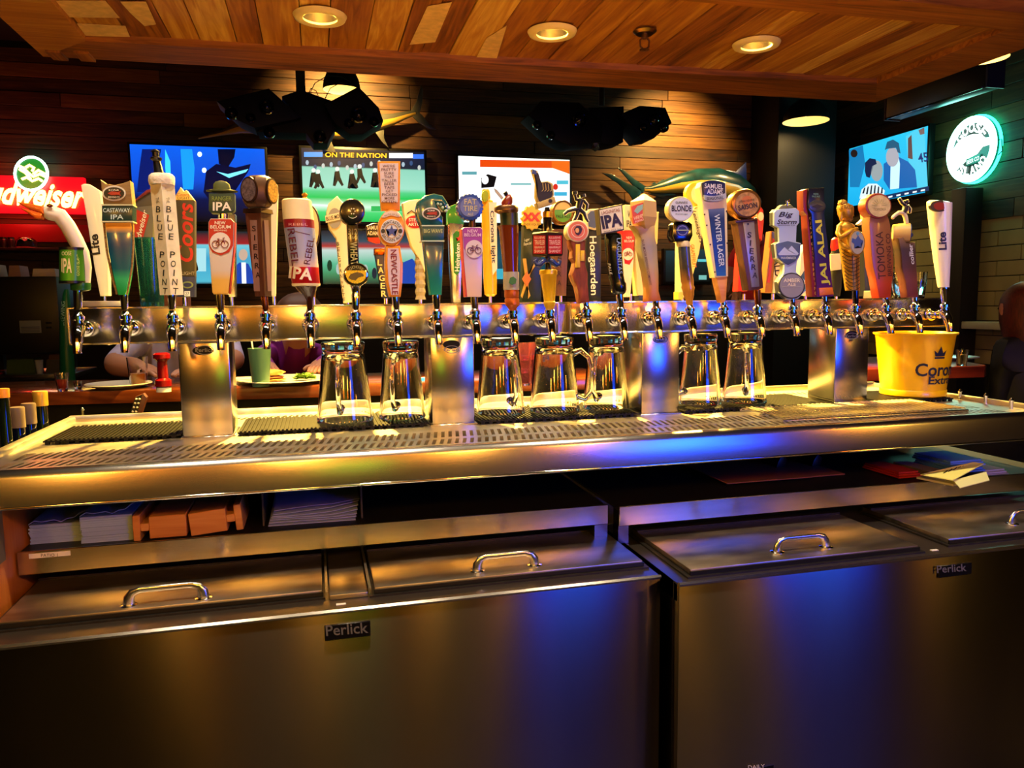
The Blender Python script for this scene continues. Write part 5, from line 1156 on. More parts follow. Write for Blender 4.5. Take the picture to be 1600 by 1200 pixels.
h = HB(1358, 'blue-badged footballer handle half hidden by the golden statue'); pr('body', [(1350, 385), (1364, 385), (1366, 463), (1352, 463)], M('#161826', .4)); prism('blue_badge', ell(1357, 375, 9, 14, 20), FB-.004, .016, M('#1f3a78', .4), h, .002); pr('footballer', [(1348, 330), (1354, 322), (1359, 332), (1356, 345), (1359, 362), (1354, 362), (1352, 348), (1345, 352), (1341, 350), (1349, 342)], M('#c0b088', .5), 0, .01, .001)

# ================================================================= things standing on the steel
def rubber_mat(x0, x1, y0, y1, label):
    t = thing('bar_mat', label, 'bar mat', ((x0+x1)/2, (y0+y1)/2, cT), 'black rubber bar mats')
    bm = B(); bm_box(bm, x0, x1, y0, y1, cT+.0045, cT+.007)
    xx = x0+.004
    while xx < x1-.006:
        bm_box(bm, xx, xx+.0035, y0, y1, cT+.007, cT+.0092); xx += .0075
    finish('ribbed_sheet', bm, RUBBER, t)
    bm = B(); xx = x0+.003
    while xx < x1-.008:
        bm_box(bm, xx, xx+.007, y0, y0+.006, cT, cT+.0045); bm_box(bm, xx, xx+.007, y1-.006, y1, cT, cT+.0045); xx += .016
    finish('foot_studs', bm, RUBBER, t)['kind'] = 'stuff'
rubber_mat(-.085, .142, .060, .225, 'black ribbed rubber mat lying empty near the wine bottles')
rubber_mat(.242, .600, .048, .225, 'black ribbed rubber mat under the pair of mugs')
rubber_mat(.700, 1.046, .040, .220, 'black ribbed rubber mat under the three mugs')
rubber_mat(1.148, 1.520, .040, .220, 'black ribbed rubber mat under the two mugs near the wire grate')
rubber_mat(1.630, 1.835, .030, .200, 'black ribbed rubber mat under the yellow bucket')
MUGG = mat('mug_glass', '#ffffff', .0, trans=1, ior=1.45)
def mug(px, py, hw, label, ang):
    """upturned mug: mouth on the mat, thick foot on top, handle loop at an angle"""
    b = P(px, py, .135); x, y = b.x, .132; z0 = cT+.0092; h_ = .158
    kk = hw*K(px, py, .132)
    t = thing('beer_mug', label, 'mug', (x, y, z0), 'upturned glass mugs')
    r0, r1 = kk, kk*.74
    o = [(r0, z0), (r0*1.01, z0+.004), (r0*.985, z0+.010), (r1*1.03, z0+h_-.024), (r1*.99, z0+h_-.020), (r1*1.04, z0+h_-.012), (r1*1.06, z0+h_-.003), (r1*1.0, z0+h_)]
    i_ = [(r0-.0035, z0), (r0-.005, z0+.008), (r1*.90, z0+h_-.036), (r1*.6, z0+h_-.026), (.001, z0+h_-.025)]
    bm = B(); n = 28
    pr_ = i_[::-1]+o+[(.001, z0+h_-.003)]
    rings = [[(x+max(r, .0005)*math.cos(2*math.pi*j/n), y+max(r, .0005)*math.sin(2*math.pi*j/n), z) for j in range(n)] for r, z in pr_]
    bm_loft(bm, rings, True); finish('glass_body', bm, MUGG, t, 40)
    a = R(ang); d = Vector((math.cos(a), math.sin(a), 0)); c = Vector((x, y, 0))
    rr = lambda z: r0+(r1-r0)*(z-z0)/h_
    pts = []
    for q, w_ in ((.20, -.002), (.16, .014), (.28, .032), (.5, .036), (.72, .030), (.82, .014), (.78, -.002)):
        z = z0+h_*q; pts.append(c+d*(rr(z)+w_)+Vector((0, 0, z)))
    bm = B(); bm_tube(bm, pts, [.008, .0065, .005, .0048, .005, .0065, .008], 10); finish('handle', bm, MUGG, t, 60)
for a in ((540, 664, 43, 'upturned glass mug in the pair, nearer the ketchup column', -100), (629, 660, 36, 'upturned glass mug in the pair, nearer the second column', -110), (782, 653, 38, 'first of three upturned mugs, beside the second column', -80), (866, 648, 39, 'middle of the three upturned mugs, handle turned aside', -25), (946, 644, 36, 'third of three upturned mugs, beside the third column', -130), (1092, 638, 33, 'upturned mug right after the third column', -165), (1161, 634, 34, 'upturned mug standing apart near the wire grate', -118)): mug(*a)
# wire grate
gr = thing('wire_grate', 'flat steel wire grate lying on the drainboard', 'grate', (1.55, -.04, cT))
WIRE = mat('bright_wire', (.75, .70, .58), .2, 1)
gx0, gx1, gy0, gy1 = 1.275, 1.72, -.125, .035
wm = None
for k in range(38):
    xx = gx0+.006+k*(gx1-gx0-.012)/37
    if wm is None: o = tube('wire', [(xx, gy0, cT+.009), (xx, gy1, cT+.009)], .0017, WIRE, gr, 6); wm = o; x00 = xx
    else: c = wm.copy(); COL.objects.link(c); c.location = (wm.location.x+xx-x00, wm.location.y, wm.location.z)
for yy in (gy0, (gy0+gy1)/2, gy1): tube('cross_bar', [(gx0, yy, cT+.0035), (gx1, yy, cT+.0035)], .0034, WIRE, gr, 8)
# yellow bucket
bk = P(1428, 624, .10); bx, by = bk.x+.002, .108
kb = K(1428, 580, .108); bz = cT+.0092
bu = thing('beer_bucket', 'yellow plastic beer bucket with black printed crown and lettering', 'bucket', (bx, by, bz))
YB_ = mat('bucket_yellow', '#e8b400', .35, coat=.3)
rt, rb_ = 57*kb, 47*kb; zt = bz+.150
lathe('pail', [(.001, bz+.006), (rb_*.9, bz+.006), (rb_*.97, bz), (rb_, bz+.002), (rb_*1.005, bz+.014), (rb_*.985, bz+.016), (rt*.985, zt-.004), (rt*1.035, zt-.004), (rt*1.045, zt), (rt*.99, zt+.001), (rt*.95, zt-.004), (rb_*.93, bz+.012), (.001, bz+.010)], (bx, by), YB_, bu, 40)
bi = M('#15162a', .5)
def pail_pt(ang, z):
    r = rb_+(rt-rb_)*max(0, min(1, (z-bz)/(zt-bz)))+.0007; return (bx+r*math.cos(ang), by+r*math.sin(ang), z)
def pail_ang(px, py):
    p = SC(bx, by, (rt+rb_)/2)(px, py); return math.atan2(p.y-by, p.x-bx)
def pail_text(s, px, py, arc, hh, **k):
    vs_, fs = text_mesh(s, **k); a0 = pail_ang(px, py); zc0 = P(px, py, by-.05).z; rm = (rt+rb_)/2
    me = bpy.data.meshes.new('lettering'); me.from_pydata([pail_pt(a0+(u+.5)*arc/rm, zc0+v*hh) for u, v in vs_], [], fs); me.update(); finish_me('lettering', me, bi, bu)
pail_text('Corona', 1430, 577, .125, .031, bold=.02); pail_text('Extra', 1452, 592.5, .070, .019, bold=.02)
def pail_print(name, pts, px, py):
    a0 = pail_ang(px, py); z0 = P(px, py, by-.05).z; bm = B(); vs_ = []
    for (x0_, y0_), (x1_, y1_) in zip(pts, pts[1:]+pts[:1]):
        for k in range(4): vs_.append(bm.verts.new(pail_pt(a0+(x0_+(x1_-x0_)*k/4)/rt, z0+y0_+(y1_-y0_)*k/4)))
    f = bm.faces.new(vs_); bmesh.ops.triangulate(bm, faces=[f]); finish(name, bm, bi, bu)
pail_print('crown_print', [(0, .011), (.004, -.003), (.030, -.003), (.034, .011), (.025, .004), (.021, .012), (.017, .020), (.013, .012), (.009, .004)], 1458, 553)
pail_print('crown_band', [(.003, -.005), (.031, -.005), (.031, -.009), (.003, -.009)], 1458, 553)
# saucer on the beam, clear tumblers and a paper box behind
pl = P(160, 476, .10)
lathe_o = thing('saucer', 'white shallow dish resting on the steel beam', 'dish', (pl.x, .09, ZB1)); lathe('bowl', [(.001, ZB1+.002), (.028, ZB1), (.034, ZB1+.002), (.040, ZB1+.010), (.0385, ZB1+.0105), (.03, ZB1+.004), (.001, ZB1+.004)], (pl.x, .09), WHITE, lathe_o, 28)
lathe('foot_ring', [(.02, ZB1), (.022, ZB1), (.022, ZB1+.001), (.02, ZB1+.001)], (pl.x, .09), WHITE, lathe_o, 20)
def tumbler(x, y, z, r0, r1, h_, label, m, fill=None, fm=None, group=None, cat='glass', name='tumbler'):
    t = thing(name, label, cat, (x, y, z), group)
    lathe('glass', [(.0008, z+.007), (r0*.88, z+.008), (r1-.0018, z+h_), (r1, z+h_), (r0, z+.001), (r0*.95, z), (.0008, z)], (x, y), m, t, 22, cap=True)
    if fill: lathe('drink', [(.0008, z+.0085), (r0*.86, z+.009), (r0*.86+(r1-.0025-r0*.86)*fill, z+.008+(h_-.008)*fill), (.0008, z+.008+(h_-.008)*fill)], (x, y), fm, t, 22)
    return t
p = P(238, 472, .11); tumbler(p.x, .11, ZB1, .020, .025, .125, 'teal glass tumbler standing on the beam behind the lighthouse handle', mat('teal_glass', '#3f9a90', .05, trans=.9, ior=1.4))
for px, lab in ((1405, 'clear ribbed glass on the beam beside the red plank handle'), (1433, 'clear ribbed glass on the beam at the far end')):
    p = P(px, 466, .11); tumbler(p.x, .11, ZB1, .016, .021, .062, lab, GLASS, group='clear glasses on the beam')
p = P(1365, 462, .10); tag(box('paper_box', p.x-.012, p.x+.012, .09, .12, ZB1, ZB1+.018, M('#b8b49a', .6), None, .001, 1), 'small pale paper box on the beam behind the statue', 'box')
# wine bottles in the rail at the counter end
def bottle(px, py, hw, capcol, caplen, body, label, Y, sh):
    p = P(px, py, Y); k = K(px, py, Y); x = p.x; zt = p.z; r = hw*k; z0 = .645
    t = thing('wine_bottle', label, 'bottle', (x, Y, z0), 'bottles at the counter end')
    lathe('glass', [(.001, z0+.004), (.027, z0+.001), (.031, z0+.003), (.031, z0+.18), (.029, z0+.195), (.022, z0+.218), (r*.92, z0+.245), (r*.85, zt-.004), (r*.85, zt-.001), (.001, zt-.001)], (x, Y), body, t, 24)
    lathe('capsule', [(r*1.0, zt-caplen), (r, zt-.012), (r*1.02, zt-.002), (r*.95, zt), (.001, zt)], (x, Y), capcol, t, 20)
DG = mat('dark_wine_glass', '#0c1408', .08, coat=.6); DB = mat('dark_blue_glass', '#060a20', .08, coat=.6)
bottle(62, 611, 10.5, M('#c89a34', .3, metal=.5), .030, DG, 'wine bottle with a gold screw cap, tallest at the counter end', .30, 0)
bottle(44, 630, 10.2, M('#5a4a3e', .45), .040, DB, 'blue-black wine bottle with a taupe capsule next to the gold cap', .225, 0)
bottle(26, 636, 10.5, M('#6a5a4a', .45), .038, DB, 'blue-black wine bottle with a tan capsule between two others', .15, 0)
bottle(4, 607, 9, M('#d88a24', .4), .016, DG, 'dark green wine bottle with an orange cap at the picture edge', .08, 0)
rk = thing('bottle_rail', 'dark steel speed rail holding the wine bottles', 'rail', (-.26, .2, 0))
box('tray', -.34, -.134, .03, .345, .637, .645, STEELD, rk); box('front_rail', -.34, -.134, .03, .034, .645, .70, STEELD, rk)
for xx in (-.33, -.145): box('rail_leg', xx-.008, xx+.008, .30, .33, 0, .637, STEELD, rk)
# guitar headstock
p = P(214, 650, .50); gh = thing('guitar', 'guitar with light tuning pegs leaning behind the drainboard', 'guitar', (p.x-.02, .50, .0))
GW = M('#4a2416', .4)
prism('headstock', [(211, 620), (224, 615), (229, 621), (220, 650), (203, 650)], .49, .018, GW, gh, .003); prism('headstock_face', [(210.5, 622), (222, 617), (214.5, 646), (203.5, 646)], .4885, .002, BLACK, gh)
for k in range(4):
    for s in (0, 1): lathe_px('tuning_peg', [(207.5+s*5+k*1.9-.5, 643-k*6.5-1.6, .4), (207.5+s*5+k*1.9, 643-k*6.5, 2.0), (207.5+s*5+k*1.9, 643-k*6.5+1.6, .4)], .486, CREAM, gh, 8)
q0 = P(211, 648, .5); tube('neck', [(q0.x, .505, q0.z), (q0.x-.02, .50, .45)], .016, GW, gh, 10)
bm = B(); bm_prism(bm, [(q0.x-.03+.14*math.cos(t*.35)*(1 if t < 4 or t > 14 else .9), .48, .20+.20*math.sin(t*.35)) for t in range(18)], (0, .07, 0), .006); finish('guitar_body', bm, M('#6a3416', .3, coat=.5), gh, 40)
# ================================================================= guests' bar behind the taps
gz = .90
def gfront(x): return 1.20-.095*(x+.3)
gb = thing('guest_bar', 'dark wooden bar top with rounded edge behind the taps', 'bar', (0, 1.2, 0))
bm = B(); x0, x1 = -1.7, 1.42
bm_prism(bm, [(x0, gfront(x0), gz), (x1, gfront(x1), gz), (x1, gfront(x1)+.42, gz), (x0, gfront(x0)+.42, gz)], (0, 0, -.040), .006); finish('bar_top', bm, BARWOOD, gb, 40)
bm = B(); bm_prism(bm, [(x0, gfront(x0)+.06, gz-.0405), (x1-.02, gfront(x1)+.06, gz-.0405), (x1-.02, gfront(x1)+.14, gz-.0405), (x0, gfront(x0)+.14, gz-.0405)], (0, 0, -(gz-.041))); finish('bar_front', bm, MATTE, gb)
def onbar(px, py): p = PZ(px, py, gz); return p.x, p.y
def K2(px, py, y): return K(px, py, y)
x, y = onbar(98, 611); t = tumbler(x, y, gz, .014, .021, .058, 'small rocks glass with a red glowing rim on the guest bar', GLASS, .6, mat('red_drink', '#b03020', .1, trans=.5)); 
x, y = onbar(122, 608); tumbler(x, y, gz, .010, .013, .026, 'tiny clear shot glass beside the red rimmed glass', GLASS)
def plate(px, py, rpx, label):
    x, y = onbar(px, py); r = rpx*K(px, py, y); t = thing('plate', label, 'plate', (x, y, gz))
    lathe('dish', [(.001, gz+.003), (r*.55, gz), (r*.6, gz+.001), (r, gz+.014), (r*.99, gz+.0165), (r*.62, gz+.005), (.001, gz+.005)], (x, y), mat('glazed_plate', '#cfc9b8', .25, coat=.4), t, 32); return t, x, y, r
plate(186, 606, 48, 'white dinner plate in front of the guest in the pale shirt')
x, y = onbar(217, 604); tumbler(x, y, gz, .026, .033, .098, 'pint glass less than half full of amber beer', GLASS, .40, mat('amber_beer', '#b86414', .1, trans=.55))
x, y = onbar(256, 612); kt = thing('ketchup_bottle', 'red plastic ketchup bottle standing on its white cap', 'bottle', (x, y, gz)); k = K(256, 600, y)
lathe('white_cap', [(11*k, gz), (11*k, gz+.014), (9*k, gz+.015)], (x, y), WHITE, kt, 18); KR = mat('ketchup_red', '#6e060c', .25, coat=.4)
lathe('red_body', [(10*k, gz+.0152), (12.5*k, gz+.018), (12.5*k, gz+.036), (8*k, gz+.042), (7.5*k, gz+.090), (8*k, gz+.096), (12.5*k, gz+.104), (12.5*k, gz+.116), (9*k, gz+.121)], (x, y), KR, kt, 20)
x, y = onbar(408, 604); FR = mat('frosted_green', '#557e70', .35, trans=.45); t = tumbler(x, y, gz, .027, .036, .125, 'frosted green plastic tumbler with a straw', FR)
tube('straw', [(x-.01, y, gz+.02), (x-.024, y, gz+.155)], .0028, WHITE, t, 8)
t, x, y, r = plate(445, 598, 70, 'white plate holding the sandwich and salad'); px_, py_ = x, y
sw = thing('sandwich', 'toasted sandwich with browned bread on the plate', 'sandwich', (x-.045, y, gz+.006)); bm = B()
for k, (za, zb, s_) in enumerate(((.006, .016, 1), (.024, .042, .95))):
    bm2 = B(); bmesh.ops.create_icosphere(bm2, subdivisions=2, radius=1); 
    for v in bm2.verts: n_ = 1+.12*math.sin(v.co.x*5+v.co.y*7+k); v.co = Vector((x-.045+v.co.x*.05*n_*s_, y+v.co.y*.035*n_, gz+za+(v.co.z*.5+.5)*(zb-za)*1.3))
    finish('bread', bm2, add_noise(mat('toast', '#a8763c', .7), 60, .35), sw, 60)
bm2 = B(); bmesh.ops.create_icosphere(bm2, subdivisions=2, radius=1)
for v in bm2.verts: v.co = Vector((x-.045+v.co.x*.046, y+v.co.y*.034, gz+.021+v.co.z*.006))
finish('filling', bm2, M('#7a3a24', .6), sw, 60); bm.free()
sal = thing('salad', 'small heap of green lettuce leaves on the plate', 'salad', (x+.065, y, gz+.006))
for k in range(9):
    bm2 = B(); a = k*2.4; c = Vector((x+.065+.020*math.cos(a), y+.016*math.sin(a), gz+.012+.004*(k % 4))); n = 10
    ring_ = [c+Vector((.019*math.cos(j*.628)*(1+.2*(j % 2)), .013*math.sin(j*.628), .006*math.sin(j*1.9+k)+.004)) for j in range(n)]
    vs_ = [bm2.verts.new(q) for q in ring_]; cv = bm2.verts.new(c)
    for j in range(n): bm2.faces.new((cv, vs_[j], vs_[(j+1) % n]))
    bmesh.ops.solidify(bm2, geom=bm2.faces[:], thickness=.0012); finish('lettuce_leaf', bm2, M('#5a7a24', .5), sal, 60)
x, y = onbar(658, 598); ph = thing('phone', 'small phone with a cyan glowing screen on the guest bar', 'phone', (x, y, gz)); box('case', x-.012, x+.014, y, y+.006, gz, gz+.018, WHITE, ph, .001, 1); box('screen', x-.010, x+.012, y-.0006, y, gz+.006, gz+.016, mat('phone_glow', '#30b0e0', .3, emit=1.5), ph)
x, y = onbar(383, 600); tag(box('napkin_box', x-.035, x+.03, y, y+.08, gz, gz+.018, M('#b8b4a8', .6), None, .002), 'low pale napkin tray on the guest bar behind the first column', 'tray')
PINKG = mat('pink_glass', '#e8a0b0', .05, trans=.92, ior=1.4)
for k, (px, py) in enumerate(((820, 602), (838, 600))):
    x, y = onbar(px, py)
    for j in range(3): tumbler(x, y, gz+j*.040, .017, .023, .055, 'pink tinted glass, %s in the %s stack behind the mugs' % (('bottom', 'middle', 'top')[j], ('nearer', 'farther')[k]), PINKG, group='stacked pink glasses')
# table, glass and plates at the right end
rt_ = thing('side_table', 'red-brown wooden side table edge at the right end', 'table', (2.75, 1.1, 0))
a = PZ(1470, 574, gz); b_ = PZ(1545, 571, gz)
bm = B(); bm_prism(bm, [(a.x-.3, a.y+.04, gz), (b_.x-.02, b_.y, gz), (b_.x+.02, b_.y+.03, gz), (b_.x+.20, b_.y+.5, gz), (a.x-.1, a.y+.6, gz)], (0, 0, -.045), .006); finish('table_top', bm, wood('red_table', ['#3a0f08', '#6a2214', '#7e3420'], 'x', .3, 8, .05, coat=.4), rt_, 40)
lathe('pedestal', [(.20, 0), (.20, .02), (.04, .04), (.035, gz-.05), (.12, gz-.046)], (a.x+.05, a.y+.30), MATTE, rt_, 20)
x, y = PZ(1509, 572, gz).x, PZ(1509, 572, gz).y; tumbler(x, y+.02, gz, .017, .023, .062, 'clear water glass on the side table', GLASS)
p = PZ(1488, 562, gz); t = thing('plate', 'pale plate stacked on the side table', 'plate', (p.x, p.y, gz)); lathe('dish', [(.001, gz), (.06, gz), (.10, gz+.012), (.099, gz+.015), (.06, gz+.004), (.001, gz+.004)], (p.x, p.y), mat('glazed_plate', '#cfc9b8', .25), t, 28)

# ================================================================= service station at the left end
ss = thing('service_station', 'black drinks station with a printed label, standing behind the guest bar', 'cabinet', (-1.45, 2.75, 0)); YS = 2.6
L_, R_ = P(-60, 500, YS).x, P(93, 500, YS).x
box('hutch', L_, R_, YS, YS+.4, P(50, 553, YS).z, P(50, 432, YS).z, mat('station_black', '#060607', .4), ss, .008)
for xx in (L_+.02, R_-.06): box('post', xx, xx+.03, YS+.3, YS+.34, P(50, 584, YS).z, P(50, 553, YS).z-.0005, BLACK, ss)
box('steel_top', L_, P(116, 585, YS).x, YS, YS+.4, P(80, 592, YS).z, P(80, 584, YS).z-.0005, STEEL, ss, .003)
for xx in (L_+.03, P(66, 590, YS).x): box('leg', xx, xx+.035, YS+.02, YS+.06, 0, P(80, 592, YS).z-.001, mat('blue_leg', '#2a3a5a', .4), ss)
q = [P(30, 501, YS-.0008), P(65, 520, YS)]; lb = box('info_label', q[0].x, q[1].x, YS-.0015, YS-.0002, q[1].z, q[0].z, M('#6e6e64', .6), ss)
for k in range(4): box('print_line', q[0].x+.006, q[1].x-.006, YS-.0022, YS-.0016, q[1].z+.005+k*.007, q[1].z+.008+k*.007, M('#3a3a40' if k < 3 else '#25304a', .6), lb)
for yy in (503, 510): box('hinge', P(72, yy, YS).x, P(81, yy, YS).x, YS-.004, YS, P(76, yy+3, YS).z, P(76, yy, YS).z, CHROME, ss)
zs = P(80, 584, YS).z; zh = P(50, 432, YS).z
def boxy(name, px0, px1, z0, h_, col, label, cat, Y=YS+.08):
    a, b = P(px0, 560, Y).x, P(px1, 560, Y).x; bm = B(); bm_loft(bm, [[(a, Y, z0), (b, Y, z0), (b, Y+.12, z0), (a, Y+.12, z0)], [(a+.006, Y+.004, z0+h_), (b-.006, Y+.004, z0+h_), (b-.006, Y+.116, z0+h_), (a+.006, Y+.116, z0+h_)]]); return tag(finish(name, bm, M(col, .6)), label, cat)
x = P(61, 570, YS+.06).x; lathe_t = thing('paper_cup', 'pale grey paper cup on the steel service top', 'cup', (x, YS+.06, zs)); lathe('cup', [(.013, zs), (.018, zs+.062), (.0195, zs+.064), (.017, zs+.0625), (.012, zs+.003)], (x, YS+.06), M('#8e8e96', .6), lathe_t, 18)
boxy('green_crate', 8, 54, zs, .068, '#2c4a34', 'green crate on the steel service top', 'crate'); boxy('grey_caddy', 70, 94, zs, .062, '#3a3a3c', 'grey caddy on the steel service top', 'caddy')
boxy('brown_carton', 76, 97, zs+.0625, .050, '#5a3a2a', 'brown carton on the grey caddy', 'carton')
boxy('takeout_box', 60, 97, zh, .040, '#b8aeb4', 'white takeout box on the black station', 'box'); boxy('plastic_tub', 23, 43, zh, .055, '#8a6a74', 'pale plastic tub on the black station', 'tub'); boxy('folded_cloth', 0, 8, zh, .060, '#a8a4a4', 'white folded cloth at the picture edge on the station', 'cloth')
x = P(103, 520, 2.3).x
gbn = thing('green_banner_post', 'tall green bottle-shaped advertising post with pale lettering', 'post', (x, 2.3, 0))
lathe_px('bottle_post', [(104, 452, 3), (103.5, 460, 5), (103, 500, 9), (104, 545, 10), (106, 600, 11)], 2.3, mat('bottle_green', '#0f4a24', .3), gbn, 14)
lathe('post', [(.02, 0), (.02, P(106, 600, 2.3).z+.01)], (P(106, 600, 2.3).x, 2.3), MATTE, gbn, 12)
T('BREWING', (98, 490), 38, 6, M('#9ab89a'), gbn, SC(P(103, 490, 2.3).x, 2.3, 9*K(103, 490, 2.3)), ang=88)

# ================================================================= far wall: neon, shelf, televisions
def E(h, s): return mat('glow_%s_%s' % (h.lstrip('#'), s), '#0a0a0a', .4, emit=s, ecol=h)
YW = 5.15
nb = thing('neon_sign', 'red backlit beer sign with yellow script and a green eagle roundel', 'neon sign', (P(60, 330, YW).x, YW, P(60, 330, YW).z))
a, b = P(-150, 330, YW), P(132, 277, YW)
box('red_panel', a.x, b.x, YW, 5.195, a.z, b.z, E('#d80814', 1.2), nb, .01)
point('neon_glow', tuple(P(20, 300, YW-.25)), 7, (1, .05, .03), .15)
T('Budweiser', (47, 303), 176, 38, E('#ffcc50', 7), nb, SY(YW-.03), ang=-3, shear=.35, bold=.03)
T('KING OF BEERS', (95, 322), 60, 4, M('#5a0508'), nb, SY(YW-.001))
ring('white_tube', 48, 271, 27, 27.5, 3.2, YW-.05, .02, E('#c8ffe8', 5), nb); disc('green_disc', 48, 271, 24, 24.5, YW-.035, .02, E('#0a7a1c', .9), nb)
bm = B(); s_ = SY(YW-.05)
for seg in ([(26, 258), (36, 262), (44, 270), (52, 276), (62, 272), (71, 276)], [(40, 262), (46, 258), (53, 262), (50, 268)], [(34, 280), (42, 277), (50, 283), (60, 279), (66, 283)], [(30, 264), (40, 270), (48, 280)], [(52, 272), (60, 266), (70, 272)]): bm_tube(bm, [s_(*q) for q in seg], .010, 8)
finish('eagle_tubes', bm, E('#ffd060', 5), nb, 60)
sh = box('wall_shelf', P(-100, 388, 5.0).x, P(150, 388, 5.0).x, 4.98, 5.19, P(50, 392, 5.0).z, P(50, 387, 5.0).z, M('#241210', .5), None, .004); tag(sh, 'dark wooden wall shelf under the red neon sign', 'shelf')
zsf = P(50, 387, 5.0).z
x = P(42, 380, 5.05).x; gw = thing('glass_bowl', 'upturned clear glass bowl on the shelf under the neon', 'bowl', (x, 5.035, zsf)); lathe('bowl', [(.075, zsf), (.078, zsf+.004), (.07, zsf+.05), (.04, zsf+.078), (.001, zsf+.083), (.001, zsf+.079), (.036, zsf+.074), (.066, zsf+.048), (.073, zsf)], (x, 5.035), GLASS, gw, 24, cap=False)
for k, px in enumerate((4, 16)): 
    x = P(px, 380, 5.05).x; t = thing('dark_jar', 'dark jar on the shelf under the neon, %s one' % ('edge', 'inner')[k], 'jar', (x, 5.07, zsf)); lathe('jar', [(.026, zsf), (.028, zsf+.06), (.022, zsf+.068)], (x, 5.07), M('#1c0c0c', .3), t, 14); lathe('lid', [(.023, zsf+.0682), (.023, zsf+.08)], (x, 5.07), BLACK, t, 14)
rail = box('red_lit_shelf', P(-100, 375, 5.1).x, P(150, 375, 5.1).x, 5.12, 5.2, P(50, 377, 5.1).z-.004, P(50, 350, 5.1).z, mat('neon_red_board', '#8a1016', .4), None, .004); tag(rail, 'back board above the wall shelf with neon red light in its colour', 'board')  # the neon's red light on the wall is put into the board colour
def screen(px0, py0, px1, py1, label, m, Y=5.10):
    a, b = P(px0, py1, Y), P(px1, py0, Y)
    t = thing('television', label, 'television', ((a.x+b.x)/2, Y, a.z))
    box('casing', a.x-.02, b.x+.02, Y+.002, Y+.06, a.z-.025, b.z+.02, BLACK, t, .006); box('screen', a.x, b.x, Y, Y+.004, a.z, b.z, m, t)
    box('wall_bracket', (a.x+b.x)/2-.1, (a.x+b.x)/2+.1, Y+.06, 5.20, (a.z+b.z)/2-.1, (a.z+b.z)/2+.1, MATTE, t)
    return t
def pic(t, pts, col, e, d=.001, Y=5.10, name='picture_shape', surf=None): return prism(name, pts, Y-d-.0008, .0008, E(col, round(e*.62, 2)), t, 0, surf=surf)
v = P(300, 345, 5.1).z, P(300, 231, 5.1).z
t = screen(210, 233, 413, 345, 'blue television showing a man in a dark suit, beside the red neon', grad('tv_blue', [(0, '#01030c'), (.3, '#021040'), (.55, '#0a48c8'), (1, '#0a5ae0')], v[0], v[1], .3, emit=0.79))
pic(t, [(222, 233), (252, 233), (246, 262), (232, 300), (214, 300), (218, 262)], '#0a2a9a', .5); pic(t, [(258, 233), (266, 252), (268, 300), (262, 300), (258, 262)], '#38c8ff', 1.4, .0014); pic(t, [(282, 233), (300, 233), (304, 262), (302, 296), (286, 296)], '#18a0ff', 1.1, .0014)
pic(t, [(340, 233), (368, 233), (366, 246), (356, 262), (342, 256)], '#030a30', .6, .002); pic(t, [(318, 300), (322, 268), (338, 256), (368, 262), (392, 256), (388, 268), (366, 276), (362, 306), (340, 330)], '#04104a', .5, .0022); pic(t, [(338, 268), (356, 272), (388, 264), (384, 269), (358, 278)], '#70d8ff', 1.6, .0028)
for q in ((312, 241), (319, 266)): pic(t, ell(q[0], q[1], 3.5, 4, 12), '#d8f4ff', 2.5, .003)
v = P(570, 345, 5.1).z, P(570, 238, 5.1).z
t = screen(475, 238, 663, 345, 'television showing a football game on green turf', grad('tv_field', [(0, '#18b850'), (.12, '#40d070'), (.2, '#d0f0d8'), (.33, '#18c050'), (.42, '#50c880'), (.48, '#9ad8c0'), (.76, '#88ccb4'), (.78, '#0c1c30'), (.93, '#101c38'), (1, '#101c38')], v[0], v[1], .3, emit=0.73))
pic(t, rect(475, 237, 663, 247), '#101828', .6, .0015); pic(t, rect(475, 237.5, 504, 245), '#50a0ff', 1.2, .002); pic(t, rect(608, 239, 645, 247), '#ffffff', 1.3, .002); pic(t, rect(645, 241, 662, 248), '#4080ff', 1.0, .002)
T('ON THE NATION', (556, 242.5), 96, 7.5, E('#ffb020', 1.4), t, SY(5.097), bold=.02, ang=-1)
for k, (x_, y_) in enumerate(((490, 282), (497, 284), (527, 280), (550, 284), (562, 276), (586, 282))):
    pic(t, [(x_-4, y_-12), (x_+3, y_-13), (x_+5, y_-3), (x_+10, y_+9), (x_+7, y_+11), (x_+1, y_+2), (x_-3, y_+11), (x_-7, y_+10), (x_-3, y_-1)], '#06101c', .3, .002+.0002*k, name='player'); pic(t, ell(x_, y_-16, 3.5, 3.6, 10), '#e8ece8', 1.1, .003, name='player_helmet')
for k in range(15): pic(t, ell(480+k*12.5, 254+(k*7 % 9), 2.6, 4, 8), ('#b8d0e0', '#3a5a8a', '#d8e0d8')[k % 3], .9, .0022, name='spectator')
pic(t, rect(580, 322, 660, 330), '#30c860', .9, .0016); pic(t, [(478, 318), (560, 322), (560, 325), (478, 321)], '#e8fff0', 1.1, .0018)
v = P(800, 346, 5.1).z, P(800, 249, 5.1).z
t = screen(718, 250, 890, 347, 'bright television with a white studio picture and orange banner', grad('tv_white', [(0, '#c8e8e8'), (.3, '#ffffff'), (.8, '#ffffff'), (1, '#f0fafa')], v[0], v[1], .3, emit=0.99))
pic(t, [(750, 249.5), (890, 251.5), (890, 263), (750, 261)], '#e84a08', 1.1); pic(t, [(862, 251), (890, 252), (890, 272), (862, 262)], '#f06a10', 1.1, .0015); pic(t, [(752, 278), (762, 272), (776, 276), (772, 292), (752, 294)], '#101018', .2, .0015); pic(t, ell(758, 281, 5.5, 7, 14), '#f4f4f0', 1.3, .002)
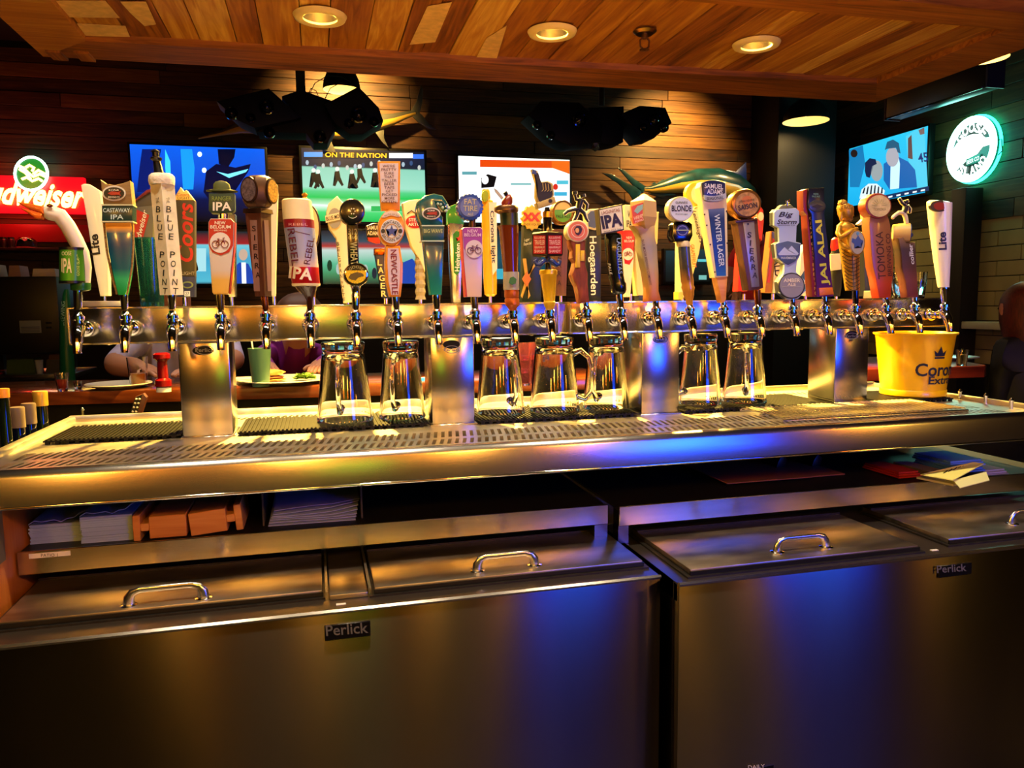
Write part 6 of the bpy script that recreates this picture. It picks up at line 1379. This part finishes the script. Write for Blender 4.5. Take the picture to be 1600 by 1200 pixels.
for q, c_ in ((rect(870, 282, 888, 288), '#50c8e0'), (rect(866, 300, 886, 306), '#40b8e0'), (ell(868, 292, 4, 5, 10), '#e02818'), (rect(722, 268, 745, 273), '#60a8b0'), (rect(798, 286, 830, 289), '#80c0c0'), (rect(720, 320, 745, 340), '#a0d8e0')): pic(t, q, c_, 1, .0015)
def low(px0, py0, px1, py1, label, cols): 
    a = P(px0, py1, 5.1).z, P(px0, py0, 5.1).z
    return screen(px0, py0, px1, py1, label, grad('tv_low_%d' % px0, cols, a[0], a[1], .3, emit=0.66))
t = low(248, 362, 397, 444, 'lower television showing a man in a blue suit', [(0, '#0a1a2a'), (.05, '#50b8d0'), (.5, '#38a0c8'), (.75, '#70c8d8'), (.78, '#a01820'), (1, '#16242c')])
pic(t, [(362, 443), (364, 420), (374, 410), (388, 412), (394, 424), (396, 443)], '#1048b8', .9); pic(t, ell(380, 398, 7, 9, 14), '#d8b8a0', .9, .0015); pic(t, [(377, 410), (384, 410), (385, 443), (378, 443)], '#f0f8f8', 1.2, .0016); pic(t, rect(300, 388, 322, 424), '#b0e8f0', 1.0, .0014)
t = low(505, 362, 655, 444, 'lower television showing a stadium crowd scene', [(0, '#0a2a1c'), (.2, '#2a8a5c'), (.4, '#50b890'), (.65, '#c0d8d0'), (.72, '#b03028'), (.82, '#284858'), (1, '#0c1c28')])
for k in range(10): pic(t, ell(515+k*14, 415+(k*5 % 13), 4, 9, 10), ('#0c4a2c', '#d0e8e0', '#1c2c3c')[k % 3], .7, .0015+.0001*k, name='spectator')
pic(t, [(628, 443), (630, 410), (644, 404), (654, 415), (654, 443)], '#1048b8', .9, .003)
t = low(752, 362, 884, 444, 'lower television in shadow showing a dim studio', [(0, '#04100c'), (.5, '#145060'), (1, '#0a2028')])
pic(t, rect(755, 420, 800, 436), '#40b8d0', .9); 
t = low(1040, 392, 1110, 440, 'small television glimpsed between the leaf and navy handles', [(0, '#020608'), (.5, '#0a1c20'), (1, '#123038')]); pic(t, rect(1090, 405, 1108, 409), '#60c8d0', 1.0); pic(t, rect(1092, 430, 1104, 437), '#80c8c0', .9)
# angled television on the side wall
XW = 5.20; sw_ = SX(XW)
cor = [(1324, 235), (1444, 197), (1451, 296), (1328, 326)]
c3 = [sw_(*q) for q in cor]; y0, y1 = (c3[0].y+c3[3].y)/2, (c3[1].y+c3[2].y)/2; zt, zb = (c3[0].z+c3[1].z)/2, (c3[2].z+c3[3].z)/2
t = thing('television', 'television on the side wall showing a coach and a referee in cyan light', 'television', (XW, (y0+y1)/2, zb))
box('casing', XW+.002, XW+.06, y1-.02, y0+.02, zb-.02, zt+.02, BLACK, t, .006); box('screen', XW-.002, XW+.003, y1, y0, zb, zt, grad('tv_cyan', [(0, '#10a8e0'), (.5, '#20b4e8'), (1, '#28c0e8')], zb, zt, .3, emit=.75), t); box('wall_bracket', XW+.06, 5.28, (y0+y1)/2-.1, (y0+y1)/2+.1, (zb+zt)/2-.1, (zb+zt)/2+.1, MATTE, t)
def pc(pts, col, e, d): 
    s_ = SX(XW-.0025-d); bm = B(); bm_prism(bm, [s_(1310+x/5.517, 180+y/5.517) for x, y in pts], (.0006, 0, 0)); finish('picture_shape', bm, E(col, round(e*.62, 2)), t)
pc([(390, 420), (420, 400), (460, 440), (520, 360), (600, 400), (660, 470), (680, 620), (440, 640), (390, 560)], '#0c68b8', 1, .001)
pc([(450, 440), (520, 370), (530, 420), (522, 630), (445, 640)], '#c8f4ff', 1.2, .0018); pc(ell(465, 360, 55, 85, 18), '#b8b8c4', .95, .0024); pc([(400, 300), (420, 230), (470, 210), (520, 240), (535, 330), (510, 320), (500, 280), (420, 290)], '#2a6a90', .8, .003)
pc([(180, 720), (200, 640), (260, 590), (330, 590), (400, 650), (390, 690), (330, 700)], '#e0f4f8', 1.1, .0018)
for k in range(6): pc([(205+k*32, 690-abs(k-2.5)*6), (222+k*30, 600+abs(k-2.5)*10), (232+k*30, 600+abs(k-2.5)*10), (220+k*32, 690-abs(k-2.5)*6)], '#0a2440', .4, .0024)
pc(ell(330, 480, 52, 90, 16), '#a8b4b8', .9, .003); pc([(228, 480), (230, 410), (270, 370), (320, 380), (330, 420), (290, 440), (270, 540), (240, 530)], '#0c2858', .7, .0036)
pc([(580, 180), (660, 130), (740, 110), (770, 620), (680, 640), (660, 430), (600, 380)], '#50d0f0', 1.1, .001); pc([(600, 200), (630, 170), (640, 380), (600, 370)], '#7a5a58', .7, .0016); pc([(690, 130), (740, 105), (742, 160), (705, 170)], '#9a7a78', .7, .0016)
T('45', (1442, 246), 15, 15, E('#0c2c78', .6), t, SX(XW-.004), ang=8, bold=.02)
pc([(90, 300), (210, 260), (230, 420), (180, 620), (100, 620)], '#1888c8', .9, .0008); pc(ell(135, 330, 30, 34, 12), '#3a2a28', .5, .0014); pc([(400, 690), (780, 610), (780, 650), (400, 730)], '#0a3a70', .7, .002)
for k in range(5): pc([(430+k*70, 700-k*14), (465+k*70, 692-k*14), (465+k*70, 706-k*14), (430+k*70, 714-k*14)], '#e8f8ff', 1.2, .003)
# round lit goose sign
XS = 5.22; yc_, zc_ = 3.405, 2.272; ry_, rz_ = .222, .240
sg = thing('lit_sign', 'round white and teal lit brewery sign with a goose head on the side wall', 'lit sign', (XS, yc_, zc_-rz_))
def sp_(u, v, d=0): return Vector((XS-d, yc_-u*ry_, zc_+v*rz_))
def sgn(name, pts, m, d, th=.003):
    bm = B(); bm_prism(bm, [sp_(u, v, d) for u, v in pts], (th, 0, 0)); return finish(name, bm, m, sg, 40)
circ = lambda r, n=40: [(r*math.cos(2*math.pi*k/n), r*math.sin(2*math.pi*k/n)) for k in range(n)]
sgn('back_plate', circ(1.0), mat('teal_back', '#0a4a40', .5), 0, .02)
bm = B(); ring_bm(bm, [sp_(u, v, .02) for u, v in circ(1.0)], [sp_(u, v, .02) for u, v in circ(.80)], (.018, 0, 0)); finish('lit_ring', bm, E('#9fffe8', 5), sg, 40)
bm = B(); ring_bm(bm, [sp_(u, v, -.022) for u, v in circ(1.05)], [sp_(u, v, -.022) for u, v in circ(.95)], (.016, 0, 0)); finish('halo_tube', bm, E('#28ffc8', 6), sg, 40)
sgn('teal_field', circ(.80), E('#0c5a4c', .12), .004)
sgn('goose_head', [(-.78, .10), (-.62, .28), (-.35, .42), (.05, .46), (.35, .40), (.55, .25), (.80, .22), (.80, .02), (.45, .0), (.25, -.18), (-.1, -.26), (-.35, -.42), (-.6, -.52), (-.74, -.25)], E('#c8fff0', 4), .010)
sgn('banner', [(-.15, -.28), (.42, -.20), (.42, -.44), (-.15, -.50)], mat('teal_back', '#0a4a40', .5), .016)
def arc_text(s, r, h_, a0, a1, top):
    n = len(s)
    for k, ch_ in enumerate(s):
        a = R(a0+(a1-a0)*k/(n-1)); vs_, fs = text_mesh(ch_, bold=.03); me = bpy.data.meshes.new('letter'); co = []
        for u, v in vs_:
            uu, vv_ = u*h_*.8, v*h_
            if top: x_ = r*math.sin(a)+uu*math.cos(a)+vv_*math.sin(a); z_ = r*math.cos(a)-uu*math.sin(a)+vv_*math.cos(a)
            else: x_ = r*math.sin(a)+uu*math.cos(a)-vv_*math.sin(a); z_ = -r*math.cos(a)+uu*math.sin(a)+vv_*math.cos(a)
            co.append(sp_(x_, z_, .013))
        me.from_pydata(co, [], fs); me.update(); finish_me('letter', me, E('#d8fff4', 4), sg)
arc_text('GOOSE', .66, .30, -48, 48, True); arc_text('ISLAND', .66, .26, -52, 52, False)
vs_, fs = text_mesh('BEER CO', bold=.02); me = bpy.data.meshes.new('letter'); me.from_pydata([sp_(.135+u*.5, -.355+v*.13+u*.07, .018) for u, v in vs_], [], fs); me.update(); finish_me('letter', me, E('#d8fff4', 1.2), sg)
point('sign_glow', (XS-.08, yc_, zc_), 5, (.15, 1, .8), .15)
tube('power_cord', [sp_(1.0, .1, -.01), sp_(1.15, .1, 0), sp_(1.2, -.25, 0), sp_(1.05, -.35, 0)], .004, MATTE, sg)

# ================================================================= mounted fish
def fish(path, Y, label, mats, fins, flip=1, half=.07):
    t = thing('mounted_fish', label, 'fish', tuple(P(path[len(path)//2][0], path[len(path)//2][1], Y)), 'mounted game fish')
    bm = B(); n = 16; rings = []
    for i, (x_, y_, hh) in enumerate(path):
        a = path[max(i-1, 0)]; b = path[min(i+1, len(path)-1)]; dx, dy = b[0]-a[0], b[1]-a[1]; L_ = math.hypot(dx, dy); nx, ny = -dy/L_, dx/L_
        if ny > 0: nx, ny = -nx, -ny
        k = K(x_, y_, Y); th = min(half, hh*k*.75)
        rings.append([P(x_+nx*hh*math.sin(2*math.pi*j/n), y_+ny*hh*math.sin(2*math.pi*j/n), Y)+Vector((0, -th*math.cos(2*math.pi*j/n), 0)) for j in range(n)])
    bm_loft(bm, rings); bm.faces.index_update(); bm.faces.ensure_lookup_table()
    ns = len(path)-1
    for f in bm.faces:
        if f.index < ns*n: f.material_index = 0 if math.sin(2*math.pi*(f.index % n+.5)/n) > .15 else 1
    finish('body', bm, mats, t, 60)
    for nm, pts, m in fins: prism(nm, pts, Y-.008, .016, m, t, .002)
    return t
FB1 = add_noise(mat('fish_back', '#0e3440', .3, coat=.6), 12, .5); FB2 = mat('fish_belly', '#c8a040', .3, coat=.6); FB3 = mat('fish_fin_blue', '#10287a', .3, coat=.5); FB4 = mat('fish_grey', '#4a4a44', .35, coat=.5)
fish([(1006, 296, 3.5), (1018, 296, 6), (1035, 293, 10), (1060, 287, 15), (1090, 283, 20), (1120, 284, 22), (1148, 291, 20), (1168, 304, 15), (1181, 322, 9), (1190, 345, 4), (1197, 372, 1.5)], 5.08, 'mounted billfish with blue dorsal fin and yellow belly arching over the plank wall', [FB1, FB2],
     [('tail_lobe', [(966, 262), (976, 266), (992, 280), (1009, 291), (1005, 302), (990, 290)], FB1), ('tail_lobe', [(941, 270), (956, 272), (980, 286), (1004, 296), (1000, 306), (991, 315), (984, 303), (966, 286)], FB1), ('dorsal_fin', [(1090, 266), (1120, 263), (1150, 268), (1166, 253), (1167, 282), (1150, 280), (1110, 272)], FB3), ('dorsal_ridge', [(1018, 288), (1023, 284), (1026, 287), (1036, 280), (1039, 282), (1060, 274), (1088, 266), (1088, 272), (1040, 288)], FB1), ('pectoral_fin', [(1014, 303), (1024, 298), (1044, 300), (1060, 305), (1040, 306), (1036, 310)], BLACK)])
fish([(649, 176, 4), (634, 180, 6), (615, 186, 9), (596, 190, 12), (565, 197, 16), (530, 198, 20), (490, 193, 23), (450, 190, 23), (410, 192, 18), (375, 199, 10), (345, 208, 4), (310, 216, 1.5)], 5.08, 'mounted grey billfish with upright tail partly behind the spotlights', [FB4, FB2],
     [('tail_lobe', [(658, 132), (661, 140), (660, 160), (656, 176), (646, 182), (641, 174), (650, 160)], FB4), ('tail_lobe', [(650, 172), (660, 180), (672, 196), (682, 202), (670, 201), (655, 192), (645, 182)], FB4), ('anal_fin', [(586, 206), (600, 203), (600, 216), (607, 231), (597, 222)], FB4), ('pectoral_fin', [(501, 208), (513, 210), (525, 238), (517, 238), (506, 234)], FB4)])

# ================================================================= hanging spotlight clusters and pendant lamps
GLS = mat('lens_gloss', '#05060c', .05, coat=1)
def head(t, pts, Y, depth, lenses, nm='lamp_head'):
    o = prism(nm, pts, Y, depth, mat('spot_black', '#030304', .6, spec=.2), t, .004)
    for x_, y_, r_ in lenses:
        k = K(x_, y_, Y); c = P(x_, y_, Y); bm = B(); n = 14
        rings = [[(c.x+r_*k*q*math.cos(2*math.pi*j/n), Y-dd, c.z+r_*k*q*math.sin(2*math.pi*j/n)) for j in range(n)] for q, dd in ((1.1, 0), (1.1, .02), (.95, .022), (.8, .012), (.45, .028), (.05, .034))]
        bm_loft(bm, rings); finish('lens', bm, GLS, o, 40)
YL = 3.3
c1 = thing('spotlight_cluster', 'black multi-head spotlight cluster with looping cables hanging before the grey fish', 'spotlight', (P(471, 160, YL).x, YL+.1, P(471, 200, YL).z))
head(c1, [(338, 158), (420, 138), (470, 183), (462, 186), (398, 200), (372, 188)], YL-.05, .2, ((362, 178, 9), (417, 168, 11), (392, 185, 7))); head(c1, [(507, 163), (560, 135), (592, 168), (599, 189), (567, 210), (547, 210), (522, 192)], YL-.06, .2, ((560, 180, 12), (584, 191, 7), (545, 194, 7)))
head(c1, [(440, 150), (470, 140), (520, 158), (524, 200), (512, 224), (490, 224), (478, 208), (402, 206), (410, 190), (468, 183)], YL+.02, .2, ((421, 208, 8), (500, 214, 9)))
a = P(471, 165, YL+.1); box('hanging_pole', a.x-.027, a.x+.027, YL+.09, YL+.13, a.z, 3.15, MATTE, c1)
for pts in ([(481, 152), (492, 130), (512, 118), (533, 119), (548, 128)], [(480, 150), (486, 138), (494, 142), (500, 157)], [(506, 158), (516, 138), (534, 128), (548, 132)]): tube_px('cable', pts, YL+.05, .7, MATTE, c1, 6)
c2 = thing('spotlight_cluster', 'black multi-head spotlight cluster hanging left of the blue-finned fish', 'spotlight', (P(945, 160, YL).x, YL+.1, P(945, 200, YL).z))
head(c2, [(826, 180), (845, 158), (905, 160), (942, 194), (940, 222), (890, 228), (868, 218)], YL-.05, .2, ((905, 188, 11), (860, 212, 6), (838, 196, 6))); head(c2, [(970, 178), (1000, 165), (1040, 168), (1050, 192), (1022, 216), (1002, 218)], YL-.06, .2, ((1022, 188, 10), (1036, 200, 7), (1004, 200, 6))); head(c2, [(920, 168), (975, 166), (974, 222), (954, 226), (920, 220)], YL+.02, .2, ())
bm = B(); bmesh.ops.create_icosphere(bm, subdivisions=1, radius=8*K(930, 230, YL)); bmesh.ops.translate(bm, verts=bm.verts, vec=P(930, 229, YL)); finish('end_cap', bm, mat('satin_aluminium', (.78, .77, .76), .22, 1), c2)
a = P(940, 165, YL+.1); tube('hanging_pole', [(a.x, YL+.1, a.z), (a.x, YL+.1, 3.15)], .02, MATTE, c2, 10)
def pendant(px, py, wpx, Y, label, power, cord_tilt=0):
    c = P(px, py, Y); r = wpx*.5*K(px, py, Y); t = thing('pendant_lamp', label, 'pendant lamp', tuple(c), 'dome pendant lamps')
    lathe('shade', [(r, c.z), (r*1.0, c.z+.008), (r*.94, c.z+.06), (r*.70, c.z+.13), (r*.35, c.z+.18), (r*.2, c.z+.19), (r*.2, c.z+.25), (.012, c.z+.26)], (c.x, c.y), mat('shade_black', '#0a0c0c', .4), t, 28, cap=False)
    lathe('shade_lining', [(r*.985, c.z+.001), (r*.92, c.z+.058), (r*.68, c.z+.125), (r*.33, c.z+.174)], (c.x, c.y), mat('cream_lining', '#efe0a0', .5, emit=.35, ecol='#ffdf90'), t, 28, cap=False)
    lathe('bulb', [(.02, c.z+.15), (.045, c.z+.10), (.04, c.z+.06), (.002, c.z+.04)], (c.x, c.y), E('#ffd070', 8), t, 16)
    tube('cord', [(c.x, c.y, c.z+.25), (c.x, c.y, 3.15)], .006, MATTE, t, 6)
    spot('pendant_light', (c.x, c.y, c.z+.05), (c.x, c.y+.25, 0), power, (1, .66, .26), 150, .4, .06)
pendant(1259, 190, 70, 4.45, 'dome pendant lamp with cream lining before the black pillar', 25)
pendant(1540, 92, 66, 1.9, 'dome pendant lamp glimpsed past the canopy corner', 12)
pendant(534, 141, 58, 3.95, 'dome pendant lamp glowing behind the spotlights over the grey fish', 15)
pendant(1045, 112, 60, 3.95, 'dome pendant lamp tucked behind the canopy edge over the blue-finned fish', 15)
for px, py, lab, pw in ((535, 180, 'added black ceiling spotlight aimed at the grey fish', 270), (1045, 235, 'added black ceiling spotlight aimed at the blue-finned fish', 190)):  # unseen spotlights added to brighten the wall around each fish
    w_ = P(px, py, 5.2); lx, ly = w_.x, 4.4; t = thing('fish_fill_spot', lab, 'spotlight', (lx, ly, 3.15), 'added fish spotlights')
    d = (w_-Vector((lx, ly, 3.06))).normalized(); a = Vector((lx, ly, 3.06))
    tube('lamp_barrel', [a-d*.06, a+d*.06], .035, MATTE, t, 14); tube('lamp_stem', [(lx, ly, 3.15), (lx, ly, 3.06)], .008, MATTE, t, 8)
    spot('fish_fill_light', a+d*.07, w_, pw, (1, .58, .14), 92, 1.0, .03)
# dark projector screen case on the right
cs = thing('screen_case', 'long black projector screen case with a silver bottom bar', 'screen case', (4.2, 3, 2.4)); XC = 4.2
a, b = PX(1395, 186, XC), PX(1553, 138, XC); zb = (a.z+b.z)/2
box('case', XC-.06, XC+.06, b.y, a.y, zb, zb+.20, mat('case_black', '#060608', .35), cs, .01); box('bottom_bar', XC-.066, XC-.056, b.y+.02, a.y-.02, zb-.004, zb+.006, CHROME, cs); 
for yy in (a.y-.1, b.y+.1): tube('hanger', [(XC, yy, zb+.2), (XC, yy, 3.15)], .008, MATTE, cs)
for yy in (b.y-.012, a.y): box('end_plate', XC-.062, XC+.062, yy, yy+.012, zb-.005, zb+.205, M('#1a2440', .35) if yy < 3 else M('#3a0c10', .35), cs)  # blue and red reflections on the black case put into the end colours
# ================================================================= people
SKIN = mat('skin', '#b07a5c', .5); 
def person(label, nodes, edges, mats_, root, hair=None, face=None, loc=None):
    """nodes: name -> (point, radius or (rx, ry), material index); one continuous skinned body"""
    names = list(nodes); me = bpy.data.meshes.new('body'); me.from_pydata([nodes[n][0] for n in names], [(names.index(a), names.index(b)) for a, b in edges], []); me.update()
    o = bpy.data.objects.new('body_tmp', me); COL.objects.link(o)
    sk = o.modifiers.new('skin', 'SKIN'); sk.use_smooth_shade = True
    for i, n in enumerate(names):
        r = nodes[n][1]; me.skin_vertices[0].data[i].radius = r if isinstance(r, tuple) else (r, r); me.skin_vertices[0].data[i].use_root = (n == root)
    sb = o.modifiers.new('sub', 'SUBSURF'); sb.levels = 2; sb.render_levels = 2
    dg = bpy.context.evaluated_depsgraph_get(); m2 = bpy.data.meshes.new_from_object(o.evaluated_get(dg)); bpy.data.objects.remove(o)
    segs = [(Vector(nodes[a][0]), Vector(nodes[b][0]), nodes[a][2], nodes[b][2]) for a, b in edges]
    m2.materials.clear()
    for p in m2.polygons:
        best = 1e9
        for a, b, ma, mb in segs:
            d = b-a; t = max(0, min(1, (p.center-a).dot(d)/d.length_squared)); q = (a+d*t-p.center).length
            if q < best: best = q; mi = ma if t < (.9 if ma == 0 and mb == 1 else .5) else mb
        p.material_index = mi
    root_e = thing('person', label, 'person', loc)
    bd = finish_me('body', m2, mats_, root_e, 180)
    if hair:
        c, rx, ry, rz, mh, drop = hair; bm = B(); bmesh.ops.create_icosphere(bm, subdivisions=3, radius=1)
        for v in bm.verts:
            n_ = 1+.05*math.sin(v.co.x*11+v.co.z*6)*math.sin(v.co.y*9)
            z_ = v.co.z; v.co = Vector((c[0]+v.co.x*rx*n_, c[1]+v.co.y*ry*n_, c[2]+z_*rz*(drop if z_ < 0 else 1)))
        finish('hair', bm, mh, root_e, 180)
    if face:
        c, f, s = Vector(face[0]), Vector(face[1]).normalized(), face[2]; sd = f.cross(Vector((0, 0, 1)))
        def bl(name, p, r, m):
            bm = B(); bmesh.ops.create_icosphere(bm, subdivisions=2, radius=1)
            for v in bm.verts: v.co = p+sd*v.co.x*r[0]+f*v.co.y*r[1]+Vector((0, 0, v.co.z*r[2]))
            finish(name, bm, m, root_e, 180)
        for q in (-1, 1): bl('eye', c+f*.078*s+sd*.030*q*s, (.013, .009, .008), M('#1c1410', .2)); bl('ear', c+sd*.078*q*s, (.010, .018, .028), SKIN)
        bl('nose', c+f*.088*s+Vector((0, 0, -.018)), (.012, .016, .020), SKIN); bl('mouth', c+f*.080*s+Vector((0, 0, -.05)), (.024, .007, .006), M('#7a3a34', .5))
    return root_e
def body(pelvis, chest, neck, head, shl, shr, ell_, elr, hal, har, knl, knr, ftl, ftr, w=.15, hr=.085, sleeve=True):
    mid = tuple((Vector(pelvis)+Vector(chest))/2); V = Vector
    up_l = tuple((V(shl)*.4+V(ell_)*.6)); up_r = tuple((V(shr)*.4+V(elr)*.6)); fl = tuple((V(ell_)+V(hal))/2); fr = tuple((V(elr)+V(har))/2)
    c1, c2 = (0, 0) if sleeve is True else (1, 1)
    N = {'pelvis': (pelvis, (w, w*.8), 2), 'mid': (mid, (w*.95, w*.7), 0), 'chest': (chest, (w*1.08, w*.75), 0), 'neck': (neck, .052, 1), 'chin': (tuple(V(head)*.7+V(neck)*.3), hr*.72, 1), 'head': (head, hr, 1), 'crown': (tuple(V(head)+(V(head)-V(neck)).normalized()*hr*.55), hr*.72, 1),
         'shl': (shl, .062, 0), 'shr': (shr, .062, 0), 'upl': (up_l, .047, 0), 'upr': (up_r, .047, 0), 'ell': (ell_, .040, c2), 'elr': (elr, .040, c2), 'fl': (fl, .037, c2), 'fr': (fr, .037, c2), 'hal': (hal, .028, 1), 'har': (har, .028, 1),
         'knl': (knl, .065, 2), 'knr': (knr, .065, 2), 'ftl': (ftl, .04, 2), 'ftr': (ftr, .04, 2)}
    E_ = [('pelvis', 'mid'), ('mid', 'chest'), ('chest', 'neck'), ('neck', 'chin'), ('chin', 'head'), ('head', 'crown'), ('chest', 'shl'), ('chest', 'shr'), ('shl', 'upl'), ('upl', 'ell'), ('ell', 'fl'), ('fl', 'hal'), ('shr', 'upr'), ('upr', 'elr'), ('elr', 'fr'), ('fr', 'har'), ('pelvis', 'knl'), ('pelvis', 'knr'), ('knl', 'ftl'), ('knr', 'ftr')]
    for side, sg_, hnd, fo in (('l', -1, V(hal), V(fl)), ('r', 1, V(har), V(fr))):      # five fingers on each hand
        d = (hnd-fo).normalized(); s_ = d.cross(V((0, 0, 1))).normalized()
        for k, (off, ln) in enumerate(((-.020, .055), (-.007, .065), (.007, .060), (.020, .048), (.030, .034))):
            base = hnd+s_*off+d*(.030 if k < 4 else .0); tip = base+(d if k < 4 else (d+s_*1.2).normalized())*ln+V((0, 0, -.012)); nm = 'f%s%d' % (side, k)
            N[nm+'a'] = (tuple(base), .009, 1); N[nm+'b'] = (tuple((base+tip)/2+V((0, 0, .006))), .0085, 1); N[nm+'c'] = (tuple(tip), .0075, 1)
            E_ += [('ha'+side, nm+'a'), (nm+'a', nm+'b'), (nm+'b', nm+'c')]
    return N, E_
t3 = lambda px, py, Y: tuple(P(px, py, Y))
gzb = gz+.045
def at_bar(px, Y, z=gzb): p = P(px, 580, Y); return (p.x, Y, z)
JEAN = M('#1c2230', .8)
# guest in the pale shirt
Yp = 1.95; hx = P(273, 420, Yp)
N, E_ = body((P(285, 560, Yp+.05).x, Yp+.05, .52), t3(286, 556, Yp), t3(280, 496, Yp-.02), (hx.x, Yp-.05, 1.275), t3(222, 528, Yp), t3(352, 528, Yp), at_bar(178, 1.66, gz+.05), at_bar(368, 1.70, gz+.05), at_bar(232, 1.50, gz+.035), at_bar(300, 1.52, gz+.035),
            (P(240, 700, 1.75).x, 1.72, .50), (P(330, 700, 1.75).x, 1.72, .50), (P(240, 700, 1.75).x, 1.75, .045), (P(330, 700, 1.75).x, 1.75, .045), .16)
N['ell'] = (N['ell'][0], .045, 1); N['elr'] = (N['elr'][0], .045, 1); N['fl'] = (N['fl'][0], .040, 1); N['fr'] = (N['fr'][0], .040, 1)
person('person in a pale lavender shirt leaning both arms on the guest bar', N, E_, [add_noise(mat('lavender_shirt', '#b0a6c4', .8), 14, .15), SKIN, JEAN], 'pelvis', ((hx.x, Yp-.02, 1.32), .092, .10, .075, M('#3a2a1c', .7), .5), ((hx.x, Yp-.05, 1.28), (0, -1, 0), 1), (hx.x, Yp, 0))
# guest in purple bending over the plate
hx = P(468, 497, 1.72)
N, E_ = body((P(455, 560, 2.0).x, 2.02, .52), t3(455, 580, 1.90), t3(463, 532, 1.80), (hx.x, 1.72, hx.z), t3(416, 556, 1.88), t3(496, 556, 1.88), at_bar(408, 1.66, gz+.05), at_bar(520, 1.66, gz+.05), at_bar(420, 1.50, gz+.035), at_bar(500, 1.50, gz+.035),
            (P(420, 700, 1.75).x, 1.72, .50), (P(500, 700, 1.75).x, 1.72, .50), (P(420, 700, 1.75).x, 1.75, .045), (P(500, 700, 1.75).x, 1.75, .045), .15, .08)
person('person in a purple top bending over the sandwich plate', N, E_, [mat('purple_top', '#7a0f80', .7), SKIN, JEAN], 'pelvis', ((hx.x, 1.76, hx.z+.025), .092, .095, .078, M('#4a2c18', .6), 1.3), ((hx.x, 1.72, hx.z), (0, -1, -.3), 1), (hx.x, 1.9, 0))
# guest at the right edge, seen from behind
Yc = 1.02; hx = P(1603, 482, Yc)
N, E_ = body((P(1610, 700, Yc).x, Yc, .50), t3(1612, 585, Yc), t3(1606, 522, Yc), (hx.x, Yc+.02, hx.z), t3(1572, 548, Yc), t3(1660, 548, Yc), t3(1560, 630, Yc+.04), t3(1680, 630, Yc+.04), t3(1575, 640, Yc+.2), t3(1650, 640, Yc+.2),
            (P(1600, 700, Yc).x-.02, Yc+.34, .50), (P(1600, 700, Yc).x+.16, Yc+.34, .50), (P(1600, 700, Yc).x-.02, Yc+.34, .045), (P(1600, 700, Yc).x+.16, Yc+.34, .045), .16)
person('person with long auburn hair in a black jacket at the right edge', N, E_, [mat('black_jacket', '#08080a', .6), SKIN, M('#0c0c10', .8)], 'pelvis', ((hx.x, Yc, hx.z+.01), .088, .098, .10, add_noise(mat('auburn_hair', '#4a160a', .5), 60, .5, (4, 4, .4)), 2.1), ((hx.x, Yc+.02, hx.z), (.2, 1, 0), 1), (hx.x, Yc, 0))
# person in red far behind, side on
Yd = 4.2; hx = P(1171, 322, Yd)
N, E_ = body((P(1172, 480, Yd).x, Yd, .95), t3(1172, 385, Yd), t3(1171, 350, Yd), (hx.x, Yd, hx.z), (P(1166, 375, Yd).x, Yd-.17, P(1166, 372, Yd).z), (P(1172, 375, Yd).x, Yd+.17, P(1166, 372, Yd).z), t3(1148, 402, Yd-.22), t3(1160, 430, Yd+.2), t3(1141, 436, Yd-.2), t3(1150, 460, Yd+.1),
            (P(1170, 500, Yd).x-.03, Yd-.08, .5), (P(1170, 500, Yd).x+.03, Yd+.08, .5), (P(1170, 500, Yd).x-.04, Yd-.08, .034), (P(1170, 500, Yd).x+.03, Yd+.08, .034), .12)
N['ell'] = (N['ell'][0], .055, 0); N['upl'] = (N['upl'][0], .075, 0); N['fl'] = (N['fl'][0], .05, 1)
person('person in a red shirt standing far behind, arm bent', N, E_, [mat('red_shirt', '#b81420', .7), SKIN, JEAN], 'pelvis', ((hx.x, Yd, hx.z+.03), .09, .095, .08, M('#1a120c', .7), .6), ((hx.x, Yd, hx.z), (-1, 0, 0), 1), (hx.x, Yd, 0))
